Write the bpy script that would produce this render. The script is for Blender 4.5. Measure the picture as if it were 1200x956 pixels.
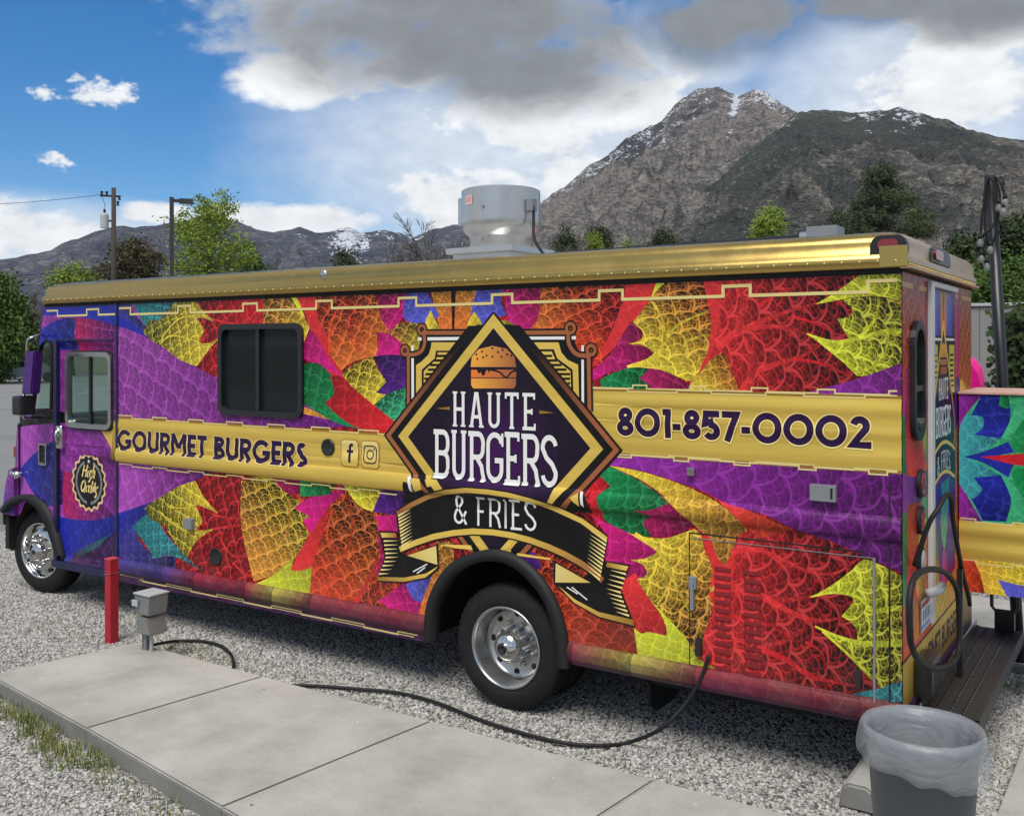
import bpy, bmesh, math, random
import numpy as np
from mathutils import Vector, Matrix, noise as mnoise
from mathutils.geometry import delaunay_2d_cdt

for o in list(bpy.data.objects):
    bpy.data.objects.remove(o, do_unlink=True)
scene = bpy.context.scene
COL = scene.collection
rnd = random.Random(7)
R = math.radians

# ------------------------------------------------------------------ camera
F, CX, V0 = 1155.0, 600.0, 405.0            # focal length and principal point in pixels of the 1200 px wide photo
TH, ROLL, CAMH = math.radians(33.4248), math.radians(0.1), 2.345
cT, sT = math.cos(TH), math.sin(TH)
CAM = Vector((1.09654, -5.22198, CAMH))
fwd, rgt, up = Vector((-sT, cT, 0)), Vector((cT, sT, 0)), Vector((0, 0, 1))
r2 = rgt * math.cos(ROLL) - up * math.sin(ROLL)
u2 = up * math.cos(ROLL) + rgt * math.sin(ROLL)
cd = bpy.data.cameras.new('camera'); cam = bpy.data.objects.new('camera', cd); COL.objects.link(cam)
M = Matrix((r2, u2, -fwd)).transposed().to_4x4(); M.translation = CAM
cam.matrix_world = M
cd.sensor_fit = 'HORIZONTAL'; cd.sensor_width = 36.0; cd.lens = F / 1200 * 36
cd.shift_y = -(478 - V0) / 1200.0
cd.clip_start = 0.05; cd.clip_end = 40000
scene.camera = cam

def ray(px, py):
    u, v = px - CX, py - V0
    cr, sr = math.cos(ROLL), math.sin(ROLL)
    u, v = u * cr - v * sr, u * sr + v * cr
    return Vector((u / F * cT - sT, u / F * sT + cT, -v / F))
def onY(px, py, Y=0.0):
    d = ray(px, py); k = (Y - CAM.y) / d.y; p = CAM + d * k; return (p.x, p.z)
def onX(px, py, X=0.0):
    d = ray(px, py); k = (X - CAM.x) / d.x; p = CAM + d * k; return (p.y, p.z)
def onZ(px, py, Z=0.0):
    d = ray(px, py); k = (Z - CAM.z) / d.z; p = CAM + d * k; return (p.x, p.y)
def at(px, dist, Z=0.0):                     # ground point in the direction of a pixel column at a distance in metres
    d = ray(px, V0); d.z = 0; d.normalize(); p = CAM + d * dist; return Vector((p.x, p.y, Z))
def zat(py, dist):                           # height of a picture row at a distance
    return CAMH + (V0 - py) / F * dist

# ------------------------------------------------------------------ light, sky
SUN_EL, SUN_AZ = R(58), R(163)               # azimuth measured from +Y clockwise
sd = bpy.data.lights.new('sun', 'SUN'); sun = bpy.data.objects.new('sun', sd); COL.objects.link(sun)
sdir = Vector((math.sin(SUN_AZ) * math.cos(SUN_EL), math.cos(SUN_AZ) * math.cos(SUN_EL), math.sin(SUN_EL)))
sun.rotation_euler = sdir.to_track_quat('Z', 'Y').to_euler()
sd.energy = 1.5; sd.angle = R(34); sd.color = (1.0, 0.955, 0.9)
sun.location = (0, 0, 30)
scene.view_settings.view_transform = 'Standard'; scene.view_settings.look = 'None'
scene.view_settings.exposure = 1.18; scene.view_settings.gamma = 1.0
scene.view_settings.use_curve_mapping = False
scene.render.engine = 'CYCLES'
scene.cycles.max_bounces = 6; scene.cycles.diffuse_bounces = 3; scene.cycles.glossy_bounces = 3; scene.cycles.transmission_bounces = 4; scene.cycles.transparent_max_bounces = 12

world = bpy.data.worlds.new('World'); scene.world = world; world.use_nodes = True
class NT:                                     # tiny helper to wire shader nodes
    def __init__(s, tree): s.t = tree; s.n = tree.nodes; s.l = tree.links
    def new(s, typ, **kw):
        n = s.n.new(typ)
        for k, v in kw.items(): setattr(n, k, v)
        return n
    def link(s, a, b): s.l.new(a, b)
    def put(s, sock, v):
        if hasattr(v, 'is_linked') or isinstance(v, bpy.types.NodeSocket): s.l.new(v, sock)
        else: sock.default_value = v
    def math(s, op, a, b=None, c=None, clamp=False):
        n = s.n.new('ShaderNodeMath'); n.operation = op; n.use_clamp = clamp
        s.put(n.inputs[0], a)
        if b is not None: s.put(n.inputs[1], b)
        if c is not None: s.put(n.inputs[2], c)
        return n.outputs[0]
    def vmath(s, op, a, b=None, out=0):
        n = s.n.new('ShaderNodeVectorMath'); n.operation = op
        s.put(n.inputs[0], a)
        if b is not None: s.put(n.inputs[1] if op != 'SCALE' else n.inputs['Scale'], b)
        return n.outputs[out]
    def mix(s, f, a, b, mode='MIX', clamp=False):
        n = s.n.new('ShaderNodeMix'); n.data_type = 'RGBA'; n.blend_type = mode; n.clamp_result = clamp
        s.put(n.inputs[0], f); s.put(n.inputs[6], a); s.put(n.inputs[7], b)
        return n.outputs[2]
    def step(s, x, a, b):                     # smooth 0..1 between a and b
        n = s.n.new('ShaderNodeMapRange'); n.interpolation_type = 'SMOOTHSTEP'
        s.put(n.inputs[0], x); n.inputs[1].default_value = a; n.inputs[2].default_value = b
        return n.outputs[0]
    def noise(s, vec, scale, detail=4, rough=0.5, dist=0.0, out=0):
        n = s.n.new('ShaderNodeTexNoise'); s.put(n.inputs['Vector'], vec)
        n.inputs['Scale'].default_value = scale; n.inputs['Detail'].default_value = detail
        n.inputs['Roughness'].default_value = rough; n.inputs['Distortion'].default_value = dist
        return n.outputs[out]
    def voro(s, vec, scale, feature='F1', out='Distance', rnd=1.0):
        n = s.n.new('ShaderNodeTexVoronoi'); n.feature = feature; s.put(n.inputs['Vector'], vec)
        n.inputs['Scale'].default_value = scale; n.inputs['Randomness'].default_value = rnd
        return n.outputs[out]
    def comb(s, x, y, z=0.0):
        n = s.n.new('ShaderNodeCombineXYZ'); s.put(n.inputs[0], x); s.put(n.inputs[1], y); s.put(n.inputs[2], z)
        return n.outputs[0]
    def sep(s, v):
        n = s.n.new('ShaderNodeSeparateXYZ'); s.put(n.inputs[0], v); return n.outputs
    def ramp(s, fac, stops):
        n = s.n.new('ShaderNodeValToRGB'); s.put(n.inputs[0], fac); e = n.color_ramp.elements
        while len(e) < len(stops): e.new(0.5)
        for i, (p, c) in enumerate(stops): e[i].position = p; e[i].color = (*c, 1)
        return n.outputs[0]

def lin(*c):                                  # sRGB 0..255 -> linear
    return tuple(((v / 255) / 12.92 if v / 255 <= 0.04045 else ((v / 255 + 0.055) / 1.055) ** 2.4) for v in c)

def build_world():
    t = world.node_tree; t.nodes.clear(); N = NT(t)
    out = N.new('ShaderNodeOutputWorld')
    sky = N.new('ShaderNodeTexSky', sky_type='NISHITA')
    sky.sun_disc = False; sky.sun_elevation = SUN_EL; sky.sun_rotation = SUN_AZ
    sky.altitude = 1300; sky.air_density = 1.0; sky.dust_density = 0.3; sky.ozone_density = 4.0
    d = N.new('ShaderNodeTexCoord').outputs['Generated']
    f_ = N.vmath('DOT_PRODUCT', d, tuple(fwd), out=1); r_ = N.vmath('DOT_PRODUCT', d, tuple(rgt), out=1)
    az = N.math('ARCTAN2', r_, f_); el = N.math('ARCSINE', N.sep(d)[2])
    p = N.comb(az, el, 0.0)                                     # compass bearing and height of a sky direction, radians
    ps = N.vmath('MULTIPLY', p, (5.7, 9.5, 1.0))
    n1 = N.noise(ps, 1.5, 5, 0.58, 0.3); n2 = N.noise(N.vmath('ADD', ps, (7.3, 2.1, 0)), 4.2, 4, 0.62)
    n3 = N.noise(N.vmath('ADD', ps, (1.3, 9.1, 3)), 0.8, 1, 0.5)
    wob = N.math('ADD', N.math('MULTIPLY', n1, 2.6), N.math('MULTIPLY_ADD', n2, 1.3, -1.95))
    def ells(lst):
        """how far inside the nearest of a set of cloud masses (1 at a centre, 0 at the rim)"""
        r = None
        for px, py, wx, wy in lst:
            u, v = px - CX, V0 - py
            a0 = math.atan2(u, F); e0 = math.atan2(v, math.hypot(F, u)); sx, sy = F / wx, F / wy
            n = N.new('ShaderNodeVectorMath', operation='MULTIPLY_ADD'); N.link(p, n.inputs[0]); n.inputs[1].default_value = (sx, sy, 0); n.inputs[2].default_value = (-a0 * sx, -e0 * sy, 0)
            q = N.vmath('DOT_PRODUCT', n.outputs[0], n.outputs[0], out=1)
            r = q if r is None else N.math('MINIMUM', r, q)
        return N.math('SUBTRACT', 1.0, N.math('MINIMUM', r, 3.0))
    outside = N.math('MAXIMUM', N.step(N.math('ABSOLUTE', az), 0.47, 0.7), N.step(el, 0.36, 0.55))
    away = N.math('MULTIPLY_ADD', outside, 6.0, -6.0)           # broken cloud goes on round the rest of the sky
    dens = N.math('MAXIMUM', ells(CLOUDS), N.math('MULTIPLY_ADD', n3, 5.0, N.math('ADD', away, -2.0)))
    n4 = N.noise(ps, 9.0, 4, 0.65)
    puff = N.math('ADD', N.math('MULTIPLY', ells(PUFFS), 0.8), N.math('MULTIPLY_ADD', n4, 3.6, -2.05))
    dens = N.math('MAXIMUM', N.math('ADD', dens, wob), N.math('MINIMUM', puff, N.math('MULTIPLY_ADD', ells(PUFFS), 3.0, 2.0)))
    mask = N.step(dens, -0.15, 0.75)
    veil = N.step(N.math('ADD', ells(VEIL), N.math('MULTIPLY', wob, .25)), -0.6, 1.2)
    mask = N.math('MAXIMUM', mask, N.math('MULTIPLY', veil, 0.78))
    grey = N.math('MAXIMUM', ells(GREY), N.math('MULTIPLY_ADD', n3, 3.0, N.math('ADD', away, -1.5)))
    grey = N.step(N.math('MULTIPLY_ADD', wob, 0.75, grey), -0.55, 0.9)
    lit = N.mix(grey, (0.42, 0.43, 0.438, 1), (0.115, 0.124, 0.134, 1))
    lit = N.vmath('SCALE', lit, N.math('MULTIPLY_ADD', n2, 0.55, 0.72))
    hs = N.new('ShaderNodeHueSaturation'); N.link(sky.outputs[0], hs.inputs['Color']); hs.inputs['Saturation'].default_value = 1.36
    bg1 = N.new('ShaderNodeBackground'); N.link(hs.outputs[0], bg1.inputs[0]); bg1.inputs[1].default_value = 0.055
    bg2 = N.new('ShaderNodeBackground'); N.link(lit, bg2.inputs[0]); bg2.inputs[1].default_value = 1.0
    ms = N.new('ShaderNodeMixShader'); N.link(mask, ms.inputs[0]); N.link(bg1.outputs[0], ms.inputs[1]); N.link(bg2.outputs[0], ms.inputs[2])
    N.link(ms.outputs[0], out.inputs[0])
CLOUDS = [(500, 20, 275, 105), (335, 90, 75, 36), (650, 110, 190, 90), (560, 235, 120, 50), (690, 225, 110, 60), (20, 272, 125, 40), (350, 258, 125, 24), (180, 248, 45, 14),
          (1120, 95, 150, 70), (1220, 10, 170, 90), (850, 25, 95, 40), (1040, -5, 85, 28), (530, 262, 60, 26)]
PUFFS = [(112, 107, 34, 20), (138, 108, 32, 14), (52, 109, 18, 9), (66, 187, 22, 11)]
VEIL = [(640, 180, 330, 150), (1080, 110, 220, 140), (40, 285, 240, 50), (800, 60, 130, 60)]
GREY = [(520, 30, 270, 75), (620, 80, 150, 55), (850, 25, 125, 52), (1040, -5, 110, 34), (1200, -5, 130, 45)]
build_world()

# ------------------------------------------------------------------ helpers
def tag(o, label=None, cat=None, group=None, kind=None):
    if label: o['label'] = label
    if cat: o['category'] = cat
    if group: o['group'] = group
    if kind: o['kind'] = kind
    return o
def empty(name, loc=(0, 0, 0), label=None, cat=None, group=None):
    o = bpy.data.objects.new(name, None); COL.objects.link(o); o.location = loc; o.empty_display_size = 0.2
    return tag(o, label, cat, group)
def adopt(o, parent):
    o.parent = parent
    # everything is modelled in world coordinates; only top-level empties carry a location
    o.matrix_parent_inverse = Matrix.Translation(-parent.location) if parent.parent is None else Matrix.Identity(4)
def mobj(name, me, mat, parent=None, smooth=False):
    o = bpy.data.objects.new(name, me); COL.objects.link(o)
    if mat is not None:
        for m in (mat if isinstance(mat, (list, tuple)) else [mat]): me.materials.append(m)
    if smooth: me.polygons.foreach_set('use_smooth', [True] * len(me.polygons))
    if parent is not None: adopt(o, parent)
    return o
def obj(name, bm, mat, parent=None, smooth=False, fix=True):
    if fix: bmesh.ops.recalc_face_normals(bm, faces=bm.faces)
    me = bpy.data.meshes.new(name); bm.to_mesh(me); bm.free()
    return mobj(name, me, mat, parent, smooth)
def pyobj(name, v, f, mat, parent=None, smooth=False):
    me = bpy.data.meshes.new(name); me.from_pydata(v, [], f); me.update()
    return mobj(name, me, mat, parent, smooth)
def NB(): return bmesh.new()
def box(bm, x0, x1, y0, y1, z0, z1, bev=0.0, seg=2):
    g = bmesh.ops.create_cube(bm, size=1.0)['verts']
    bmesh.ops.scale(bm, vec=(abs(x1 - x0), abs(y1 - y0), abs(z1 - z0)), verts=g)
    bmesh.ops.translate(bm, vec=((x0 + x1) / 2, (y0 + y1) / 2, (z0 + z1) / 2), verts=g)
    if bev:
        es = list({e for v in g for e in v.link_edges})
        bmesh.ops.bevel(bm, geom=es, offset=bev, segments=seg, affect='EDGES', profile=0.7)
    return bm
def smoothpath(pts, n=6):
    P = [Vector(p) for p in pts]; out = []
    for i in range(len(P) - 1):
        a, b, c, d = P[max(i - 1, 0)], P[i], P[i + 1], P[min(i + 2, len(P) - 1)]
        for k in range(n):
            t = k / n
            out.append(0.5 * ((2 * b) + (c - a) * t + (2 * a - 5 * b + 4 * c - d) * t * t + (3 * b - a - 3 * c + d) * t ** 3))
    out.append(P[-1]); return out
def tube(bm, pts, r, seg=8, cap=True, closed=False):
    P = [Vector(p) for p in pts]; n = len(P)
    rad = r if isinstance(r, (list, tuple)) else [r] * n
    rings = []; ref = None
    for i in range(n):
        if closed: t = P[(i + 1) % n] - P[i - 1]
        else: t = P[min(i + 1, n - 1)] - P[max(i - 1, 0)]
        if t.length < 1e-9: t = Vector((0, 0, 1))
        t.normalize()
        if ref is None:
            ref = Vector((0, 0, 1)) if abs(t.z) < 0.9 else Vector((1, 0, 0))
        a = ref - t * ref.dot(t)
        if a.length < 1e-6: a = t.orthogonal()
        a.normalize(); b = t.cross(a); ref = a
        rings.append([bm.verts.new(P[i] + (a * math.cos(2 * math.pi * k / seg) + b * math.sin(2 * math.pi * k / seg)) * rad[i]) for k in range(seg)])
    for i in range(n if closed else n - 1):
        A, B = rings[i], rings[(i + 1) % n]
        for k in range(seg): bm.faces.new((A[k], A[(k + 1) % seg], B[(k + 1) % seg], B[k]))
    if cap and not closed:
        bm.faces.new(rings[0][::-1]); bm.faces.new(rings[-1])
    return bm
def lathe(bm, prof, seg=48, axis='Y', loc=(0, 0, 0), a0=0.0, a1=2 * math.pi, wob=None):
    """prof: (radius, along) pairs turned about an axis"""
    full = abs(a1 - a0 - 2 * math.pi) < 1e-6; n = seg if full else seg + 1
    rings = []
    for r, h in prof:
        ring = []
        for k in range(n):
            a = a0 + (a1 - a0) * k / seg
            c, s = math.cos(a), math.sin(a)
            rr = r + (wob(a, r, h) if wob else 0)
            p = {'Y': (rr * c, h, rr * s), 'Z': (rr * c, rr * s, h), 'X': (h, rr * c, rr * s)}[axis]
            ring.append(bm.verts.new((p[0] + loc[0], p[1] + loc[1], p[2] + loc[2])))
        rings.append(ring)
    for A, B in zip(rings, rings[1:]):
        for k in range(n if full else n - 1):
            bm.faces.new((A[k], A[(k + 1) % n], B[(k + 1) % n], B[k]))
    return rings
def prism(bm, loop, h0, h1, plane='XZ'):
    """flat outline (2D loop) made solid between h0 and h1 along the plane's normal"""
    def P(a, b, h): return {'XZ': (a, h, b), 'YZ': (h, a, b), 'XY': (a, b, h)}[plane]
    A = [bm.verts.new(P(a, b, h0)) for a, b in loop]; B = [bm.verts.new(P(a, b, h1)) for a, b in loop]
    n = len(loop)
    bm.faces.new(A); bm.faces.new(B[::-1])
    for i in range(n): bm.faces.new((A[i], B[i], B[(i + 1) % n], A[(i + 1) % n]))
    return bm
def rrect(x0, x1, z0, z1, r, n=5):
    out = []
    for cx, cz, a in ((x1 - r, z0 + r, -90), (x1 - r, z1 - r, 0), (x0 + r, z1 - r, 90), (x0 + r, z0 + r, 180)):
        for k in range(n + 1):
            t = R(a + 90 * k / n); out.append((cx + r * math.cos(t), cz + r * math.sin(t)))
    return out
def ring_prism(bm, outer, inner, h0, h1, plane='XZ'):
    def P(a, b, h): return {'XZ': (a, h, b), 'YZ': (h, a, b), 'XY': (a, b, h)}[plane]
    n = len(outer)
    V = [[bm.verts.new(P(a, b, h)) for a, b in lp] for lp, h in ((outer, h0), (inner, h0), (outer, h1), (inner, h1))]
    for i in range(n):
        j = (i + 1) % n
        bm.faces.new((V[0][i], V[0][j], V[1][j], V[1][i])); bm.faces.new((V[2][i], V[3][i], V[3][j], V[2][j]))
        bm.faces.new((V[0][i], V[2][i], V[2][j], V[0][j])); bm.faces.new((V[1][i], V[1][j], V[3][j], V[3][i]))
    return bm

# ------------------------------------------------------------------ materials
def mat(name, col=(0.5, 0.5, 0.5), rough=0.5, metal=0.0, spec=0.5, var=0.0, scale=8.0, bump=0.0, bscale=60.0, trans=0.0, coat=0.0, alpha=1.0, dirt=0.0):
    m = bpy.data.materials.new(name); m.use_nodes = True; N = NT(m.node_tree)
    b = N.n['Principled BSDF']
    b.inputs['Roughness'].default_value = rough; b.inputs['Metallic'].default_value = metal
    b.inputs['Specular IOR Level'].default_value = spec; b.inputs['Coat Weight'].default_value = coat
    b.inputs['Coat Roughness'].default_value = 0.08
    b.inputs['Transmission Weight'].default_value = trans; b.inputs['Alpha'].default_value = alpha
    tc = N.new('ShaderNodeTexCoord').outputs['Object']
    c4 = (*col, 1)
    if var > 0:
        n = N.noise(tc, scale, 5, 0.6)
        k = N.math('ADD', 1 - var, N.math('MULTIPLY', n, 2 * var))
        c = N.vmath('SCALE', c4[:3], k)
        if dirt > 0:
            g = N.step(N.noise(tc, scale * 2.7, 6, 0.65), 0.5, 0.75)
            c = N.mix(N.math('MULTIPLY', g, dirt), c, (0.16, 0.13, 0.10, 1))
        N.link(c, b.inputs['Base Color'])
        N.link(N.math('ADD', rough - 0.08, N.math('MULTIPLY', N.noise(tc, scale * 2, 4), 0.16)), b.inputs['Roughness'])
    else:
        b.inputs['Base Color'].default_value = c4
    if bump > 0:
        bn = N.new('ShaderNodeBump'); bn.inputs['Strength'].default_value = bump; bn.inputs['Distance'].default_value = 0.01
        N.link(N.noise(tc, bscale, 4, 0.6), bn.inputs['Height']); N.link(bn.outputs[0], b.inputs['Normal'])
    return m
MT = {}
MT['black'] = mat('black_rubber', (0.013, 0.013, 0.014), 0.6, spec=0.35, var=0.25, scale=12, bump=0.15)
MT['tyre'] = mat('tyre_rubber', (0.011, 0.011, 0.012), 0.7, spec=0.3, var=0.35, scale=9, bump=0.2, bscale=90, dirt=0.08)
MT['blackpaint'] = mat('black_paint', (0.015, 0.015, 0.017), 0.35, var=0.2, scale=10)
MT['dark'] = mat('underbody_dark', (0.012, 0.012, 0.012), 0.85, var=0.3)
MT['chrome'] = mat('polished_metal', (0.62, 0.61, 0.59), 0.14, 1.0, var=0.12, scale=14)
MT['alu'] = mat('brushed_aluminium', (0.5, 0.5, 0.49), 0.3, 1.0, var=0.16, scale=10, bump=0.05, bscale=180)
MT['galv'] = mat('spun_aluminium', (0.56, 0.555, 0.54), 0.3, 0.8, var=0.14, scale=7, bump=0.04, bscale=40)
MT['grey'] = mat('grey_plastic', (0.20, 0.215, 0.225), 0.45, var=0.12)
MT['greylight'] = mat('light_grey_metal', (0.42, 0.43, 0.43), 0.45, var=0.12)
MT['goldcap'] = mat('gold_chrome_vinyl', (0.52, 0.36, 0.11), 0.25, 0.95, var=0.12, scale=3.5, bump=0.05, bscale=5)
MT['goldtan'] = mat('gold_rear_vinyl', (0.50, 0.34, 0.17), 0.3, 0.7, var=0.12, scale=4, bump=0.05, bscale=9)
MT['gold'] = mat('gold_trim', (0.62, 0.46, 0.16), 0.3, 0.75, var=0.08)
MT['redlens'] = mat('red_lamp_lens', (0.22, 0.008, 0.014), 0.15, coat=0.5, var=0.1)
MT['amber'] = mat('amber_lamp_lens', (0.20, 0.025, 0.01), 0.2, coat=0.5)
MT['purple'] = mat('purple_vinyl', (0.045, 0.012, 0.07), 0.3, var=0.2)
MT['navy'] = mat('navy_trim', (0.012, 0.014, 0.06), 0.35, var=0.2)
MT['white'] = mat('white_trim', (0.62, 0.62, 0.60), 0.4, var=0.08)
MT['darkglass'] = mat('dark_window_glass', (0.006, 0.008, 0.009), 0.05, spec=0.28)
MT['interior'] = mat('dark_interior', (0.02, 0.02, 0.02), 0.8)
# ------------------------------------------------------------------ printed vinyl wrap
def fish_group():
    """one generation of leaf scales; Local gives fan coordinates inside each scale, so the next generation can grow in it"""
    g = bpy.data.node_groups.new('scale_veins', 'ShaderNodeTree')
    g.interface.new_socket('Vector', in_out='INPUT', socket_type='NodeSocketVector')
    g.interface.new_socket('Width', in_out='INPUT', socket_type='NodeSocketFloat')
    g.interface.new_socket('Line', in_out='OUTPUT', socket_type='NodeSocketFloat')
    g.interface.new_socket('Depth', in_out='OUTPUT', socket_type='NodeSocketFloat')
    g.interface.new_socket('Local', in_out='OUTPUT', socket_type='NodeSocketVector')
    N = NT(g); gi = N.new('NodeGroupInput'); go = N.new('NodeGroupOutput')
    s = N.sep(gi.outputs[0]); u, v = s[0], s[1]
    row = N.math('FLOOR', v); fv = N.math('SUBTRACT', v, row)
    par = N.math('FLOORED_MODULO', row, 2.0)
    du = N.math('SUBTRACT', N.math('FLOORED_MODULO', N.math('ADD', u, par), 2.0), 1.0)
    d = N.math('SQRT', N.math('MULTIPLY_ADD', du, du, N.math('MULTIPLY', fv, fv)))
    outm = N.math('GREATER_THAN', d, 1.0)
    lx = N.math('SUBTRACT', du, N.math('MULTIPLY', outm, N.math('SIGN', du)))
    ly1 = N.math('SUBTRACT', N.math('ADD', fv, 1.0), outm)                     # height above the scale's foot, 0..2
    rad = N.math('SQRT', N.math('MULTIPLY_ADD', lx, lx, N.math('MULTIPLY', ly1, ly1)))
    phi = N.math('ARCTAN2', lx, ly1)
    ln = N.math('ABSOLUTE', N.math('SUBTRACT', d, 1.0))
    wd = N.math('MULTIPLY', gi.outputs[1], N.math('MULTIPLY_ADD', fv, -0.75, 1.35))   # the vein thins towards its tip
    m = N.new('ShaderNodeMapRange'); m.interpolation_type = 'SMOOTHSTEP'; N.link(N.math('DIVIDE', ln, wd), m.inputs[0])
    m.inputs[1].default_value = 0.25; m.inputs[2].default_value = 1.0; m.inputs[3].default_value = 1; m.inputs[4].default_value = 0
    N.link(m.outputs[0], go.inputs[0]); N.link(N.math('MULTIPLY', rad, 0.5), go.inputs[1])
    N.link(N.comb(phi, rad, 0.0), go.inputs[2])
    return g
FISH = fish_group()
def wrap_material():
    m = bpy.data.materials.new('printed_vinyl_wrap'); m.use_nodes = True; N = NT(m.node_tree); b = N.n['Principled BSDF']
    def attr(n): a = N.new('ShaderNodeAttribute'); a.attribute_name = n; return a
    col = attr('Col').outputs['Color']; prm = N.sep(attr('Prm').outputs['Vector']); flow = attr('Flow').outputs['Vector']
    vein, metal, glow = prm[0], prm[1], prm[2]
    warp = N.noise(flow, 0.75, 1, 0.5, out=1)
    fl = N.vmath('ADD', flow, N.vmath('SCALE', N.vmath('SUBTRACT', warp, (0.5, 0.5, 0.5)), 0.55))
    res = []; v = N.vmath('MULTIPLY', fl, (1.0, 1.15, 0.0))
    for lev, w in enumerate((0.115, 0.15, 0.2)):
        g = N.new('ShaderNodeGroup'); g.node_tree = FISH; N.link(v, g.inputs[0]); g.inputs[1].default_value = w; res.append(g.outputs)
        bend = N.math('MULTIPLY', N.sep(g.outputs[2])[1], (0.55, -0.5, 0)[lev])                 # curl of the next generation
        v = N.vmath('ADD', N.vmath('MULTIPLY', g.outputs[2], ((2.7, 2.3, 0), (2.5, 2.0, 0), (1, 1, 0))[lev]), N.comb(bend, (0.35, 0.2, 0)[lev], 0.0))
    l = N.math('MAXIMUM', res[0][0], N.math('MAXIMUM', N.math('MULTIPLY', res[1][0], 0.78), N.math('MULTIPLY', res[2][0], 0.42)))
    lo1 = N.math('SUBTRACT', 1.0, N.math('MINIMUM', res[0][1], 1.0)); lo2 = N.math('SUBTRACT', 1.0, N.math('MINIMUM', res[1][1], 1.0))
    floor_ = N.math('MULTIPLY_ADD', N.math('MULTIPLY', N.math('POWER', lo1, 1.1), N.math('MULTIPLY_ADD', lo2, 0.9, 0.2)), 0.42, 0.006)   # solid colour at a scale's foot, black under its rim
    val = N.math('ADD', floor_, N.math('MULTIPLY', l, N.math('SUBTRACT', 1.0, floor_)))
    val = N.math('ADD', N.math('MULTIPLY', val, vein), N.math('SUBTRACT', 1.0, vein))
    c = N.vmath('SCALE', col, val)
    c = N.mix(N.math('MULTIPLY', N.math('MULTIPLY', res[0][0], vein), 0.03), c, (0.75, 0.7, 0.6, 1))
    pos = N.new('ShaderNodeNewGeometry').outputs['Position']
    # gold foil print: soft brushed variation
    gv = N.noise(N.vmath('MULTIPLY', pos, (0.6, 0.6, 9.0)), 2.0, 3, 0.5)
    c = N.vmath('SCALE', c, N.math('ADD', 1.0, N.math('MULTIPLY', N.math('MULTIPLY', N.math('SUBTRACT', gv, 0.5), metal), 0.5)))
    # road film, heavier towards the sill
    gz = N.step(N.math('ADD', N.sep(pos)[2], N.math('MULTIPLY', N.noise(pos, 2.2, 2, 0.6), 0.8)), 1.35, 0.65)
    film = N.math('MULTIPLY', N.math('ADD', 0.02, N.math('MULTIPLY', gz, 0.16)), N.step(N.noise(pos, 6.0, 3, 0.65), 0.35, 0.75))
    c = N.mix(film, c, (0.20, 0.17, 0.14, 1))
    N.link(c, b.inputs['Base Color']); N.link(N.math('MULTIPLY', metal, 0.5), b.inputs['Metallic'])
    N.link(N.math('ADD', 0.30, N.math('ADD', N.math('MULTIPLY', gv, 0.12), N.math('MULTIPLY', film, 1.2))), b.inputs['Roughness'])
    b.inputs['Specular IOR Level'].default_value = 0.3
    bn = N.new('ShaderNodeBump'); bn.inputs['Strength'].default_value = 0.06; bn.inputs['Distance'].default_value = 0.02
    N.link(N.noise(pos, 2.6, 2, 0.5), bn.inputs['Height']); N.link(bn.outputs[0], b.inputs['Normal'])
    return m
MT['wrap'] = wrap_material()

C = dict(red=(214, 32, 42), red2=(226, 52, 54), dred=(165, 26, 36), ored=(228, 76, 42), orange=(234, 124, 50), lor=(242, 168, 66), yellow=(244, 216, 66), ygreen=(222, 226, 58),
         dyel=(196, 188, 58), mag=(220, 26, 130), dmag=(184, 26, 98), purple=(150, 44, 160), lpur=(180, 80, 188), pur2=(132, 32, 146), violet=(86, 28, 132), green=(18, 142, 78), mint=(66, 186, 128),
         cyan=(70, 178, 186), teal=(30, 120, 124), blue=(34, 44, 168), indigo=(62, 58, 150), peri=(94, 96, 206), gold=(232, 196, 92), lgold=(244, 220, 140), dgold=(150, 112, 40), copper=(158, 92, 56), dcop=(92, 56, 38),
         ink=(24, 12, 32), inkp=(60, 14, 78), black=(14, 12, 14), white=(232, 230, 226), brown=(150, 50, 34), skirt=(62, 22, 70), text=(40, 14, 58), key=(220, 200, 130))
C = {k: lin(*v) for k, v in C.items()}

def catmull(pts, n=4):
    """closed loop; a point given as (x, y, 1) is a sharp corner"""
    L = len(pts); out = []
    for i in range(L):
        b, c = pts[i], pts[(i + 1) % L]; a, d = pts[i - 1], pts[(i + 2) % L]
        if len(b) > 2: a = b
        if len(c) > 2: d = c
        for k in range(n):
            t = k / n
            out.append(tuple(0.5 * ((2 * b[j]) + (c[j] - a[j]) * t + (2 * a[j] - 5 * b[j] + 4 * c[j] - d[j]) * t * t + (3 * b[j] - a[j] - 3 * c[j] + d[j]) * t ** 3) for j in (0, 1)))
    return out
VIEWS = dict(U1=(680, 320, 5.975), U2=(860, 320, 5.975), L1=(680, 530, 5.975), L2=(870, 540, 5.975), L3=(680, 670, 5.975), L4=(870, 690, 5.975),
             A1=(130, 340, 5.975), A2=(320, 330, 5.03), A3=(500, 320, 5.975), A4=(130, 535, 5.975), A5=(310, 555, 4.78), A6=(0, 370, 6.37),
             D1=(0, 320, 3.983), D2=(0, 500, 7.967), D3=(0, 590, 7.967), T1=(30, 310, 6.0), E1=(440, 350, 3.75), E2=(420, 560, 3.3333), PX=(0, 0, 1.0), G3=(230, 340, 3.984), S1=(380, 470, 10.62), K1=(690, 300, 3.158))
def V(view, pts, proj=None):
    x0, y0, s = VIEWS[view]; pr = proj or onY
    return [pr(x0 + p[0] / s, y0 + p[1] / s) + tuple(p[2:]) for p in pts]
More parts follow.
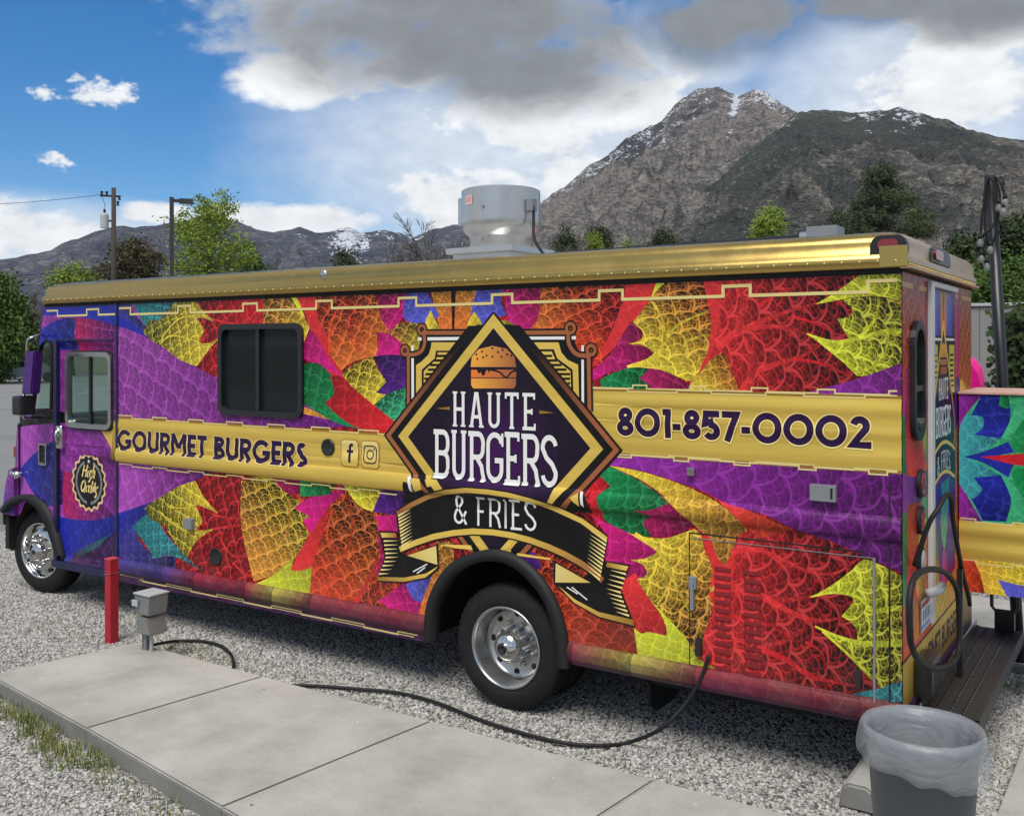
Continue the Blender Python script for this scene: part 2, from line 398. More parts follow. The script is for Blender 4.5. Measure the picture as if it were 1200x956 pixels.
class Art:
    """painter's list of flat coloured regions in plane coordinates (a, b)"""
    def __init__(s): s.r = []
    def add(s, loops, col, col2=None, axis=None, vein=0.0, metal=0.0, ang=0.0, size=0.25, focus=None, smooth=0, glow=0.0):
        if loops and not isinstance(loops[0][0], (tuple, list)): loops = [loops]
        if smooth: loops = [catmull(l, smooth) for l in loops]
        s.r.append(dict(loops=[[(p[0], p[1]) for p in l] for l in loops], col=np.array(C[col] if isinstance(col, str) else col),
                        col2=np.array(C[col2] if isinstance(col2, str) else col2) if col2 is not None else None, axis=axis, vein=vein, metal=metal, ang=ang, size=size, focus=focus))
    def leaf(s, view, pts, col, col2=None, axis=None, vein=0.9, ang=0, size=0.2, sm=4, focus=None):
        if axis is not None: axis = tuple(V(view, axis))
        if focus is not None: focus = V(view, [focus])[0]
        s.add(V(view, pts), col, col2, axis, vein, 0.0, ang, size, focus, sm)
    def stem(s, view, pts, w0, w1, col, vein=0.15, n=6):
        w0 *= .62; w1 *= .7; vein = max(vein * 1.6, .5)
        P = smoothpath([(*q, 0) for q in V(view, pts)], n); L, Rr = [], []
        for i, p in enumerate(P):
            t = (P[min(i + 1, len(P) - 1)] - P[max(i - 1, 0)]); t.normalize(); w = (w0 + (w1 - w0) * i / (len(P) - 1)) / 2
            L.append((p.x - t.y * w, p.y + t.x * w)); Rr.append((p.x + t.y * w, p.y - t.x * w))
        s.add(L + Rr[::-1], col, vein=vein, size=0.12)
def inside(loops, px, py):
    r = np.zeros(len(px), bool)
    for lp in loops:
        a = np.array(lp); x0, y0 = a[:, 0], a[:, 1]; x1, y1 = np.roll(x0, -1), np.roll(y0, -1)
        for i in range(len(a)):
            if y0[i] == y1[i]: continue
            c = ((y0[i] > py) != (y1[i] > py)) & (px < (x1[i] - x0[i]) * (py - y0[i]) / (y1[i] - y0[i]) + x0[i])
            r ^= c
    return r
def area(lp):
    return 0.5 * abs(sum(lp[i][0] * lp[i - 1][1] - lp[i - 1][0] * lp[i][1] for i in range(len(lp))))
def print_mesh(name, art, place, parent, material=None, rows=(), cols=(), cutouts=(), grid=None, keep=None, solid=0.0):
    """Cuts the plane along every outline, colours each piece by the topmost region and sets it into space with place(a, b)."""
    vs, es = [], []
    def loop(lp):
        b = len(vs); vs.extend(Vector((p[0], p[1])) for p in lp); n = len(lp); es.extend((b + i, b + (i + 1) % n) for i in range(n))
    dom = keep or art.r[0]['loops']
    for l in dom: loop(l)
    for r in art.r:
        for l in r['loops']: loop(l)
    for c in cutouts: loop(c)
    xs = [p[0] for l in dom for p in l]; ys = [p[1] for l in dom for p in l]
    x0, x1, y0, y1 = min(xs), max(xs), min(ys), max(ys)
    for z in rows:
        if y0 < z < y1: b = len(vs); vs.extend((Vector((x0 - .01, z)), Vector((x1 + .01, z)))); es.append((b, b + 1))
    for x in cols:
        if x0 < x < x1: b = len(vs); vs.extend((Vector((x, y0 - .01)), Vector((x, y1 + .01)))); es.append((b, b + 1))
    if grid:
        gx, gy = grid
        for i in range(int((x1 - x0) / gx) + 1):
            for j in range(int((y1 - y0) / gy) + 1):
                vs.append(Vector((x0 + (i + .5) * gx + (j % 2) * gx * .5, y0 + (j + .5) * gy)))
    res = delaunay_2d_cdt(vs, es, [], 0, 1e-5)
    ov = np.array([(v.x, v.y) for v in res[0]]); tri = [f for f in res[2]]
    T = np.array([t[:3] for t in tri]); cen = ov[T].mean(axis=1); cx_, cy_ = cen[:, 0], cen[:, 1]
    ok = inside(dom, cx_, cy_)
    for c in cutouts: ok &= ~inside([c], cx_, cy_)
    T = T[ok]; cx_, cy_ = cx_[ok], cy_[ok]
    rid = np.full(len(T), -1)
    for k, r in enumerate(art.r):
        rid[inside(r['loops'], cx_, cy_)] = k
    good = rid >= 0; T, rid = T[good], rid[good]
    used = np.unique(T); remap = -np.ones(len(ov), int); remap[used] = np.arange(len(used)); T = remap[T]; ov = ov[used]
    # counter-clockwise in plane coordinates
    a, b, c = ov[T[:, 0]], ov[T[:, 1]], ov[T[:, 2]]
    cr = (b[:, 0] - a[:, 0]) * (c[:, 1] - a[:, 1]) - (b[:, 1] - a[:, 1]) * (c[:, 0] - a[:, 0])
    keepf = np.abs(cr) > 1e-9; T, rid, cr = T[keepf], rid[keepf], cr[keepf]
    T[cr < 0] = T[cr < 0][:, ::-1]
    me = bpy.data.meshes.new(name)
    me.from_pydata([place(x, y) for x, y in ov], [], T.tolist()); me.update()
    nl = len(T) * 3; P = ov[T.reshape(-1)]; rr = np.repeat(rid, 3)
    col = np.ones((nl, 4), np.float32); prm = np.zeros((nl, 3), np.float32); flow = np.zeros((nl, 3), np.float32)
    for k, r in enumerate(art.r):
        m = rr == k
        if not m.any(): continue
        q = P[m]; r = dict(r, size=r['size'] * .64); cc = np.tile(r['col'], (len(q), 1))
        if r['col2'] is not None:
            A, B = np.array(r['axis'][0][:2]), np.array(r['axis'][1][:2]); t = ((q - A) @ (B - A)) / ((B - A) @ (B - A)); t = np.clip(t, 0, 1)[:, None]
            cc = cc * (1 - t) + r['col2'] * t
        ca, sa = math.cos(R(r['ang'])), math.sin(R(r['ang'])); pj = q @ np.array([ca, sa]); pj = (pj - pj.min()) / max(np.ptp(pj), 1e-6)
        if np.ptp(q[:, 0]) > 3: pj = np.full(len(q), .6)
        if r['vein'] > .3: cc = cc * (1.22 - .55 * pj)[:, None]
        col[m, :3] = cc; prm[m, 0] = np.clip(r['vein'] * (.55 + .72 * pj), 0, 1); prm[m, 1] = r['metal']
        if r['focus'] is not None:
            d = q - np.array(r['focus'][:2]); rad = np.hypot(d[:, 0], d[:, 1]); an = np.arctan2(d[:, 1], d[:, 0])
            f = np.stack([an * 0.8 / r['size'] * 0.9, rad / r['size']], 1)
        else:
            ca, sa = math.cos(R(r['ang'])), math.sin(R(r['ang'])); d = q / r['size']
            f = np.stack([-d[:, 0] * sa + d[:, 1] * ca, d[:, 0] * ca + d[:, 1] * sa], 1)
        flow[m, :2] = f; flow[m, 2] = k * 3.7
    at_ = me.attributes.new('Col', 'FLOAT_COLOR', 'CORNER'); at_.data.foreach_set('color', col.ravel())
    at_ = me.attributes.new('Prm', 'FLOAT_VECTOR', 'CORNER'); at_.data.foreach_set('vector', prm.ravel())
    at_ = me.attributes.new('Flow', 'FLOAT_VECTOR', 'CORNER'); at_.data.foreach_set('vector', flow.ravel())
    return mobj(name, me, material or MT['wrap'], parent, smooth=True)

# ------------------------------------------------------------------ lettering: every glyph is a set of pen strokes
def arc(cx, cy, rx, ry, a0, a1, n=14):
    return [(cx + rx * math.cos(R(a0 + (a1 - a0) * k / n)), cy + ry * math.sin(R(a0 + (a1 - a0) * k / n))) for k in range(n + 1)]
def glyphs_sans(t):
    h = t / 2; lo, hi = h, 1 - h; G = {}
    G['O'] = (.98, [(arc(.49, .5, .49 - h, .5 - h, 0, 360, 32)[:-1], 1)])
    G['0'] = G['O']
    G['G'] = (.98, [(arc(.5, .5, .5 - h, .5 - h, 38, 352, 26) + [(.56, .45)], 0)])
    G['U'] = (.74, [([(h, 1), (h, .36)] + arc(.37, .36, .37 - h, .36 - h, 180, 360, 14) + [(.74 - h, 1)], 0)])
    G['R'] = (.66, [([(h, 0), (h, 1)], 0), ([(h, hi), (.36, hi)] + arc(.36, .70, .30 - h, .30 - h, 90, -90, 12) + [(h, .40 + h)], 0), ([(.30, .45), (.58, 0)], 0)])
    G['M'] = (.98, [([(h, 0), (h, 1)], 0), ([(.98 - h, 0), (.98 - h, 1)], 0), ([(h, .98), (.49, .34)], 0), ([(.98 - h, .98), (.49, .34)], 0)])
    G['E'] = (.54, [([(h, 0), (h, 1)], 0), ([(h, hi), (.54, hi)], 0), ([(h, .5), (.50, .5)], 0), ([(h, lo), (.54, lo)], 0)])
    G['T'] = (.58, [([(.29, 0), (.29, 1)], 0), ([(0, hi), (.58, hi)], 0)])
    G['B'] = (.64, [([(h, 0), (h, 1)], 0), ([(h, hi), (.34, hi)] + arc(.34, .755, .26 - h, .245 - h, 90, -90, 10) + [(h, .51 + h)], 0),
                    ([(h, .56 - h), (.36, .56 - h)] + arc(.36, .28, .28 - h, .28 - h, 90, -90, 10) + [(h, lo)], 0)])
    G['S'] = (.58, [(arc(.29, .735, .27 - h, .265 - h, 40, 250, 14) + arc(.29, .27, .29 - h, .27 - h, 80, -140, 14), 0)])
    G['8'] = (.66, [(arc(.33, .73, .28 - h, .27 - h, 0, 360, 24)[:-1], 1), (arc(.33, .285, .33 - h, .285 - h, 0, 360, 24)[:-1], 1)])
    G['1'] = (.34, [([(.34 - h, 0), (.34 - h, 1)], 0), ([(.02, hi), (.3, hi)], 0)])
    G['-'] = (.34, [([(.02, .40), (.32, .40)], 0)])
    G['5'] = (.64, [([(.60, hi), (.13, hi), (.10, .56), (.3, .62)] + arc(.32, .32, .32 - h, .31 - h, 85, -150, 14), 0)])
    G['7'] = (.62, [([(0, hi), (.62 - h, hi), (.18, 0)], 0)])
    G['2'] = (.68, [(arc(.33, .68, .31 - h, .32 - h, 165, -25, 14) + [(.12, lo), (.68, lo)], 0)])
    G[' '] = (.32, [])
    return G
def glyphs_slab(t, serif=True):
    h = t / 2; lo, hi = h, 1 - h; w = .50; G = {}; S = .05
    def sf(x, y, l=.085, r=.085): return ([(x - l, y), (x + r, y)], 0, .6)
    ts = t * .55; b0, b1 = ts / 2, 1 - ts / 2
    def st(*a): return list(a) if serif else []
    G['H'] = (w, [([(h + S, 0), (h + S, 1)], 0), ([(w - h - S, 0), (w - h - S, 1)], 0), ([(h + S, .5), (w - h - S, .5)], 0)] + st(sf(h + S, b0), sf(h + S, b1), sf(w - h - S, b0), sf(w - h - S, b1)))
    G['A'] = (w, [([(h + .02, 0), (w / 2 - .02, 1)], 0), ([(w - h - .02, 0), (w / 2 + .02, 1)], 0), ([(.12, .3), (w - .12, .3)], 0)] + st(sf(h + .02, b0), sf(w - h - .02, b0)))
    G['U'] = (w, [([(h + S, 1), (h + S, .22)] + arc(w / 2, .22, w / 2 - h - S, .22 - h, 180, 360, 12) + [(w - h - S, 1)], 0)] + st(sf(h + S, b1), sf(w - h - S, b1)))
    G['T'] = (w * .94, [([(w * .47, 0), (w * .47, 1)], 0), ([(.0, hi + .02), (w * .94, hi + .02)], 0)] + st(sf(w * .47, b0), ([(ts / 2, .84), (ts / 2, 1)], 0, .6), ([(w * .94 - ts / 2, .84), (w * .94 - ts / 2, 1)], 0, .6)))
    G['E'] = (w * .88, [([(h + S, 0), (h + S, 1)], 0), ([(0, hi + .02), (w * .84, hi + .02)], 0), ([(h, .5), (w * .66, .5)], 0), ([(0, lo - .02), (w * .88, lo - .02)], 0)] + st(([(w * .84 - ts / 2, .84), (w * .84 - ts / 2, 1)], 0, .6), ([(w * .88 - ts / 2, .0), (w * .88 - ts / 2, .17)], 0, .6), ([(w * .62, .42), (w * .62, .58)], 0, .6)))
    G['F'] = (w * .80, [([(h + S, 0), (h + S, 1)], 0), ([(0 if serif else S, hi), (w * .80, hi)], 0), ([(h, .5), (w * .62, .5)], 0)] + st(sf(h + S, b0)))
    G['I'] = (.22, [([(.11, 0), (.11, 1)], 0)] + st(sf(.11, b0), sf(.11, b1)))
    G['B'] = (w, [([(h + S, 0), (h + S, 1)], 0), ([(0 if serif else S, hi), (w - .2, hi)] + arc(w - .2, hi - .2, .2 - h, .2, 90, 0, 6) + [(w - h, .7)] + arc(w - .2, .68, .2 - h, .16, 0, -90, 6) + [(S, .52)], 0),
                  ([(S, .52), (w - .2, .52)] + arc(w - .2, .36, .2 - h, .16, 90, 0, 6) + [(w - h, .22)] + arc(w - .2, lo + .18, .2 - h, .18, 0, -90, 6) + [(0 if serif else S, lo)], 0)])
    G['R'] = (w, [([(h + S, 0), (h + S, 1)], 0), ([(0 if serif else S, hi), (w - .2, hi)] + arc(w - .2, hi - .2, .2 - h, .2, 90, 0, 6) + [(w - h - .01, .66)] + arc(w - .2, .64, .19 - h, .16, 0, -90, 6) + [(S, .48)], 0),
                  ([(w * .5, .48), (w * .8, .30), (w - h - .02, .16), (w - .02, 0)], 0)] + st(sf(h + S, b0), ([(w - .12, b0), (w + .02, b0)], 0, .6)))
    G['G'] = (w, [(arc(w / 2, .74, w / 2 - h, .26 - h, 12, 180, 10) + arc(w / 2, .26, w / 2 - h, .26 - h, 180, 360, 12) + [(w - h, .44), (w * .5, .44)], 0)] + st(([(w - ts / 2, .72), (w - ts / 2, .98)], 0, .6)))
    G['S'] = (w * .92, [(arc(w * .46, .76, w * .46 - h, .24 - h, 10, 190, 12) + [(w * .3, .56), (w * .62, .44)] + arc(w * .46, .25, w * .46 - h, .25 - h, 10, -170, 12), 0)])
    G['&'] = (w * 1.1, [([(w * 1.05, 0), (w * .25, .66)] + arc(w * .46, .80, w * .25, .20 - h, 210, -40, 12) + [(w * .2, .44)] + arc(w * .42, .24, w * .42 - h, .24 - h, 150, 330, 12) + [(w * 1.02, .46)], 0)])
    G[' '] = (.2, [])
    return G
def stroke_loops(pts, w, closed):
    P = [Vector((p[0], p[1])) for p in pts]
    Q = [P[0]]
    for p in P[1:]:
        if (p - Q[-1]).length > 1e-5: Q.append(p)
    P = Q
    if closed and (P[0] - P[-1]).length < 1e-5: P.pop()
    n = len(P); L, Rr = [], []
    for i in range(n):
        if closed: a, b = (P[i] - P[i - 1]).normalized(), (P[(i + 1) % n] - P[i]).normalized()
        else:
            a = (P[i] - P[i - 1]).normalized() if i else (P[1] - P[0]).normalized()
            b = (P[i + 1] - P[i]).normalized() if i < n - 1 else a
        m = Vector((-(a.y + b.y), a.x + b.x)); 
        if m.length < 1e-4: m = Vector((-a.y, a.x))
        m.normalize(); k = min(1 / max(m.dot(Vector((-a.y, a.x))), 0.35), 2.0) * w / 2
        L.append(tuple(P[i] + m * k)); Rr.append(tuple(P[i] - m * k))
    return [L, Rr] if closed else [L + Rr[::-1]]
def text(art, s, G, t, fit, gap, col, outline=None, ow=0.0, slant=0.0, curve=None):
    """fit(x, y): maps text-space x in 0..1 (whole width) and y in 0..1 (cap height) to plane coordinates"""
    tot = sum(G[ch][0] for ch in s) + gap * (len(s) - 1)
    # aspect: stroke widths are laid in em units before the fit
    for ps in ((1, 0) if outline else (0,)):
        x = 0.0
        for ch in s:
            wd, strokes = G[ch]
            for st_ in strokes:
                pts, cl = st_[0], st_[1]; ws = st_[2] if len(st_) > 2 else 1.0
                P = pts
                if ps and not cl:                       # outline runs past the pen ends too
                    a, b = Vector(P[0]), Vector(P[1]); e = (a - b).normalized() * ow; c, d = Vector(P[-1]), Vector(P[-2]); f = (c - d).normalized() * ow
                    P = [tuple(a + e)] + list(P[1:-1]) + [tuple(c + f)] if len(P) > 2 else [tuple(a + e), tuple(c + f)]
                for_w = t * ws + (2 * ow if ps else 0)
                loops = stroke_loops(P, for_w, cl)
                art.add([[fit((x + px_ + slant * py_) / tot, py_) for px_, py_ in lp] for lp in loops], outline if ps else col)
            x += wd + gap
# ------------------------------------------------------------------ the food truck
truck = empty('food_truck', (-3.7, 1.08, 0), 'step van food truck wrapped in rainbow fractal print with gold roof', 'food truck')
W = 2.14                                       # body width
RAIL_Z, RAIL_H, RAIL_P = 1.412, 0.062, 0.03
LOW_H, LOW_P = 0.062, 0.032
def low_z(x): return 0.452 + 0.02 * (x + 6.43) / 6.43
def hump(t): return math.sqrt(max(0.0, 1 - t * t)) if abs(t) < 1 else 0.0
BL_T, BL_B, BR_T, BR_B = 1.727, 1.475, 2.075, 1.708      # gold bands, left and right of the emblem
def side_y(x, z):
    y = -RAIL_P * hump((z - RAIL_Z) / RAIL_H)
    if x > -6.43: y -= LOW_P * hump((z - low_z(x)) / LOW_H)
    if x < -3.3 and BL_B < z < BL_T: y -= 0.007 * min(1.0, (-3.3 - x) / .25) * math.sin((z - BL_B) / (BL_T - BL_B) * math.pi * 2) ** 2
    if x > -1.75 and BR_B < z < BR_T: y -= 0.008 * min(1.0, (x + 1.75) / .3) * math.sin((z - BR_B) / (BR_T - BR_B) * math.pi * 3) ** 2
    return y
def side_place(off=0.0):
    return lambda x, z: (x, side_y(x, z) - off, z)
rows = sorted([RAIL_Z + RAIL_H * k for k in (-1, -.92, -.75, -.5, -.25, 0, .25, .5, .75, .92, 1)] + [low_z(-3.2) + LOW_H * k for k in (-1.15, -1, -.85, -.6, -.3, 0, .3, .6, .85, 1, 1.15)]
              + [BL_B + (BL_T - BL_B) * k / 8 for k in range(9)] + [BR_B + (BR_T - BR_B) * k / 12 for k in range(13)])

door_x = -6.432
def skz(x): return 0.325 + (0.415 - 0.325) * max(0.0, min(1.0, (x + 3.2) / 1.6)) if x < -1.6 else 0.41
art = Art()
SKR = [(door_x, 0.322), (-3.2, 0.345), (-1.9, 0.398), (0.0, 0.41)]
art.add(SKR + [(0.0, 2.722), (door_x, 2.722)], 'red', vein=0.95, ang=15, size=0.17)
# --- upper right
art.leaf('U1', [(860, 30, 1), (2300, 30, 1), (2300, 900, 1), (1000, 900, 1), (760, 800, 1)], 'red2', 'dred', [(950, 400), (2150, 400)], .97, 8, .17, 0)
art.leaf('L1', [(820, 380, 1), (2340, 700, 1), (2340, 1800, 1), (800, 1550, 1), (900, 900)], 'red2', 'dred', [(950, 900), (2150, 1200)], .97, -12, .18, 0)
art.leaf('U1', [(-60, 40, 1), (330, 40, 1), (290, 200), (240, 360), (170, 540), (70, 660, 1), (-60, 700, 1)], 'ored', 'red', [(0, 300), (320, 300)], .95, 75, .12)
art.leaf('U1', [(870, 60, 1), (1000, 60, 1), (985, 200), (960, 400), (900, 600), (780, 770, 1), (870, 600), (905, 400), (890, 200)], 'red2', vein=.3, ang=80, size=.12)
art.stem('U2', [(-120, 520), (0, 430), (180, 345), (380, 270), (600, 205)], .085, .012, 'red2', .2)
art.stem('U2', [(-40, 440), (120, 385), (320, 378), (520, 432)], .07, .012, 'red2', .2)
art.stem('U2', [(60, 830), (150, 700), (330, 625), (480, 580), (640, 480)], .075, .01, 'red2', .25)
art.stem('U2', [(30, 40), (62, 230), (20, 420)], .02, .06, 'red2', .25)
art.stem('U2', [(110, 820), (130, 620), (70, 450)], .07, .03, 'red2', .3)
art.stem('U2', [(180, 220), (320, 140), (480, 90)], .03, .008, 'red', .2)
art.stem('U2', [(400, 300), (560, 350), (780, 450)], .03, .008, 'red', .2)
art.stem('U2', [(420, 600), (640, 640), (800, 720)], .03, .008, 'red', .2)
art.leaf('U1', [(320, 60, 1), (520, 60, 1), (520, 120), (440, 260), (360, 350), (260, 500), (110, 640, 1), (60, 680, 1), (170, 500), (240, 360), (300, 200)], 'red2', vein=.28, ang=70, size=.12)
art.leaf('U1', [(350, 340, 1), (420, 400), (430, 450), (340, 497, 1), (440, 510), (520, 560, 1), (440, 620), (330, 665), (180, 705), (70, 780, 1), (80, 690), (200, 580), (260, 490)], 'mag', 'dmag', [(100, 700), (500, 560)], .6, 40, .13)
YB = [(560, 50, 1), (520, 140), (450, 240), (365, 350, 1), (430, 400), (435, 450), (400, 480), (335, 497, 1), (450, 510), (517, 560, 1), (440, 620), (320, 672, 1), (450, 662), (570, 680), (680, 725), (740, 755, 1), (810, 740), (850, 640), (890, 560), (908, 450), (915, 330), (890, 200), (860, 50, 1)]
art.leaf('U1', YB, 'yellow', 'orange', [(560, 560), (840, 160)], .92, 60, .14)
art.stem('U1', [(330, 665), (520, 590), (590, 480), (690, 360), (900, 265)], .05, .014, 'yellow', .12)
art.stem('U1', [(590, 480), (575, 330), (500, 200)], .035, .01, 'yellow', .15)
art.stem('U1', [(430, 668), (640, 660), (740, 560), (760, 470), (900, 430)], .03, .008, 'yellow', .15)
art.leaf('U1', [(540, 40, 1), (620, 40, 1), (530, 125, 1), (490, 190, 1)], 'ygreen', vein=.2)
art.leaf('U1', [(990, 555, 1), (1030, 600), (1060, 690), (1090, 760), (1120, 860, 1), (700, 860, 1), (760, 790), (830, 710), (910, 610)], 'yellow', 'orange', [(800, 780), (1080, 640)], .75, 60, .1)
art.leaf('U1', [(80, 750, 1), (150, 735, 1), (165, 830, 1), (80, 830, 1)], 'dred', vein=.4)
art.leaf('U1', [(140, 745, 1), (250, 690), (370, 660), (490, 668, 1), (440, 740), (490, 780, 1), (470, 830, 1), (150, 830, 1)], 'green', vein=.75, ang=30, size=.11)
art.leaf('U1', [(485, 665, 1), (600, 690), (780, 790, 1), (740, 830, 1), (500, 830, 1), (480, 780), (415, 740, 1)], 'dmag', vein=.7, ang=20, size=.1)
art.leaf('U2', [(570, 220, 1), (720, 130), (900, 0, 1), (1230, 0, 1), (1230, 215, 1), (1040, 165), (860, 168), (700, 195)], 'ygreen', vein=.7, ang=25, size=.12)
art.leaf('U2', [(505, 424, 1), (640, 472), (760, 482), (805, 462, 1), (770, 400), (720, 320, 1), (800, 305), (830, 250), (755, 190, 1), (870, 170), (1040, 170), (1230, 225, 1), (1230, 620, 1), (960, 712), (860, 718, 1), (790, 640), (690, 550)], 'ygreen', 'dyel', [(900, 600), (1150, 250)], .97, 30, .13)
art.stem('U2', [(510, 425), (700, 480), (880, 455), (1060, 412), (1230, 410)], .012, .05, 'ygreen', .1)
art.stem('U2', [(880, 455), (990, 320), (1010, 190)], .035, .012, 'ygreen', .15)
art.stem('U2', [(600, 480), (760, 610), (870, 690), (1040, 600), (1080, 430)], .02, .016, 'ygreen', .2)
art.leaf('U2', [(520, 835, 1), (850, 745), (1010, 690), (1230, 610, 1), (1230, 900, 1), (450, 900, 1)], 'purple', vein=.55, ang=20, size=.14)
# --- centre top
art.leaf('A3', [(700, 80, 1), (1230, 80, 1), (1230, 640, 1), (1000, 420, 1), (700, 420, 1), (790, 250)], 'orange', 'ored', [(800, 250), (1100, 250)], .9, 70, .12)
art.leaf('A3', [(540, 80, 1), (800, 80, 1), (785, 300), (715, 400, 1), (600, 400), (555, 260)], 'mag', 'dmag', [(560, 250), (780, 250)], .7, 80, .1)
art.leaf('A3', [(500, 330, 1), (580, 340), (660, 400, 1), (480, 400, 1)], 'dyel', vein=.9, size=.08)
art.leaf('A3', [(340, 80, 1), (545, 80, 1), (520, 200), (565, 290, 1), (470, 320, 1), (400, 400, 1), (310, 290)], 'peri', vein=.6, ang=70, size=.1)
art.leaf('A3', [(200, 80, 1), (365, 80, 1), (320, 230), (290, 420, 1), (185, 420, 1)], 'orange', 'lor', [(250, 300), (330, 150)], .6, 80, .09)
art.leaf('A3', [(335, 270, 1), (385, 350), (370, 420, 1), (270, 420, 1), (300, 320)], 'yellow', vein=.5, size=.08)
art.leaf('A3', [(20, 80, 1), (170, 80, 1), (185, 420, 1), (95, 420, 1), (60, 260)], 'orange', 'lor', [(140, 300), (60, 150)], .6, 100, .09)
art.leaf('A3', [(-30, 330, 1), (40, 270, 1), (100, 420, 1), (-30, 420, 1)], 'yellow', vein=.5, size=.08)
art.leaf('A3', [(168, 80, 1), (206, 80, 1), (192, 420, 1), (180, 420, 1)], 'black')
# --- upper left
art.leaf('A1', [(0, 60, 1), (600, 60, 1), (620, 200), (605, 540, 1), (800, 640, 1), (1500, 800, 1), (2050, 960, 1), (0, 960, 1)], 'lpur', 'pur2', [(300, 500), (1300, 800)], .62, 25, .22)
art.leaf('A1', [(1090, 50, 1), (1250, 50, 1), (1250, 500, 1), (1080, 260, 1)], 'lor', 'orange', [(1100, 250), (1180, 100)], .9, 80, .12)
art.leaf('A1', [(570, 60, 1), (1125, 60, 1), (1090, 270, 1), (800, 270, 1), (790, 640, 1), (600, 540, 1), (655, 400), (640, 250)], 'red', vein=.9, ang=160, size=.15)
art.stem('A1', [(1115, 80), (1060, 180), (900, 240), (700, 200)], .07, .015, 'red2', .2)
art.leaf('A1', [(-20, 135, 1), (60, 160), (140, 225), (270, 325), (320, 370, 1), (150, 285), (-20, 235, 1)], 'blue', vein=.3, ang=30, size=.15)
art.leaf('A1', [(-20, 60, 1), (140, 60, 1), (150, 150), (240, 250), (260, 320, 1), (130, 220), (-20, 140, 1)], 'indigo', vein=.7, ang=30, size=.14)
art.leaf('A1', [(140, 60, 1), (460, 60, 1), (400, 150), (330, 215), (270, 250), (220, 220)], 'cyan', 'teal', [(380, 120), (200, 180)], .92, 40, .12)
art.leaf('A1', [(225, 295, 1), (270, 200, 1), (330, 212), (420, 130), (450, 60, 1), (580, 60, 1), (640, 140), (715, 210, 1), (640, 190), (605, 200, 1), (650, 280), (620, 360), (690, 370), (775, 322, 1), (700, 400), (640, 480), (600, 532, 1), (560, 520), (470, 480), (380, 410), (280, 350)], 'yellow', 'dyel', [(640, 400), (250, 250)], .96, 150, .13)
art.stem('A1', [(775, 325), (670, 385), (560, 345), (420, 320), (340, 380)], .03, .01, 'yellow', .1)
art.stem('A1', [(715, 212), (600, 180), (480, 200), (380, 300), (350, 370)], .03, .012, 'yellow', .1)
art.leaf('A2', [(-60, 60, 1), (100, 70, 1), (160, 180), (218, 270), (210, 310), (180, 375, 1), (-60, 340, 1)], 'lor', 'yellow', [(60, 150), (200, 320)], .92, 110, .13)
art.leaf('A2', [(90, 60, 1), (135, 60, 1), (190, 220, 1), (150, 170, 1)], 'ygreen', vein=.2)
art.leaf('A2', [(120, 60, 1), (265, 60, 1), (265, 200), (320, 330), (330, 420), (400, 520), (480, 640), (600, 740), (725, 830, 1), (660, 900, 1), (520, 870), (380, 700), (300, 560), (240, 380), (200, 220)], 'red2', 'red', [(200, 200), (500, 700)], .3, 110, .14)
art.leaf('A2', [(175, 375, 1), (215, 270, 1), (260, 330), (330, 450), (420, 580, 1), (380, 545), (280, 500), (170, 450, 1)], 'mag', vein=.5, ang=120, size=.12)
art.leaf('A2', [(250, 60, 1), (440, 60, 1), (440, 200), (520, 400), (600, 440, 1), (480, 470), (400, 525, 1), (330, 420), (320, 330), (262, 200)], 'ored', 'orange', [(300, 150), (480, 440)], .95, 105, .14)
art.stem('A2', [(420, 90), (340, 250), (335, 420)], .02, .04, 'ored', .15)
art.leaf('A2', [(430, 60, 1), (600, 60, 1), (640, 200), (700, 310, 1), (610, 300, 1), (620, 440, 1), (520, 430), (440, 300)], 'orange', 'ored', [(600, 250), (450, 200)], .9, 110, .13)
art.leaf('A2', [(600, 60, 1), (785, 60, 1), (770, 200), (690, 290, 1), (640, 220)], 'dmag', 'mag', [(620, 150), (760, 200)], .8, 100, .11)
art.leaf('A2', [(780, 60, 1), (910, 60, 1), (980, 200, 1), (900, 260, 1), (840, 265), (765, 210, 1)], 'peri', vein=.6, ang=100, size=.1)
art.leaf('A2', [(930, 170, 1), (985, 290, 1), (905, 290, 1), (900, 230)], 'yellow', vein=.6, size=.08)
art.leaf('A2', [(690, 330, 1), (700, 280), (760, 240), (905, 250, 1), (880, 420, 1), (760, 410, 1)], 'lor', 'dyel', [(720, 330), (880, 360)], .92, 100, .1)
art.leaf('A2', [(605, 300, 1), (690, 310), (790, 390, 1), (790, 450, 1), (605, 432, 1), (625, 370)], 'mag', vein=.45, ang=100, size=.12)
art.leaf('A2', [(590, 440, 1), (700, 430), (800, 445, 1), (810, 660, 1), (640, 665, 1), (605, 650), (665, 595, 1), (620, 510)], 'violet', vein=.75, ang=110, size=.13)
art.leaf('A2', [(405, 545, 1), (480, 485), (585, 440, 1), (615, 510), (668, 590, 1), (605, 655, 1), (665, 665, 1), (580, 738, 1), (480, 640)], 'yellow', vein=.92, ang=120, size=.12)
art.leaf('A2', [(585, 740, 1), (660, 670), (790, 620, 1), (820, 760, 1), (715, 830, 1)], 'mint', vein=.85, ang=120, size=.1)
art.leaf('A2', [(165, 490, 1), (260, 480), (340, 545, 1), (362, 660), (310, 710, 1), (400, 790), (510, 868, 1), (380, 835), (280, 780), (150, 700, 1)], 'green', vein=.6, ang=120, size=.14)
art.leaf('A2', [(335, 560, 1), (400, 560), (500, 650), (725, 832, 1), (670, 900, 1), (500, 862), (370, 780), (305, 712, 1), (362, 655)], 'red', vein=.5, ang=135, size=.16)
art.leaf('A2', [(100, 730, 1), (165, 735), (240, 760), (340, 815, 1), (165, 775), (100, 760, 1)], 'lor', vein=.5)
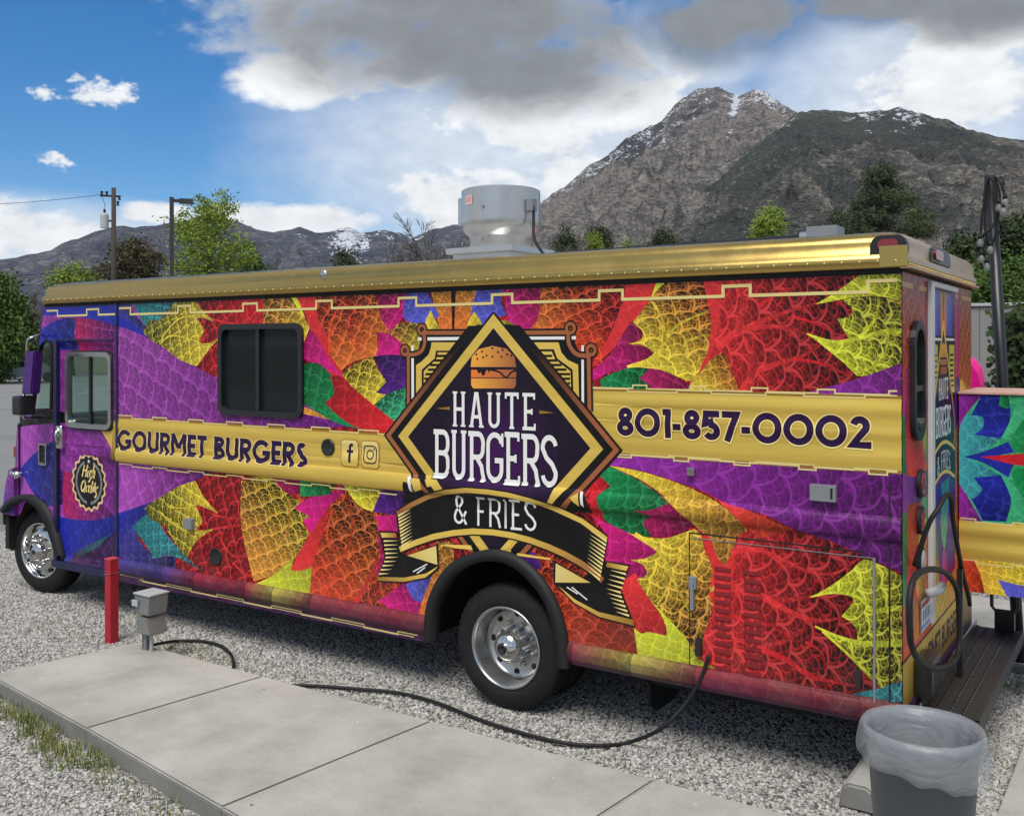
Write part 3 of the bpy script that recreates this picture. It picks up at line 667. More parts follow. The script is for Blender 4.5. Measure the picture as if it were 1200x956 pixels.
# --- lower left
art.leaf('A4', [(-30, 20, 1), (1250, 100, 1), (2200, 150, 1), (2200, 1400, 1), (-30, 760, 1)], 'red', 'ored', [(900, 500), (1500, 600)], .92, 160, .16)
art.stem('A4', [(1090, 250), (1030, 330), (880, 430), (700, 400)], .075, .012, 'red2', .2)
art.stem('A4', [(1060, 500), (900, 480), (700, 510)], .06, .012, 'red2', .2)
art.stem('A4', [(1080, 600), (1000, 680), (850, 690), (760, 560)], .05, .012, 'red2', .2)
art.stem('A4', [(1110, 820), (960, 830), (850, 740)], .06, .012, 'red2', .2)
art.stem('A4', [(1070, 260), (1050, 480), (1110, 820)], .05, .05, 'red2', .3)
art.leaf('A4', [(-30, 20, 1), (740, 90, 1), (600, 165), (280, 325), (-30, 425, 1)], 'lpur', 'purple', [(200, 200), (600, 120)], .62, -15, .2)
art.leaf('A4', [(-30, 425, 1), (280, 320), (245, 350), (250, 430), (100, 570), (80, 780, 1), (-30, 780, 1)], 'blue', 'indigo', [(60, 420), (60, 650)], .55, -30, .16)
art.leaf('A4', [(90, 780, 1), (90, 560), (240, 430), (180, 560), (300, 690, 1), (450, 700, 1), (450, 880, 1), (90, 880, 1)], 'indigo', vein=.85, ang=-40, size=.13)
art.leaf('A4', [(150, 490, 1), (260, 400), (340, 470), (400, 560), (500, 670), (630, 800, 1), (500, 722), (400, 692), (245, 725, 1), (290, 690)], 'cyan', 'teal', [(420, 640), (200, 480)], .85, -40, .12)
art.leaf('A4', [(235, 365, 1), (300, 310), (470, 210), (590, 168, 1), (650, 280), (745, 395, 1), (600, 338), (640, 450), (600, 512), (710, 510, 1), (600, 590), (530, 712, 1), (430, 580), (370, 480), (280, 440)], 'yellow', 'dyel', [(640, 420), (280, 360)], .96, -150, .13)
art.stem('A4', [(745, 392), (620, 330), (520, 360), (400, 350)], .025, .01, 'yellow', .1)
art.stem('A4', [(710, 512), (560, 530), (420, 460), (340, 380)], .03, .01, 'yellow', .1)
art.leaf('A4', [(975, 140, 1), (1150, 140, 1), (1080, 290), (1025, 320, 1)], 'yellow', 'lor', [(1100, 200), (1000, 250)], .7, 120, .1)
art.leaf('A5', [(-130, 40, 1), (50, 35, 1), (150, 130), (215, 165), (170, 192, 1), (255, 240, 1), (212, 270), (250, 330, 1), (180, 460), (60, 560), (-60, 600, 1), (-130, 300)], 'lor', 'yellow', [(0, 400), (180, 150)], .92, 70, .14)
art.stem('A5', [(130, 140), (140, 280), (80, 400), (-60, 560)], .04, .012, 'lor', .15)
art.leaf('A5', [(40, 20, 1), (230, 30, 1), (195, 115, 1), (120, 105)], 'dmag', vein=.6, size=.1)
art.leaf('A5', [(200, 20, 1), (390, 40, 1), (370, 120, 1), (200, 128, 1)], 'green', vein=.7, size=.1)
art.leaf('A5', [(165, 192, 1), (250, 135), (370, 112), (450, 40, 1), (435, 110), (360, 185), (262, 340, 1), (240, 300), (218, 262), (258, 242, 1)], 'mag', vein=.5, ang=60, size=.12)
art.leaf('A5', [(355, 185, 1), (390, 160, 1), (335, 300), (265, 520, 1), (235, 565, 1), (150, 545, 1), (172, 480), (262, 330)], 'red2', vein=.35, ang=70, size=.13)
art.leaf('A5', [(-60, 620, 1), (60, 560), (165, 465, 1), (148, 542, 1), (215, 540), (265, 518, 1), (248, 760, 1), (-60, 760, 1)], 'ygreen', vein=.45, ang=60, size=.12)
art.leaf('A5', [(375, 160, 1), (500, 150), (620, 230, 1), (640, 330), (660, 400), (580, 640), (500, 740, 1), (250, 730, 1), (270, 500), (335, 330)], 'ored', 'orange', [(330, 550), (560, 250)], .95, 75, .15)
art.stem('A5', [(480, 170), (490, 330), (430, 500), (300, 720)], .02, .045, 'ored', .15)
art.stem('A5', [(380, 200), (350, 350), (400, 450)], .04, .015, 'ored', .2)
art.stem('A5', [(650, 400), (600, 560), (500, 730)], .02, .05, 'red2', .2)
art.leaf('A5', [(440, 60, 1), (670, 80, 1), (605, 215, 1), (520, 170)], 'yellow', 'ygreen', [(600, 120), (460, 100)], .8, 60, .1)
art.leaf('A5', [(660, 80, 1), (830, 110, 1), (740, 230, 1), (605, 212, 1)], 'violet', vein=.7, ang=60, size=.12)
art.leaf('A5', [(615, 240, 1), (760, 225, 1), (760, 330, 1), (630, 320, 1), (640, 280)], 'mag', vein=.4, size=.12)
art.leaf('A5', [(630, 350, 1), (700, 330, 1), (700, 640, 1), (620, 560, 1), (650, 450)], 'dmag', vein=.7, size=.1)
art.leaf('A5', [(640, 710, 1), (780, 610, 1), (860, 640, 1), (880, 760, 1), (800, 830, 1)], 'mag', vein=.6, ang=60, size=.1)
art.leaf('A5', [(790, 620, 1), (950, 540, 1), (880, 720, 1), (830, 700)], 'peri', vein=.6, size=.1)
art.leaf('A5', [(960, 380, 1), (1060, 380, 1), (1060, 900, 1), (850, 900, 1), (880, 720), (940, 560)], 'orange', 'lor', [(960, 700), (1000, 450)], .75, 80, .1)
# --- lower right
art.leaf('L1', [(-420, 560, 1), (-30, 560, 1), (120, 900, 1), (400, 1240, 1), (400, 1500, 1), (-420, 1400, 1)], 'brown', 'ored', [(300, 1200), (-100, 900)], .92, 100, .14)
art.leaf('E2', [(610, 290, 1), (690, 290, 1), (720, 360, 1), (640, 330, 1)], 'violet', vein=.4)
art.leaf('L1', [(110, 120, 1), (200, -20, 1), (2350, 30, 1), (2350, 880, 1), (2180, 810), (1980, 720), (1780, 630), (1530, 545), (1330, 440), (1195, 400), (1000, 345), (850, 268), (500, 148), (210, 92)], 'purple', 'pur2', [(600, 200), (2200, 500)], .6, -20, .19)
art.leaf('L1', [(850, 265, 1), (1000, 345), (1195, 405), (1500, 540, 1), (1250, 600, 1), (1140, 500), (1040, 390)], 'red2', 'ored', [(1000, 350), (1400, 550)], .4, -30, .14)
art.leaf('L1', [(80, 180, 1), (150, 140, 1), (230, 240, 1), (160, 270), (130, 320), (175, 430), (160, 490, 1), (80, 450, 1)], 'red', vein=.55, size=.1)
art.leaf('L1', [(205, 94, 1), (400, 128), (620, 192), (820, 272), (1035, 390), (1125, 475), (1170, 550, 1), (1100, 590), (1070, 690), (1010, 795, 1), (950, 720), (890, 600), (790, 500), (700, 410), (640, 355), (540, 270), (400, 180)], 'yellow', 'lor', [(400, 150), (1050, 600)], .62, -40, .12)
art.leaf('L1', [(125, 150, 1), (210, 100, 1), (400, 190), (540, 285), (630, 352, 1), (500, 402), (390, 400, 1), (505, 452, 1), (440, 500), (505, 585, 1), (420, 588), (310, 550), (180, 480), (160, 430), (130, 320), (165, 268), (215, 240, 1)], 'green', vein=.65, ang=-40, size=.13)
art.leaf('L1', [(395, 400, 1), (500, 400), (625, 353, 1), (700, 420), (795, 505, 1), (720, 560), (600, 595), (505, 590, 1), (440, 490), (500, 450, 1)], 'dmag', vein=.65, ang=-30, size=.11)
art.leaf('L1', [(90, 450, 1), (200, 500), (350, 570), (470, 630), (545, 692, 1), (460, 740), (350, 752, 1), (430, 790), (465, 850), (385, 900, 1), (290, 880), (170, 750), (190, 600)], 'mag', vein=.5, ang=-45, size=.13)
art.leaf('L3', [(270, 90, 1), (385, 0, 1), (440, 100), (530, 250), (580, 340), (605, 445, 1), (520, 430), (440, 365, 1), (480, 430, 1), (385, 410, 1), (330, 250)], 'red2', vein=.4, ang=-60, size=.13)
art.leaf('L1', [(330, 560, 1), (450, 590), (600, 600), (720, 562), (800, 535, 1), (845, 580), (870, 680), (920, 800), (940, 1000), (905, 1170), (870, 1260), (850, 1440, 1), (750, 1370), (620, 1170), (510, 1060), (395, 890, 1), (465, 850), (435, 785), (350, 752, 1), (460, 740), (548, 692, 1), (470, 630)], 'yellow', 'lor', [(480, 780), (850, 1100)], .92, -60, .14)
art.stem('L1', [(380, 570), (540, 680), (610, 800), (680, 950), (780, 1150)], .05, .014, 'yellow', .12)
art.stem('L1', [(560, 690), (640, 720), (750, 700), (760, 800), (820, 950)], .025, .01, 'yellow', .15)
art.stem('L1', [(600, 800), (600, 960), (540, 1060)], .03, .01, 'yellow', .15)
art.leaf('L3', [(375, 390, 1), (430, 430), (480, 420), (605, 447, 1), (600, 380), (560, 290), (495, 200, 1), (620, 330), (745, 470), (830, 605), (1000, 700), (1200, 800, 1), (1000, 830, 1), (410, 680, 1), (400, 560)], 'ygreen', vein=.42, ang=-60, size=.1)
art.leaf('L1', [(850, 560, 1), (910, 600), (960, 730), (1010, 795, 1), (1080, 690), (1060, 900), (1000, 1050), (940, 1200), (950, 1000), (920, 800)], 'red2', vein=.3, ang=-80, size=.1)
art.stem('L2', [(-80, 640), (100, 620), (280, 690), (480, 780), (660, 780), (800, 690)], .05, .012, 'red2', .2)
art.stem('L4', [(-220, -60), (60, 30), (300, 75), (480, 50)], .09, .014, 'red2', .2)
art.stem('L4', [(150, 60), (400, 190), (560, 220), (740, 190)], .06, .012, 'red2', .2)
art.stem('L4', [(-200, 330), (60, 370), (260, 380), (460, 270)], .05, .012, 'red2', .2)
art.stem('L4', [(100, 410), (300, 490), (480, 610), (700, 660), (850, 690)], .06, .012, 'red', .2)
art.stem('L4', [(440, 370), (560, 450), (580, 600)], .03, .008, 'red', .2)
art.stem('L4', [(-100, 160), (40, 240), (200, 250), (330, 350)], .04, .01, 'red', .2)
art.stem('L4', [(-220, 20), (-140, 250), (-160, 480)], .06, .03, 'red2', .3)
art.leaf('L2', [(475, 952, 1), (600, 885), (740, 785), (840, 695), (910, 702), (1040, 765), (1230, 870, 1), (1230, 1520, 1), (1050, 1555), (975, 1592, 1), (920, 1540), (820, 1420), (700, 1290), (505, 1155, 1), (640, 1212), (805, 1266, 1), (790, 1160), (695, 1085, 1), (780, 965), (650, 930)], 'ygreen', 'dyel', [(700, 1000), (1150, 1100)], .97, -30, .13)
art.stem('L2', [(480, 950), (660, 920), (820, 960), (920, 1050), (1060, 1030), (1230, 1040)], .012, .045, 'ygreen', .12)
art.stem('L2', [(510, 1157), (700, 1240), (900, 1280), (1230, 1270)], .014, .055, 'ygreen', .15)
art.stem('L2', [(560, 1190), (760, 1370), (920, 1530)], .02, .03, 'ygreen', .15)
art.leaf('L4', [(650, 765, 1), (850, 715), (980, 690), (1060, 660), (1230, 625, 1), (1230, 790, 1), (900, 790, 1)], 'cyan', 'teal', [(1100, 700), (750, 750)], .7, 10, .1)
# --- sill: purple print fades in along the low rail
zb = [(x, low_z(x)) for x in (door_x, -5, -4, -3, -2, -1, 0.01)]
zt = [(x, low_z(x) + 0.075) for x in (0.01, -1, -2, -3, -4, -5, door_x)]
stops = [(door_x, 'indigo'), (-5.8, 'indigo'), (-5.4, 'dred'), (-4.8, 'dred'), (-4.5, 'dyel'), (-4.1, 'brown'), (-1.9, 'brown'), (-1.5, 'dyel'), (-1.1, 'brown'), (0.01, 'brown')]
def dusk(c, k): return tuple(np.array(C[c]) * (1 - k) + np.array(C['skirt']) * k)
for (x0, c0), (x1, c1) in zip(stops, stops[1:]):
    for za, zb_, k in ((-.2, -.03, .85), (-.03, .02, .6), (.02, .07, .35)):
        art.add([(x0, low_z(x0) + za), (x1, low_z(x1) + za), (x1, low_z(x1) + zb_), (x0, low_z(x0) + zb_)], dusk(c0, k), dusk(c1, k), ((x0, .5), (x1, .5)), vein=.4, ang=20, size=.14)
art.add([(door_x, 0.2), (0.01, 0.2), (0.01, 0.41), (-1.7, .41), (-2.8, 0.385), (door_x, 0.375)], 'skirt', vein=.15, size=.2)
# --- gold bands
art.add([(door_x, BL_T), (-3.35, BL_T + .004), (-3.0, 1.6), (-3.0, RAIL_Z - RAIL_H), (door_x, RAIL_Z - RAIL_H)], 'gold', metal=1.0)
art.add([(-2.0, BR_T), (0.01, BR_T), (0.01, BR_B), (-2.0, BR_B)], 'gold', metal=1.0)
# dark edge shadow lines printed along the bands
def hline(a, x0, x1, z0, z1, col, vein=0.0, metal=0.0): a.add([(x0, z0), (x1, z0), (x1, z1), (x0, z1)], col, vein=vein, metal=metal)
hline(art, door_x, -3.3, BL_T - .004, BL_T + .012, 'dgold'); hline(art, -1.85, 0.01, BR_T - .003, BR_T + .014, 'dgold'); hline(art, -1.7, 0.01, BR_B - .014, BR_B + .003, 'dgold')
hline(art, door_x, 0.01, 2.704, 2.73, 'black')

win = rrect(*[onY(261, 440)[0], onY(353, 440)[0]], 1.77, 2.395, 0.06)
WX0, WX1 = onY(261, 440)[0], onY(353, 440)[0]
WZ1, WZ0 = onY(300, 384)[1], onY(300, 483)[1]
win = rrect(WX0, WX1, WZ0, WZ1, 0.055)
arch_o = V('PX', [(501, 752), (502, 715), (512, 685), (530, 660), (555, 647), (585, 643), (615, 655), (640, 680), (657, 712), (666, 745), (668, 782)])
arch_i = V('PX', [(509, 750), (512, 715), (522, 690), (538, 670), (560, 659), (585, 656), (608, 664), (632, 688), (647, 715), (655, 748), (657, 780)])
arch_o = [tuple(p[:2]) for p in smoothpath([(*p, 0) for p in arch_o], 4)]; arch_i = [tuple(p[:2]) for p in smoothpath([(*p, 0) for p in arch_i], 4)]
cut = arch_i + [(arch_i[-1][0], 0.1), (arch_i[0][0], 0.1)]
side = print_mesh('side_panel', art, side_place(), truck, rows=rows, cutouts=[win, cut], grid=(0.11, 0.09))
side['label'] = 'long side panel with fractal print and two gold bands'

# --- printed greek-key lines
keys = Art()
def keyrun(a, x0, x1, z, per, amp, th, col='key', phase=0.0, duty=.62, shade=True):
    x = x0 + phase
    pts = [(x0, z)]
    lo = False
    while x < x1 - .02:
        n = min(x + per * (duty if lo else 1 - duty), x1)
        pts.append((x, z - (amp if lo else 0))); pts.append((n, z - (amp if lo else 0)))
        x = n; lo = not lo
    for lp in stroke_loops(pts, th, False): a.add(lp, col)
keyrun(keys, door_x + .03, -0.02, 2.672, .78, .055, .018, duty=.8)
keyrun(keys, door_x + .02, -3.35, 1.752, .46, .022, .010, duty=.6)
keyrun(keys, -1.86, -0.02, 2.112, .36, .02, .009, duty=.75); keyrun(keys, -1.86, -0.02, 2.088, .52, .014, .008, phase=.12, duty=.6)
keyrun(keys, -1.60, -0.02, 1.686, .36, -.018, .009, duty=.75); keyrun(keys, -1.60, -0.02, 1.70, .52, -.012, .007, phase=.12, duty=.6)
keyrun(keys, door_x + .02, -3.3, RAIL_Z - RAIL_H - .014, .46, .014, .008, duty=.6)
keyrun(keys, door_x + .04, -3.12, 0.385, .62, .022, .008, duty=.5); keyrun(keys, door_x + .30, -3.15, 0.368, .62, .0, .006, duty=.5)
print_mesh('key_line_print', keys, side_place(.002), side, rows=rows, keep=[SKR + [(0.0, 2.722), (door_x, 2.722)]], cutouts=[cut, win])

# --- emblem
em = Art()
def E1(*p): return V('E1', p)
def E2(*p): return V('E2', p)
# black backing of the frame
em.add(E1((205, 145), (420, 145), (440, 128), (590, 128), (615, 145), (860, 145), (900, 250), (945, 240), (945, 500), (1078, 660), (860, 880), (930, 860), (955, 940), (120, 900), (135, 800), (215, 830), (48, 597), (140, 470), (140, 250), (190, 235)), 'black')
for xs in ((187, 177, 395, 175), (640, 173, 882, 172)): em.add(E1((xs[0], xs[1] - 7), (xs[2], xs[3] - 7), (xs[2], xs[3] + 7), (xs[0], xs[1] + 7)), 'white')
for x, y0, y1 in ((165, 205, 445), (912, 205, 470)): em.add(E1((x - 6, y0), (x + 5, y0), (x + 6, y1), (x - 5, y1)), 'white')
gl = E1((248, 192), (376, 192), (180, 425), (180, 292), (205, 275), (235, 245), (245, 215)); gr = E1((664, 192), (806, 192), (818, 235), (845, 268), (892, 290), (897, 470), (660, 192))
em.add(gl, 'gold', metal=.6); em.add(gr, 'gold', metal=.6)
em.add(E1((268, 228), (345, 228), (205, 395), (205, 312), (262, 262)), 'black'); em.add(E1((690, 222), (785, 222), (800, 262), (868, 312), (872, 440), (860, 425)), 'black')
em.add(E1((276, 236), (338, 236), (214, 384), (214, 318), (268, 268)), 'gold', metal=.5); em.add(E1((704, 232), (776, 232), (792, 268), (858, 318), (862, 418)), 'gold', metal=.5)
for k in range(7):
    y = 246 + k * 20
    xl = 334 - k * 17; xr_ = 716 + k * 21
    em.add(E1((max(xl - 66 + k * 6, 216), y), (xl, y), (xl - 9, y + 11), (max(xl - 72 + k * 6, 216), y + 11)), 'black'); em.add(E1((xr_, y), (min(xr_ + 62, 857), y), (min(xr_ + 62, 857), y + 11), (xr_ + 9, y + 11)), 'black')
# copper frame with loops
def pen(a, pts, w, col, closed=False, n=6, curve=True):
    P = [tuple(q[:2]) for q in smoothpath([(*p[:2], 0) for p in pts], n)] if curve else [tuple(p[:2]) for p in pts]
    loops = stroke_loops(P, w, closed)
    if closed: a.add(loops, col)
    else: a.add(loops[0], col)
for w, cc in ((.050, 'black'), (.026, 'copper')):
    pen(em, E1((205, 150), (420, 150)), w, cc); pen(em, E1((615, 150), (850, 148)), w, cc)
    pen(em, E1((146, 245), (146, 470)), w, cc); pen(em, E1((938, 245), (942, 495)), w, cc)
    pen(em, E1((212, 150), (218, 190), (205, 228), (175, 244), (140, 245)), w, cc); pen(em, E1((848, 150), (852, 200), (880, 240), (915, 250), (945, 248)), w, cc)
    for cxy in ((205, 136), (131, 228), (858, 130), (949, 226)):
        x, z = E1(cxy)[0]
        for lp in [stroke_loops(arc(x, z, .028, .028, 0, 360, 20)[:-1], w * .8, True)]: em.add(lp, cc)
CXE, CZE = -2.49, 1.726
def dia(hw, hh, top=None, bot=1.2):
    L = [(CXE - hw, CZE), (CXE, CZE - hh), (CXE + hw, CZE)]
    if top and top < CZE + hh:
        k = (CZE + hh - top) / hh * hw; L += [(CXE + k, top), (CXE - k, top)]
    else: L += [(CXE, CZE + hh)]
    return L
em.add(dia(.925, .955, 2.475), 'black')
em.add(dia(.905, .935, 2.47), 'copper', 'black', ((0, 1.85), (0, 2.3)))
em.add(dia(.862, .891, 2.48), 'black')
em.add(dia(.815, .842), 'black'); em.add(dia(.795, .822), 'gold', metal=.7)
em.add(dia(.708, .732), 'ink')
for k in range(7): em.add([(CXE + .02 + (.52 - .065 * k) * math.cos(a) * .9, 1.62 + (.46 - .058 * k) * math.sin(a)) for a in [2 * math.pi * i / 40 for i in range(40)]], tuple(np.array(C['ink']) * (1 - (k + 1) / 7) + np.array(C['inkp']) * ((k + 1) / 7)))
# burger
bun = E1((420, 300), (425, 255), (455, 222), (515, 207), (578, 220), (612, 255), (620, 300))
em.add(bun + [], 'copper', 'lor', ((E1((620, 250))[0]), (E1((430, 250))[0])), smooth=0)
em.add(E1((422, 312), (620, 312), (620, 346), (422, 346)), 'copper', 'orange', ((E1((620, 250))[0]), (E1((430, 250))[0])))
em.add(E1((422, 350), (619, 350), (619, 380), (610, 394), (432, 394), (422, 380)), 'copper', 'lor', ((E1((620, 250))[0]), (E1((430, 250))[0])))
em.add(E1((440, 303), (508, 303), (500, 326), (490, 310), (482, 334), (472, 340), (464, 322), (455, 330), (446, 312)), 'ink')
pen(em, E1((505, 312), (545, 322), (575, 346), (600, 322), (620, 316)), .012, 'ink')
for sx, sy in ((445, 245), (470, 232), (490, 250), (515, 218), (540, 235), (560, 225), (580, 245), (555, 255), (515, 255), (475, 258), (598, 250), (450, 265)):
    x, z = E1((sx, sy))[0]; em.add(arc(x, z, .008, .008, 0, 360, 8)[:-1], 'ink')
em.add(E1((268, 482), (328, 474), (328, 488)), 'dgold'); em.add(E1((722, 490), (722, 505), (785, 501)), 'dgold')
# banner tails
em.add(E2((82, 205), (152, 208), (170, 292), (320, 350), (272, 392), (182, 408), (72, 404), (104, 312)), 'black'); em.add(E2((962, 322), (1063, 338), (1027, 432), (1083, 582), (938, 545), (838, 484), (768, 415), (860, 400)), 'black')
em.add(E2((88, 213), (148, 214), (152, 232), (93, 232)), 'gold', 'copper', ((E2((88, 213))[0]), (E2((148, 214))[0]))); em.add(E2((972, 328), (1056, 344), (1048, 362), (968, 345)), 'gold', 'dgold', ((E2((1056, 344))[0]), (E2((968, 345))[0])))
em.add(E2((78, 385), (180, 388), (265, 372), (312, 344), (300, 358), (262, 388), (180, 404), (75, 400)), 'gold', 'dgold', ((E2((312, 344))[0]), (E2((75, 400))[0])))
em.add(E2((782, 420), (850, 475), (940, 522), (1074, 552), (1078, 576), (940, 540), (842, 484)), 'gold', 'dgold', ((E2((782, 420))[0]), (E2((1074, 552))[0])))
for k in range(9):
    y = 242 + k * 16; x = 100 + (k * 2 if k < 5 else 10 - (k - 4) * 7)
    em.add(E2((x, y), (x + 58 - k * 2, y + 2), (x, y + 7)), 'lgold')
for k in range(10):
    y = 366 + k * 18; x = 1046 - k * 5 if k < 5 else 1023 + (k - 4) * 7
    em.add(E2((x, y + 4), (x - 62 + k, y - 8), (x + 1, y + 13)), 'lgold')
for (a, b) in (((215, 365), (270, 335)), ((230, 372), (262, 348)), ((815, 425), (858, 452)), ((835, 425), (895, 475))):
    pen(em, E2(a, b), .008, 'white', curve=False)
em.add(E2((184, 303), (312, 256), (317, 346)), 'black'); em.add(E2((192, 302), (305, 264), (310, 338)), 'gold', 'lgold', ((E2((192, 302))[0]), (E2((280, 290))[0])), metal=.6)
em.add(E2((764, 322), (925, 412), (764, 414)), 'black'); em.add(E2((772, 332), (908, 408), (770, 407)), 'gold', 'lgold', ((E2((900, 400))[0]), (E2((790, 370))[0])), metal=.6)
for a in (((440, 250), (470, 285)), ((600, 285), (628, 250)), ((465, 250), (500, 285)), ((560, 285), (592, 250))): pen(em, E2(*a), .022, 'gold' if a[0][0] in (465, 560) else 'black', curve=False)
em.add(E2((325, 258), (440, 262), (448, 280), (320, 268)), 'gold'); em.add(E2((622, 292), (750, 312), (758, 328), (618, 305)), 'gold')
# banner body
ub = E2((146, 126), (200, 92), (270, 58), (350, 38), (430, 30), (515, 36), (600, 49), (680, 70), (760, 98), (820, 125), (880, 153), (930, 190), (978, 226))
lb = E2((946, 414), (905, 376), (860, 346), (800, 313), (740, 286), (670, 260), (600, 241), (525, 229), (450, 225), (375, 231), (300, 245), (230, 268), (168, 294))
em.add(ub + lb, 'black')
def band(e, d0, d1, flip):
    out = []
    for i, p in enumerate(e):
        a, b = e[max(i - 1, 0)], e[min(i + 1, len(e) - 1)]; t = Vector((b[0] - a[0], b[1] - a[1])).normalized(); n = Vector((-t.y, t.x)) * flip
        out.append((p[0] + n.x * d0, p[1] + n.y * d0))
    o2 = []
    for i, p in enumerate(e):
        a, b = e[max(i - 1, 0)], e[min(i + 1, len(e) - 1)]; t = Vector((b[0] - a[0], b[1] - a[1])).normalized(); n = Vector((-t.y, t.x)) * flip
        o2.append((p[0] + n.x * d1, p[1] + n.y * d1))
    return out + o2[::-1]
em.add(band(ub, .010, .042, -1), 'gold', 'copper', (ub[6], ub[0]), metal=.4); em.add(band(lb, .010, .048, -1), 'gold', 'copper', (lb[6], lb[0]), metal=.4)
for k in range(11):
    f = k / 10; x = 155 + 16 * f; y = 148 + 130 * f; em.add(E2((x, y - 4), (x + 52 - 8 * f, y - 28), (x + 2, y + 4)), 'lgold')
    x = 972 - 26 * f; y = 246 + 150 * f; em.add(E2((x, y - 4), (x - 66 + 10 * f, y - 42), (x - 2, y + 5)), 'lgold')
# bottom corners between diamond and banner
for pts in (((152, 780), (165, 775), (172, 850), (160, 845)), ((908, 845), (920, 845), (925, 915), (912, 900))): em.add(E1(*pts), 'white')
for pts in (((170, 785), (205, 790), (215, 835), (180, 848)), ((865, 870), (900, 850), (905, 910), (880, 890)), ((228, 790), (262, 795), (272, 815), (240, 825))): em.add(E1(*pts), 'gold', metal=.5)
dom = E1((20, 597), (130, 465), (100, 260), (95, 195), (160, 95), (235, 95), (420, 118), (515, 55), (600, 118), (830, 90), (890, 92), (900, 190), (990, 195), (985, 270), (965, 480), (1110, 665), (985, 800), (985, 860)) + E2((985, 226), (975, 318), (1070, 335), (1032, 432), (1092, 590), (930, 552), (830, 490), (750, 420), (755, 320), (600, 300), (450, 290), (330, 262), (325, 352), (275, 400), (182, 416), (64, 410), (97, 312), (76, 200), (145, 200), (135, 126)) + E1((110, 830))
emblem = print_mesh('emblem', em, side_place(.004), side, rows=rows, keep=[[p[:2] for p in dom]], cutouts=[cut], grid=(.1, .08))
emblem['label'] = 'black and gold diamond burger emblem with ribbon banner'

# --- lettering
def fitbox(view, lt, lb_, rt, rb):
    a, b, c, d = [Vector(q[:2]) for q in V(view, [lt, lb_, rt, rb])]
    return lambda x, y: tuple((b * (1 - x) + d * x) * (1 - y) + (a * (1 - x) + c * x) * y)
SL, SN, TH_ = glyphs_slab(.10), glyphs_sans(.185), glyphs_slab(.085, False)
SB = glyphs_sans(.225)
le = Art(); text(le, 'HAUTE', SL, .10, fitbox('E1', (340, 407), (340, 560), (706, 418), (706, 576)), .13, 'white', 'black', .022)
text(le, 'BURGERS', glyphs_slab(.105), .105, fitbox('E1', (258, 572), (258, 785), (803, 600), (803, 830)), .04, 'white', 'black', .02)
le2 = E2((375, 68), (375, 187), (697, 95), (697, 220))
text(le, '& FRIES', TH_, .085, fitbox('E2', (375, 64), (375, 176), (697, 92), (697, 208)), .09, 'white')
em_dom = [[(-3.4, .9), (-1.5, .9), (-1.5, 2.6), (-3.4, 2.6)]]
print_mesh('emblem_lettering', le, side_place(.0062), emblem, rows=rows, keep=em_dom)
lf = Art()
gx0, gx1 = onY(138.5, 530)[0], onY(361, 530)[0]
text(lf, 'GOURMET BURGERS', SB, .225, lambda x, y: (gx0 + (gx1 - gx0) * x, 1.452 + .18 * y), .06, 'text', 'lgold', .03)
px0, px1 = onY(723.5, 500)[0], onY(1021.5, 500)[0]
lp_ = Art(); text(lp_, '801-857-0002', SB, .225, lambda x, y: (px0 + (px1 - px0) * x, 1.812 + .168 * y), .05, 'text', 'lgold', .04)
# social media tiles
ld = [[(door_x, 1.4), (0, 1.4), (0, 2.2), (door_x, 2.2)]]
print_mesh('phone_number', lp_, side_place(.0035), side, rows=rows, keep=ld)
print_mesh('side_lettering', lf, side_place(.0035), side, rows=rows, keep=ld)
for i, (a, b) in enumerate((((222, 540), (428, 815)), ((474, 560), (682, 838)))):
    p, q = V('S1', [a])[0], V('S1', [b])[0]; lf = Art()
    x0, x1 = p[0], q[0]; zc = 1.583; hz = .092
    lf.add(rrect(x0 - .006, x1 + .006, zc - hz - .006, zc + hz + .006, .034), 'dgold'); lf.add(rrect(x0, x1, zc - hz, zc + hz, .03), 'lgold', 'gold', ((0, zc + hz), (0, zc - hz)), metal=.4)
    cx_, w_ = (x0 + x1) / 2, (x1 - x0)
    if i == 0:
        pen(lf, [(cx_, zc - .068), (cx_, zc + .03), (cx_ + .012, zc + .056), (cx_ + .034, zc + .06)], .022, 'text'); pen(lf, [(cx_ - .03, zc + .012), (cx_ + .032, zc + .012)], .02, 'text', curve=False)
    else:
        for lp in [stroke_loops(rrect(cx_ - .058, cx_ + .058, zc - .06, zc + .06, .03), .010, True)]: lf.add(lp, 'text')
        lf.add(stroke_loops(arc(cx_, zc, .03, .03, 0, 360, 24)[:-1], .010, True), 'text'); lf.add(arc(cx_ + .036, zc + .038, .007, .007, 0, 360, 8)[:-1], 'text')
    print_mesh('social_media_tile', lf, side_place(.0035), side, rows=rows, keep=ld)
# --- hard parts on the long side
def part(name, mat_, fn, parent=None, smooth=False):
    bm = NB(); fn(bm); return obj(name, bm, mat_, parent or truck, smooth)
def strip(x0, x1, z0, z1, y0, y1, bev=0.0): return lambda bm: box(bm, x0, x1, y0, y1, z0, z1, bev)
ap = part('wheel_arch_trim', MT['black'], lambda bm: None)
bpy.data.objects.remove(ap, do_unlink=True)
def arch(bm, o, i, y0, y1):
    n = len(o)
    A = [[bm.verts.new((p[0], y, p[1])) for p in lp] for lp, y in ((o, y1), (o, y0 + .012), (i, y0), (i, y1 + .05))]
    for r0, r1 in zip(A, A[1:]):
        for k in range(n - 1): bm.faces.new((r0[k], r0[k + 1], r1[k + 1], r1[k]))
part('wheel_arch_trim', MT['black'], lambda bm: arch(bm, arch_o, arch_i, -.05, .0), smooth=True)
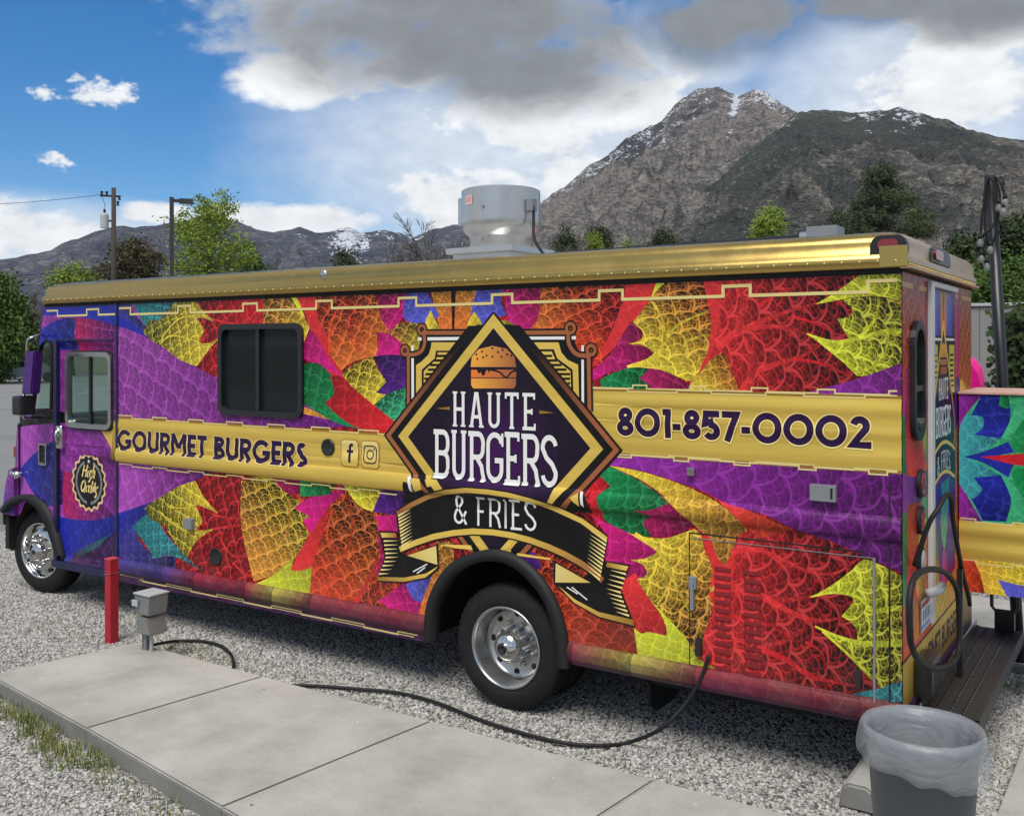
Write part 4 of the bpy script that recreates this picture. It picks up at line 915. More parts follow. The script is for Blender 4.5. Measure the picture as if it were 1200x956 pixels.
# wheel well
def well(bm, cx, r, y0, y1, z0=.36):
    pr = [(cx + r * math.cos(R(a)), max(.405 + r * math.sin(R(a)), z0)) for a in range(-10, 191, 10)]
    for (a, b), (c, d) in zip(pr, pr[1:]): bm.faces.new([bm.verts.new(v) for v in ((a, y0, b), (c, y0, d), (c, y1, d), (a, y1, b))])
    bm.faces.new([bm.verts.new((a, y1, b)) for a, b in pr])
part('wheel_well', MT['dark'], lambda bm: well(bm, -2.43, .66, .012, .75))
# window: frame, sill bar, two panes
wf = part('service_window', MT['blackpaint'], lambda bm: ring_prism(bm, rrect(WX0 - .03, WX1 + .03, WZ0 - .03, WZ1 + .03, .075), rrect(WX0 + .012, WX1 - .012, WZ0 + .012, WZ1 - .012, .05), -.026, .03))
wm = WX0 + (WX1 - WX0) * .47
part('mullion', MT['blackpaint'], strip(wm - .018, wm + .018, WZ0 + .01, WZ1 - .01, -.012, .03), wf)
MT['tint'] = mat('tinted_window_glass', (0.02, 0.026, 0.028), 0.03, spec=0.4, alpha=0.5)
part('pane', MT['tint'], strip(WX0 + .005, wm - .01, WZ0 + .005, WZ1 - .005, .012, .016), wf); part('pane', MT['tint'], strip(wm + .01, WX1 - .005, WZ0 + .005, WZ1 - .005, .018, .022), wf)
# inside seen through the window: shelf with bottles and a cloth, back wall
kit = part('kitchen_lining', MT['interior'], lambda bm: (box(bm, WX0 - .5, WX1 + .6, 1.1, 1.13, 1.0, 2.7), box(bm, WX0 - .5, WX1 + .6, .03, 1.1, 1.70, 1.73)))
for k, (bx_, hh) in enumerate(((WX1 - .30, .10), (WX1 - .20, .085))):
    part('soap_bottle', MT['greylight'], lambda bm: lathe(bm, [(0, 0), (.024, 0), (.026, hh * .6), (.012, hh * .75), (.010, hh), (.022, hh), (.022, hh + .012), (0, hh + .012)], 14, 'Z', (bx_, .10, 1.73)), kit, True)
def cloth(bm):
    bmesh.ops.create_icosphere(bm, subdivisions=3, radius=1.0)
    for v in bm.verts:
        n = mnoise.noise(v.co * 2.3) * .35; v.co = Vector((v.co.x * .085 * (1 + n), v.co.y * .06 * (1 + n), v.co.z * .05 * (1 + n))) + Vector((WX1 - .075, .12, 1.765))
part('folded_cloth', MT['white'], cloth, kit, True)
# trims, seams, latches
part('door_post_trim', MT['navy'], lambda bm: box(bm, door_x - .012, door_x + .014, -.012, .01, .325, 2.72))
part('rear_corner_seam', MT['dark'], strip(onY(1042.5, 650)[0] - .004, onY(1042.5, 650)[0] + .004, .42, 1.64, -.004, .004))
hx0, hx1 = onY(808, 640)[0], onY(1025, 700)[0]
hz_t = lambda x: 1.235
part('hatch_seam', MT['dark'], lambda bm: (box(bm, hx0, hx1 - .05, -.003, .004, 1.280, 1.287), box(bm, hx0 - .003, hx0 + .003, -.002, .004, .52, 1.285), box(bm, hx0, hx0 + .28, -.003, .004, .515, .525)))
hatch = part('hatch_edge_strip', MT['grey'], lambda bm: (box(bm, hx1 - .006, hx1 + .006, -.014, .003, .50, 1.258, .002), box(bm, hx0 + .02, hx1 - .008, -.004, .003, 1.254, 1.2575)))
hatch['label'] = 'bright metal edge strip of the generator hatch'
for ci, cx_ in enumerate((onY(847, 690)[0], onY(882, 690)[0])):
    for k in range(13):
        z = 1.11 - k * .046
        def louv(bm):
            a = [(cx_ - .05, z), (cx_ + .05, z), (cx_ + .046, z - .026), (cx_ - .046, z - .026)]
            vs = [bm.verts.new((x, -.001, q)) for x, q in a]; t = [bm.verts.new((cx_ - .04, -.0045, z - .021)), bm.verts.new((cx_ + .04, -.0045, z - .021))]
            bm.faces.new((vs[0], vs[1], t[1], t[0])); bm.faces.new((vs[1], vs[2], t[1])); bm.faces.new((vs[3], vs[0], t[0])); bm.faces.new((vs[2], vs[3], t[0], t[1]))
        if ci == 0 and k == 0: MT['louvre'] = mat('red_louvre', lin(120, 14, 20), .45, var=.6, scale=40)
        part('louvre', MT['louvre'], louv, hatch)
def latch(bm, px, py, w, h, d=.02):
    x, z = onY(px, py); box(bm, x - w / 2, x + w / 2, -d, .002, z - h / 2, z + h / 2, .004)
part('latch', MT['grey'], lambda bm: (latch(bm, 813, 682, .045, .07, .025), latch(bm, 813, 697, .02, .16, .035)))
part('latch', MT['blackpaint'], lambda bm: latch(bm, 820, 757, .035, .10, .03)); part('latch', MT['blackpaint'], lambda bm: latch(bm, 1007, 795, .03, .10, .03))
part('latch', MT['chrome'], lambda bm: latch(bm, 812, 552, .045, .045, .035))
sb = part('side_box', MT['grey'], lambda bm: latch(bm, 966, 577, .135, .085, .035)); part('lid', MT['blackpaint'], lambda bm: box(bm, onY(976.5, 577)[0] - .006, onY(976.5, 577)[0] + .006, -.037, -.034, onY(976, 578)[1] - .025, onY(976, 578)[1] + .03), sb)
part('side_outlet', MT['grey'], lambda bm: latch(bm, 224, 613, .10, .085, .04))
vx, vz = onY(385, 524)
part('round_vent', MT['blackpaint'], lambda bm: lathe(bm, [(0, -.008), (.045, -.008), (.055, -.016), (.062, -.012), (.062, .0)], 28, 'Y', (vx, 0, vz)), smooth=True)
ex, ez = onY(253, 652)
part('exhaust_port', MT['dark'], lambda bm: lathe(bm, [(0, -.0035), (.056, -.0035), (.066, -.012), (.072, -.006), (.072, .0)], 28, 'Y', (ex, 0, ez)), smooth=True)

# --- shell: far side, floor, inner walls
def shell(bm):
    box(bm, -6.40, -.012, W - .02, W, .44, 2.735)                          # far side
    box(bm, -7.50, -6.40, W - .02, W, .44, 1.60); box(bm, -7.50, -6.40, W - .02, W, 2.36, 2.735); box(bm, -6.56, -6.40, W - .02, W, 1.60, 2.36); box(bm, -7.26, -7.20, W - .02, W, 1.60, 2.36)
    box(bm, -6.40, -6.37, .04, W - .03, .50, 2.735)                        # bulkhead
    box(bm, -7.45, -.012, .02, W - .03, 2.60, 2.735)                       # ceiling
shell_o = part('body_shell', MT['purple'], shell)
part('floor', MT['dark'], lambda bm: (box(bm, -7.0, -3.1, .06, W - .03, .44, .50), box(bm, -7.4, -.012, .80, W - .80, .51, .53), box(bm, -1.75, -.012, .06, W - .03, .44, .50)))
part('chassis', MT['dark'], lambda bm: (box(bm, -7.9, -.1, .55, .66, .36, .46), box(bm, -7.9, -.1, 1.48, 1.59, .36, .46), box(bm, -5.6, -4.0, .7, 1.5, .30, .45), box(bm, -2.52, -2.34, .3, 1.84, .34, .47), box(bm, -7.74, -7.56, .3, 1.84, .34, .44), box(bm, -1.7, -.5, .3, 1.2, .27, .44)))
# --- roof cap
def cap_ring(inset, z, fx):
    x0, x1, y0, y1 = -7.53 + inset * fx, .035 - inset, -.03 + inset, W + .03 - inset; r = .03
    return [(x, y, z) for x, y in rrect(x0, x1, y0, y1, max(r, .03 + inset * .5), 4)]
prof = [(-.0, 2.735), (.0, 2.798), (.010, 2.803), (.012, 2.862), (.020, 2.888), (.042, 2.910), (.09, 2.924), (.3, 2.938)]
def capf(bm):
    rings = [[bm.verts.new(p) for p in cap_ring(i, z, 1.0 if k < 3 else 3.0)] for k, (i, z) in enumerate(prof)]
    n = len(rings[0])
    low = [bm.verts.new(p) for p in cap_ring(.035, 2.736, 1.0)]
    for a, b in zip([low] + rings, rings):
        for k in range(n): bm.faces.new((a[k], a[(k + 1) % n], b[(k + 1) % n], b[k]))
    bm.faces.new(rings[-1])
cap = part('roof_cap', MT['goldcap'], capf, smooth=True)
for p in cap.data.polygons:
    if p.center.x > .0: p.material_index = 1
    if p.center.z > 2.93: p.material_index = 2
cap.data.materials.append(MT['goldtan']); cap.data.materials.append(mat('roof_sheet', (.42, .41, .38), .5, var=.2))
cap.data.polygons.foreach_set('use_smooth', [p.normal.z < .99 for p in cap.data.polygons])
bmr = NB()
for k in range(84):
    x = -7.42 + k * (7.40 / 83)
    g = bmesh.ops.create_icosphere(bmr, subdivisions=1, radius=.0085)['verts']; bmesh.ops.translate(bmr, vec=(x, -.031, 2.768), verts=g)
rv = obj('rivets', bmr, MT['gold'], cap, True); rv['kind'] = 'stuff'
bmr = NB()
for k in range(44):
    g = bmesh.ops.create_icosphere(bmr, subdivisions=1, radius=.007)['verts']; bmesh.ops.translate(bmr, vec=(.036, .02 + k * .048, 2.752), verts=g)
rv = obj('rivets', bmr, MT['gold'], cap, True); rv['kind'] = 'stuff'
part('rear_lip', MT['goldtan'], lambda bm: box(bm, .0, .052, -.032, W + .032, 2.728, 2.742, .004), cap)
part('fascia_joint', MT['goldcap'], lambda bm: box(bm, -.10, .036, -.036, -.028, 2.737, 2.845, .004), cap)
part('eave_gap', MT['dark'], lambda bm: (box(bm, -7.5, -.002, -.012, .03, 2.715, 2.738), box(bm, -.01, .012, .0, W, 2.715, 2.738)))
# marker lamps let into the cap
def lampcut(name, c, ax, ka=1.0, la=0.0, lw=.085):
    lp = [(-.155, -.042), (.155, -.042), (.155, .0), (.135, .03), (.09, .048), (-.09, .048), (-.135, .03), (-.155, .0)]
    lamp = part(name, MT['blackpaint'], lambda bm: prism(bm, [(a * ka + c[0], b + c[1]) for a, b in lp], c[2], c[2] + .05, 'XZ' if ax == 'Y' else 'YZ'), cap)
    l2 = rrect(c[0] + la - lw, c[0] + la + lw, c[1] - .028, c[1] + .028, .026)
    part('lens', MT['redlens'], lambda bm: prism(bm, l2, c[2] - .012 if ax == 'Y' else c[2] + .03, c[2] + .03 if ax == 'Y' else c[2] + .062, 'XZ' if ax == 'Y' else 'YZ'), lamp)
    return lamp
mx_, mz_ = onY(1041, 284, -.02); lampcut('marker_lamp', (mx_ - .0, mz_ - .012, -.022), 'Y', .58, 0.0, .05)
my_, mz2 = onX(1102, 301, .03); lampcut('marker_lamp', (my_ + .01, 2.85, -.016), 'X', 1.9, -.11, .11)
part('roof_clearance_lamp', MT['chrome'], lambda bm: lathe(bm, [(0, -.022), (.03, -.02), (.036, -.006), (.036, 0)], 16, 'Y', (onY(381, 326)[0], -.005, 2.862)), cap, True)
# --- roof equipment
def onroof(px, Y): return onY(px, 300, Y)[0]
FY = 1.0; fx = onroof(587, FY); fd = 7.15
def fz(py): return CAMH + (V0 - 0.6 - py) / F * ((Vector((fx, FY, 0)) - Vector((CAM.x, CAM.y, 0))).dot(fwd))
fanp = part('exhaust_fan', MT['galv'], lambda bm: (lathe(bm, [(.0, fz(223)), (.285, fz(223)), (.300, fz(224.5)), (.302, fz(260)), (.300, fz(266)), (.283, fz(272)), (.250, fz(277)), (.242, fz(279)), (.240, fz(293)), (.3, fz(294))], 56, 'Z', (fx, FY, 0))), smooth=True)
md = fanp.modifiers.new('edge', 'EDGE_SPLIT'); md.split_angle = R(35)
bz = fz(292)
part('curb', MT['galv'], lambda bm: (box(bm, fx - .30, fx + .30, FY - .30, FY + .30, bz - .045, bz, .006), box(bm, fx - .26, fx + .26, FY - .26, FY + .26, 2.93, bz - .044)), fanp)
part('motor_box', MT['galv'], lambda bm: box(bm, fx - .318, fx - .27, FY - .12, FY + .10, fz(263), fz(230), .008), fanp)
for a, b in ((.045, fz(247)), (.04, fz(284))): part('bolt', MT['alu'], lambda bm: lathe(bm, [(0, -.014), (.010, -.014), (.012, 0)], 8, 'Y', (fx + a, FY - .30 * math.cos(a / .3) - .002, b)), fanp)
stk = Art()
lx0, lx1 = -.120, -.060; s_z0, s_z1 = fz(243), fz(233)
def fan_place(a, b): return (fx + .3045 * math.sin(a / .3), FY - .3045 * math.cos(a / .3), b)
stk.add([(-.135, s_z0), (-.052, s_z0), (-.052, s_z1), (-.135, s_z1)], lin(226, 196, 190)); stk.add([(-.13, s_z0 + .012), (-.06, s_z0 + .012), (-.06, s_z1 - .008), (-.13, s_z1 - .008)], lin(214, 160, 158))
stk.add([(-.05, s_z0 + .01), (-.018, s_z0 + .01), (-.018, s_z1 - .01), (-.05, s_z1 - .01)], 'black'); zc_ = (s_z0 + s_z1) / 2; stk.add([(-.038, zc_), (-.016, zc_ + .022), (-.016, zc_ + .012), (-.026, zc_), (-.016, zc_ - .012), (-.016, zc_ - .022)], lin(225, 225, 150))
print_mesh('fan_sticker', stk, fan_place, fanp, cols=[-.12 + .01 * k for k in range(12)])
cb = [(fx + .30, FY - .05, fz(240)), (fx + .335, FY - .07, fz(246)), (fx + .345, FY - .08, fz(262)), (fx + .37, FY - .12, fz(280)), (fx + .45, FY - .2, fz(293)), (fx + .60, FY - .3, 2.95)]
part('power_cable', MT['black'], lambda bm: tube(bm, smoothpath(cb, 5), .011, 8), fanp, True); part('junction', MT['grey'], lambda bm: box(bm, fx + .29, fx + .345, FY - .10, FY - .03, fz(252), fz(238), .006), fanp)
jy = .35; jx = onroof(966, jy)
rb = part('roof_box', MT['grey'], lambda bm: box(bm, jx - .085, jx + .085, jy - .06, jy + .1, 2.93, onY(966, 266, jy)[1], .004)); part('conduit', MT['black'], lambda bm: tube(bm, [(jx - .08, jy, 2.962), (jx - .9, jy + .02, 2.955), (jx - 1.7, jy + .06, 2.956), (jx - 2.4, jy + .3, 2.955)], .014, 8), rb)
part('conduit_fitting', MT['alu'], lambda bm: lathe(bm, [(0, -.05), (.022, -.05), (.022, 0), (0, 0)], 12, 'X', (jx - .085, jy, 2.965)), rb)

# --- wheels
def wheel(cx, cy, name, kind, turn=0.0, side=-1):
    """cy: outer face of the tyre; the wheel runs inwards (+Y)"""
    root = part(name, MT['tyre'], lambda bm: None); me = root.data
    bm = NB()
    def tread(a, r, h):
        if r < .375: return 0.0
        k = math.floor(a / (2 * math.pi) * 56 + (0.5 if h > .11 else 0)); return -.009 if (a / (2 * math.pi) * 56 + (0.5 if h > .11 else 0)) % 1 < .3 and r > .385 else 0.0
    pr = [(.262, .030), (.268, .012), (.285, .004), (.315, .0), (.345, .004), (.368, .012), (.384, .020), (.398, .032), (.404, .045), (.405, .075), (.393, .079), (.393, .087), (.405, .091), (.405, .134), (.393, .138), (.393, .146), (.405, .150), (.404, .180), (.398, .193), (.384, .205), (.36, .22), (.30, .225), (.262, .2)]
    lathe(bm, pr, 112, 'Y', (cx, cy, .405), wob=tread); bmesh.ops.recalc_face_normals(bm, faces=bm.faces); bm.to_mesh(me); bm.free()
    me.polygons.foreach_set('use_smooth', [True] * len(me.polygons)); es = root.modifiers.new('edge', 'EDGE_SPLIT'); es.split_angle = R(28)
    L = (cx, cy, .405)
    if kind == 'rear':
        rim = part('rim', MT['alu'], lambda bm: lathe(bm, [(.262, .045), (.262, .020), (.266, .006), (.256, .002), (.248, .010), (.243, .028), (.236, .05), (.226, .12), (.214, .142), (.19, .15), (.10, .152)], 64, 'Y', L), root, True)
        part('hub', MT['alu'], lambda bm: lathe(bm, [(.108, .152), (.108, .07), (.100, .055), (.098, .05)], 40, 'Y', L), rim, True)
        part('hub_cap', MT['chrome'], lambda bm: lathe(bm, [(.100, .056), (.097, .04), (.085, .012), (.062, -.006), (.042, -.012), (.034, -.014), (.034, -.022), (.028, -.026), (0, -.026)], 40, 'Y', L), rim, True)
        part('axle_cap', MT['blackpaint'], lambda bm: lathe(bm, [(.034, -.0265), (.036, -.030), (.022, -.034), (.020, -.030), (0, -.030)], 24, 'Y', L), rim, True)
        for k in range(8):
            a = R(22 + 45 * k)
            part('lug_nut', MT['alu'], lambda bm: lathe(bm, [(.016, .152), (.016, .125), (.010, .118), (0, .118)], 8, 'Y', (cx + .137 * math.cos(a), cy, .405 + .137 * math.sin(a))), rim)
            part('hand_hole', MT['dark'], lambda bm: lathe(bm, [(0, .1455), (.020, .1455), (.022, .149)], 14, 'Y', (cx + .190 * math.cos(a + .39), cy, .405 + .190 * math.sin(a + .39))), rim)
        for k in range(10):
            a = R(36 * k)
            part('hub_rib', MT['greylight'], lambda bm: tube(bm, [(cx + .108 * math.cos(a), cy + .06, .405 + .108 * math.sin(a)), (cx + .108 * math.cos(a), cy + .15, .405 + .108 * math.sin(a))], .008, 6), rim)
    else:
        rim = part('rim', MT['chrome'], lambda bm: lathe(bm, [(.262, .045), (.264, .020), (.268, .004), (.258, -.002), (.247, .008), (.240, .030), (.232, .040), (.215, .034), (.185, .012), (.165, .004), (.11, .0), (.085, -.004)], 64, 'Y', L), root, True)
        part('hub', MT['chrome'], lambda bm: lathe(bm, [(.09, .0), (.088, -.03), (.078, -.05), (.045, -.058), (.04, -.066), (0, -.066)], 36, 'Y', L), rim, True)
        part('axle_cap', MT['blackpaint'], lambda bm: lathe(bm, [(.024, -.067), (.022, -.07), (0, -.07)], 16, 'Y', L), rim)
        for k in range(8):
            a = R(10 + 45 * k)
            part('lug_nut', MT['chrome'], lambda bm: lathe(bm, [(.019, .004), (.019, -.012), (.015, -.045), (.012, -.058), (0, -.062)], 10, 'Y', (cx + .137 * math.cos(a), cy, .405 + .137 * math.sin(a))), rim, True)
            part('hand_hole', MT['dark'], lambda bm: lathe(bm, [(0, .018), (.022, .018), (.026, .026)], 16, 'Y', (cx + .207 * math.cos(a + .39), cy, .405 + .207 * math.sin(a + .39))), rim)
    return root
wheel(-2.432, .03, 'rear_wheel', 'rear')
FWX = onY(45.5, 648, .12)[0]; fw = wheel(FWX, .12, 'front_wheel', 'front')
steer = Matrix.Translation((FWX, .22, .405)) @ Matrix.Rotation(R(7), 4, 'Z') @ Matrix.Translation((-FWX, -.22, -.405))
for o in [fw] + list(fw.children_recursive): o.data.transform(steer)
def plain_tyre(cx, cy):
    t = part('inner_tyre', MT['tyre'], lambda bm: lathe(bm, [(.25, .02), (.30, .0), (.36, .005), (.405, .04), (.405, .19), (.36, .225), (.25, .21), (.25, .02)], 48, 'Y', (cx, cy, .405)), smooth=True)
for cx_, cy_ in ((-2.432, .275), (-2.432, W - .255), (-2.432, W - .50), (-7.66, W - .36)): plain_tyre(cx_, cy_)
mfx = onY(757, 800, .25)[0]
flap = part('mud_flap', MT['black'], lambda bm: prism(bm, [(.30, .43), (.74, .43), (.74, .10), (.66, .07), (.40, .07), (.30, .14)], mfx - .006, mfx + .006, 'YZ'))
fl = Art(); fl.add([(.36, .28), (.41, .28), (.41, .34), (.36, .34)], 'white')
for k, (a, b) in enumerate(((.36, .52), (.36, .56))): part('flap_mark', MT['greylight'], lambda bm: box(bm, mfx - .009, mfx - .0065, a, b, .23 - k * .04, .25 - k * .04), flap)
part('flap_mark', MT['greylight'], lambda bm: ring_prism(bm, arc(.42, .33, .055, .055, 0, 360, 20)[:-1], arc(.42, .33, .035, .035, 0, 360, 20)[:-1], mfx - .009, mfx - .0065, 'YZ'), flap)
# --- cab: printed side, door, glass, nose
cabf = V('PX', [(53, 357), (47, 395), (37, 487)])
NOSE_X = onY(14.5, 520)[0]
cab = Art()
sil = [(door_x - .012, .335), (-7.20, .40), (-7.30, .47), (-7.335, .60), (-7.37, .74), (-7.43, .84), (-7.53, .92), (-7.64, .945), (-7.76, .93), (-7.88, .86), (-7.97, .76), (-8.05, .72), (NOSE_X, .78), (NOSE_X, 1.60), (-7.745, 1.69), (cabf[1][0], cabf[1][1]), (-7.525, 2.722), (door_x - .012, 2.722)]
cab.add(sil, 'lpur', 'purple', ((-7.9, 1.2), (-6.5, 1.4)), vein=.55, ang=20, size=.19)
def cl(view, pts, *a, **k): cab.leaf(view, pts, *a, **k)
cl('T1', [(60, 260, 1), (640, 250, 1), (640, 430), (520, 395), (350, 362), (200, 358), (80, 360, 1)], 'blue', vein=.3, ang=10, size=.16)
cl('T1', [(60, 500, 1), (180, 410), (280, 378), (360, 380, 1), (340, 470), (350, 600, 1), (60, 600, 1)], 'blue', vein=.7, ang=10, size=.14)
cl('T1', [(350, 375, 1), (520, 395), (650, 440, 1), (650, 620, 1), (360, 620, 1)], 'dmag', 'purple', [(400, 450), (620, 500)], vein=.75, ang=40, size=.14)
cl('D2', [(165, 395, 1), (380, 200), (500, 130, 1), (500, 340), (560, 420), (650, 420, 1), (560, 560), (560, 720), (420, 730), (300, 600)], 'blue', 'indigo', [(300, 400), (500, 600)], .7, 20, .17)
cl('D2', [(560, 420, 1), (700, 440), (800, 500), (900, 700), (1060, 860, 1), (800, 880), (580, 830)], 'dmag', 'purple', [(600, 600), (1000, 800)], .7, 20, .15)
cl('D2', [(480, 830, 1), (700, 872), (900, 868), (1140, 800, 1), (1140, 1400, 1), (450, 1400, 1)], 'blue', vein=.5, ang=-10, size=.18)
cl('D3', [(660, 490, 1), (860, 400), (1060, 270, 1), (1140, 260, 1), (1140, 620, 1), (600, 600, 1)], 'skirt', 'violet', [(800, 480), (1100, 350)], .7, 0, .14)
cl('D3', [(640, 480, 1), (1000, 290, 1), (900, 400, 1), (720, 500, 1)], 'teal', 'skirt', [(900, 400), (650, 480)], .5)
cl('A6', [(60, 700, 1), (150, 740), (300, 705), (420, 715, 1), (500, 730, 1), (480, 800, 1), (300, 810), (130, 830), (60, 850, 1)], 'black')
cl('D2', [(880, -30, 1), (1120, -60, 1), (1120, 315, 1), (1050, 310, 1), (1040, 225, 1)], 'gold', 'dgold', [(1000, 100), (1100, 280)], 0.0, 0, .2, 0)
cab.r[-1]['metal'] = 1.0
hline(cab, -8, door_x, 2.704, 2.73, 'black')
qw = catmull(V('A6', [(300, 700, 1), (250, 690, 1), (275, 470), (298, 260), (335, 195), (370, 190), (384, 230), (386, 450), (380, 692, 1)]), 4)
qw = catmull(V('A6', [(246, 694, 1), (270, 500), (290, 300), (310, 225), (345, 192), (375, 205), (385, 260), (386, 450), (381, 690, 1)]), 5)
DX0, DX1 = onY(67, 560)[0], onY(133, 560)[0]
dw_px = V('PX', [(79, 417), (127, 417), (127, 496), (79, 496)])
DWX0, DWX1 = dw_px[0][0], dw_px[1][0]; DWZ1, DWZ0 = dw_px[0][1], dw_px[3][1]
dwin = rrect(DWX0, DWX1, DWZ0, DWZ1, .055)
def cab_place(off=0.0):
    def f(x, z):
        y = side_y(-3, z) if z < 1.48 and z > 1.3 and x > -6.62 else 0.0
        if DX0 < x < DX1 and .42 < z < 2.40: y += .028                           # door sits back
        if x < -7.72: y += .05 * ((-7.72 - x) / .35) ** 2                         # nose rounds inwards
        return (x, y - off, z)
    return f
cabp = print_mesh('cab_side', cab, cab_place(), truck, rows=[.42, .421, 2.40, 2.401, 1.3, 1.343, 1.37, 1.405, 1.44, 1.467], cols=[DX0, DX0 + .001, DX1, DX1 - .001, -7.72, -7.8, -7.88, -7.96, -8.02], cutouts=[qw, dwin], grid=(.1, .09))
cabp['label'] = 'purple and blue printed cab side with sliding door'
kc = Art(); keyrun(kc, -7.49, door_x - .02, 2.672, .62, .05, .017, duty=.72); keyrun(kc, -7.18, door_x - .05, .475, .42, .0, .012)
print_mesh('key_line_print', kc, cab_place(.0015), cabp)
# badge
bc = V('PX', [(101, 565.5)])[0]; bd = Art(); br = .252
bd.add([(bc[0] + (br + .012 * math.cos(18 * a)) * math.cos(a), bc[1] + (br + .012 * math.cos(18 * a)) * math.sin(a)) for a in [2 * math.pi * k / 144 for k in range(144)]], lin(226, 188, 140))
bd.add([(bc[0] + (br - .024 + .010 * math.cos(18 * a)) * math.cos(a), bc[1] + (br - .024 + .010 * math.cos(18 * a)) * math.sin(a)) for a in [2 * math.pi * k / 144 for k in range(144)]], 'black')
for k in range(72):
    a = R(112 + 316 * k / 71) if True else 0
    if abs(math.sin(a + math.pi / 2)) > 2: continue
    if 260 < math.degrees(a) % 360 < 280: continue
    bd.add([(bc[0] + r_ * math.cos(a + d_), bc[1] + r_ * math.sin(a + d_)) for r_, d_ in ((.172, -.014), (.198, -.014), (.198, .014), (.172, .014))], lin(200, 198, 200))
bd.add([(bc[0] + (.022 if k % 2 == 0 else .009) * math.sin(R(36 * k)), bc[1] + .187 + (.022 if k % 2 == 0 else .009) * math.cos(R(36 * k))) for k in range(10)], 'white')
GC = lin(232, 206, 130)
def script_word(strokes, ox, oz, sc, sl=.28):
    for st in strokes: pen(bd, [(ox + (x + sl * y) * sc, oz + y * sc) for x, y in st], .016, GC, n=4)
script_word([[(0, 0), (.06, .9)], [(.42, 0), (.46, .95)], [(-.05, .5), (.5, .5)], [(.66, .5), (.64, .1), (.78, .05)], [(.66, .72), (.67, .76)], [(1.08, .48), (.92, .5), (.9, .15), (1.05, .12), (1.08, .48), (1.04, -.25), (.85, -.3)], [(1.28, .98), (1.24, 0), (1.32, .45), (1.48, .48), (1.48, .05), (1.56, .05)]], bc[0] - .10, bc[1] + .045, .118)
script_word([[(.45, .9), (.1, .75), (.02, .3), (.25, 0), (.5, .25), (.5, .7), (.35, .92)], [(.3, .2), (.6, -.1)], [(.72, .5), (.72, .08), (.92, .1), (.94, .5), (.94, .03)], [(1.28, .48), (1.1, .45), (1.1, .06), (1.26, .08), (1.28, .48), (1.3, .02)], [(1.46, .95), (1.44, .05), (1.52, .03)], [(1.66, .5), (1.66, .03)], [(1.66, .7), (1.67, .73)], [(1.84, .85), (1.84, .03)], [(1.76, .55), (1.94, .55)], [(2.04, .5), (2.06, .08), (2.22, .1), (2.24, .5), (2.2, -.3), (2.0, -.32)]], bc[0] - .125, bc[1] - .085, .108)
badge = print_mesh('badge', bd, cab_place(.003), cabp); badge['label'] = 'black scalloped badge reading High Quality'
# glass
def glass_mat():
    m = bpy.data.materials.new('clear_window_glass'); m.use_nodes = True; N = NT(m.node_tree); N.n.remove(N.n['Principled BSDF']); out = N.n['Material Output']
    t = N.new('ShaderNodeBsdfTransparent'); t.inputs[0].default_value = (.80, .90, .86, 1); g = N.new('ShaderNodeBsdfGlossy'); g.inputs['Roughness'].default_value = .02; g.inputs[0].default_value = (.75, .85, .8, 1)
    lw = N.new('ShaderNodeLayerWeight'); lw.inputs[0].default_value = .5; ms = N.new('ShaderNodeMixShader')
    N.link(N.math('MULTIPLY_ADD', N.math('POWER', lw.outputs['Facing'], 4.0), .7, .06, clamp=True), ms.inputs[0]); N.link(t.outputs[0], ms.inputs[1]); N.link(g.outputs[0], ms.inputs[2]); N.link(ms.outputs[0], out.inputs[0])
    return m
MT['glass'] = glass_mat()
dwf = part('door_window', MT['alu'], lambda bm: ring_prism(bm, rrect(DWX0 - .035, DWX1 + .035, DWZ0 - .035, DWZ1 + .035, .085), rrect(DWX0 + .006, DWX1 - .006, DWZ0 + .006, DWZ1 - .006, .05), -.004, .045))
part('gasket', MT['black'], lambda bm: ring_prism(bm, rrect(DWX0 - .048, DWX1 + .048, DWZ0 - .048, DWZ1 + .048, .095), rrect(DWX0 - .03, DWX1 + .03, DWZ0 - .03, DWZ1 + .03, .08), .012, .034), dwf)
dm = (DWX0 + DWX1) / 2
part('mullion', MT['blackpaint'], strip(dm - .014, dm + .014, DWZ0, DWZ1, .02, .042), dwf)
part('pane', MT['glass'], strip(DWX0 - .002, dm - .01, DWZ0 - .002, DWZ1 + .002, .030, .033), dwf); part('pane', MT['glass'], strip(dm + .01, DWX1 + .002, DWZ0 - .002, DWZ1 + .002, .036, .039), dwf)
qf = part('quarter_window', MT['black'], lambda bm: ring_prism(bm, [(x + (x - -7.58) * .16, z + (z - 2.1) * .05) for x, z in qw], [(x + .004 * (1 if x < -7.58 else -1), z) for x, z in qw], -.014, .02))
part('pane', MT['glass'], lambda bm: prism(bm, qw, .004, .007), qf)
part('door_pillar', MT['navy'], lambda bm: (box(bm, DX0 - .045, DX0 + .004, -.010, .03, .38, 2.405), box(bm, DX0, DX1, -.004, .03, 2.398, 2.41), box(bm, DX0 - .05, door_x - .02, -.03, .05, .335, .40, .008)))
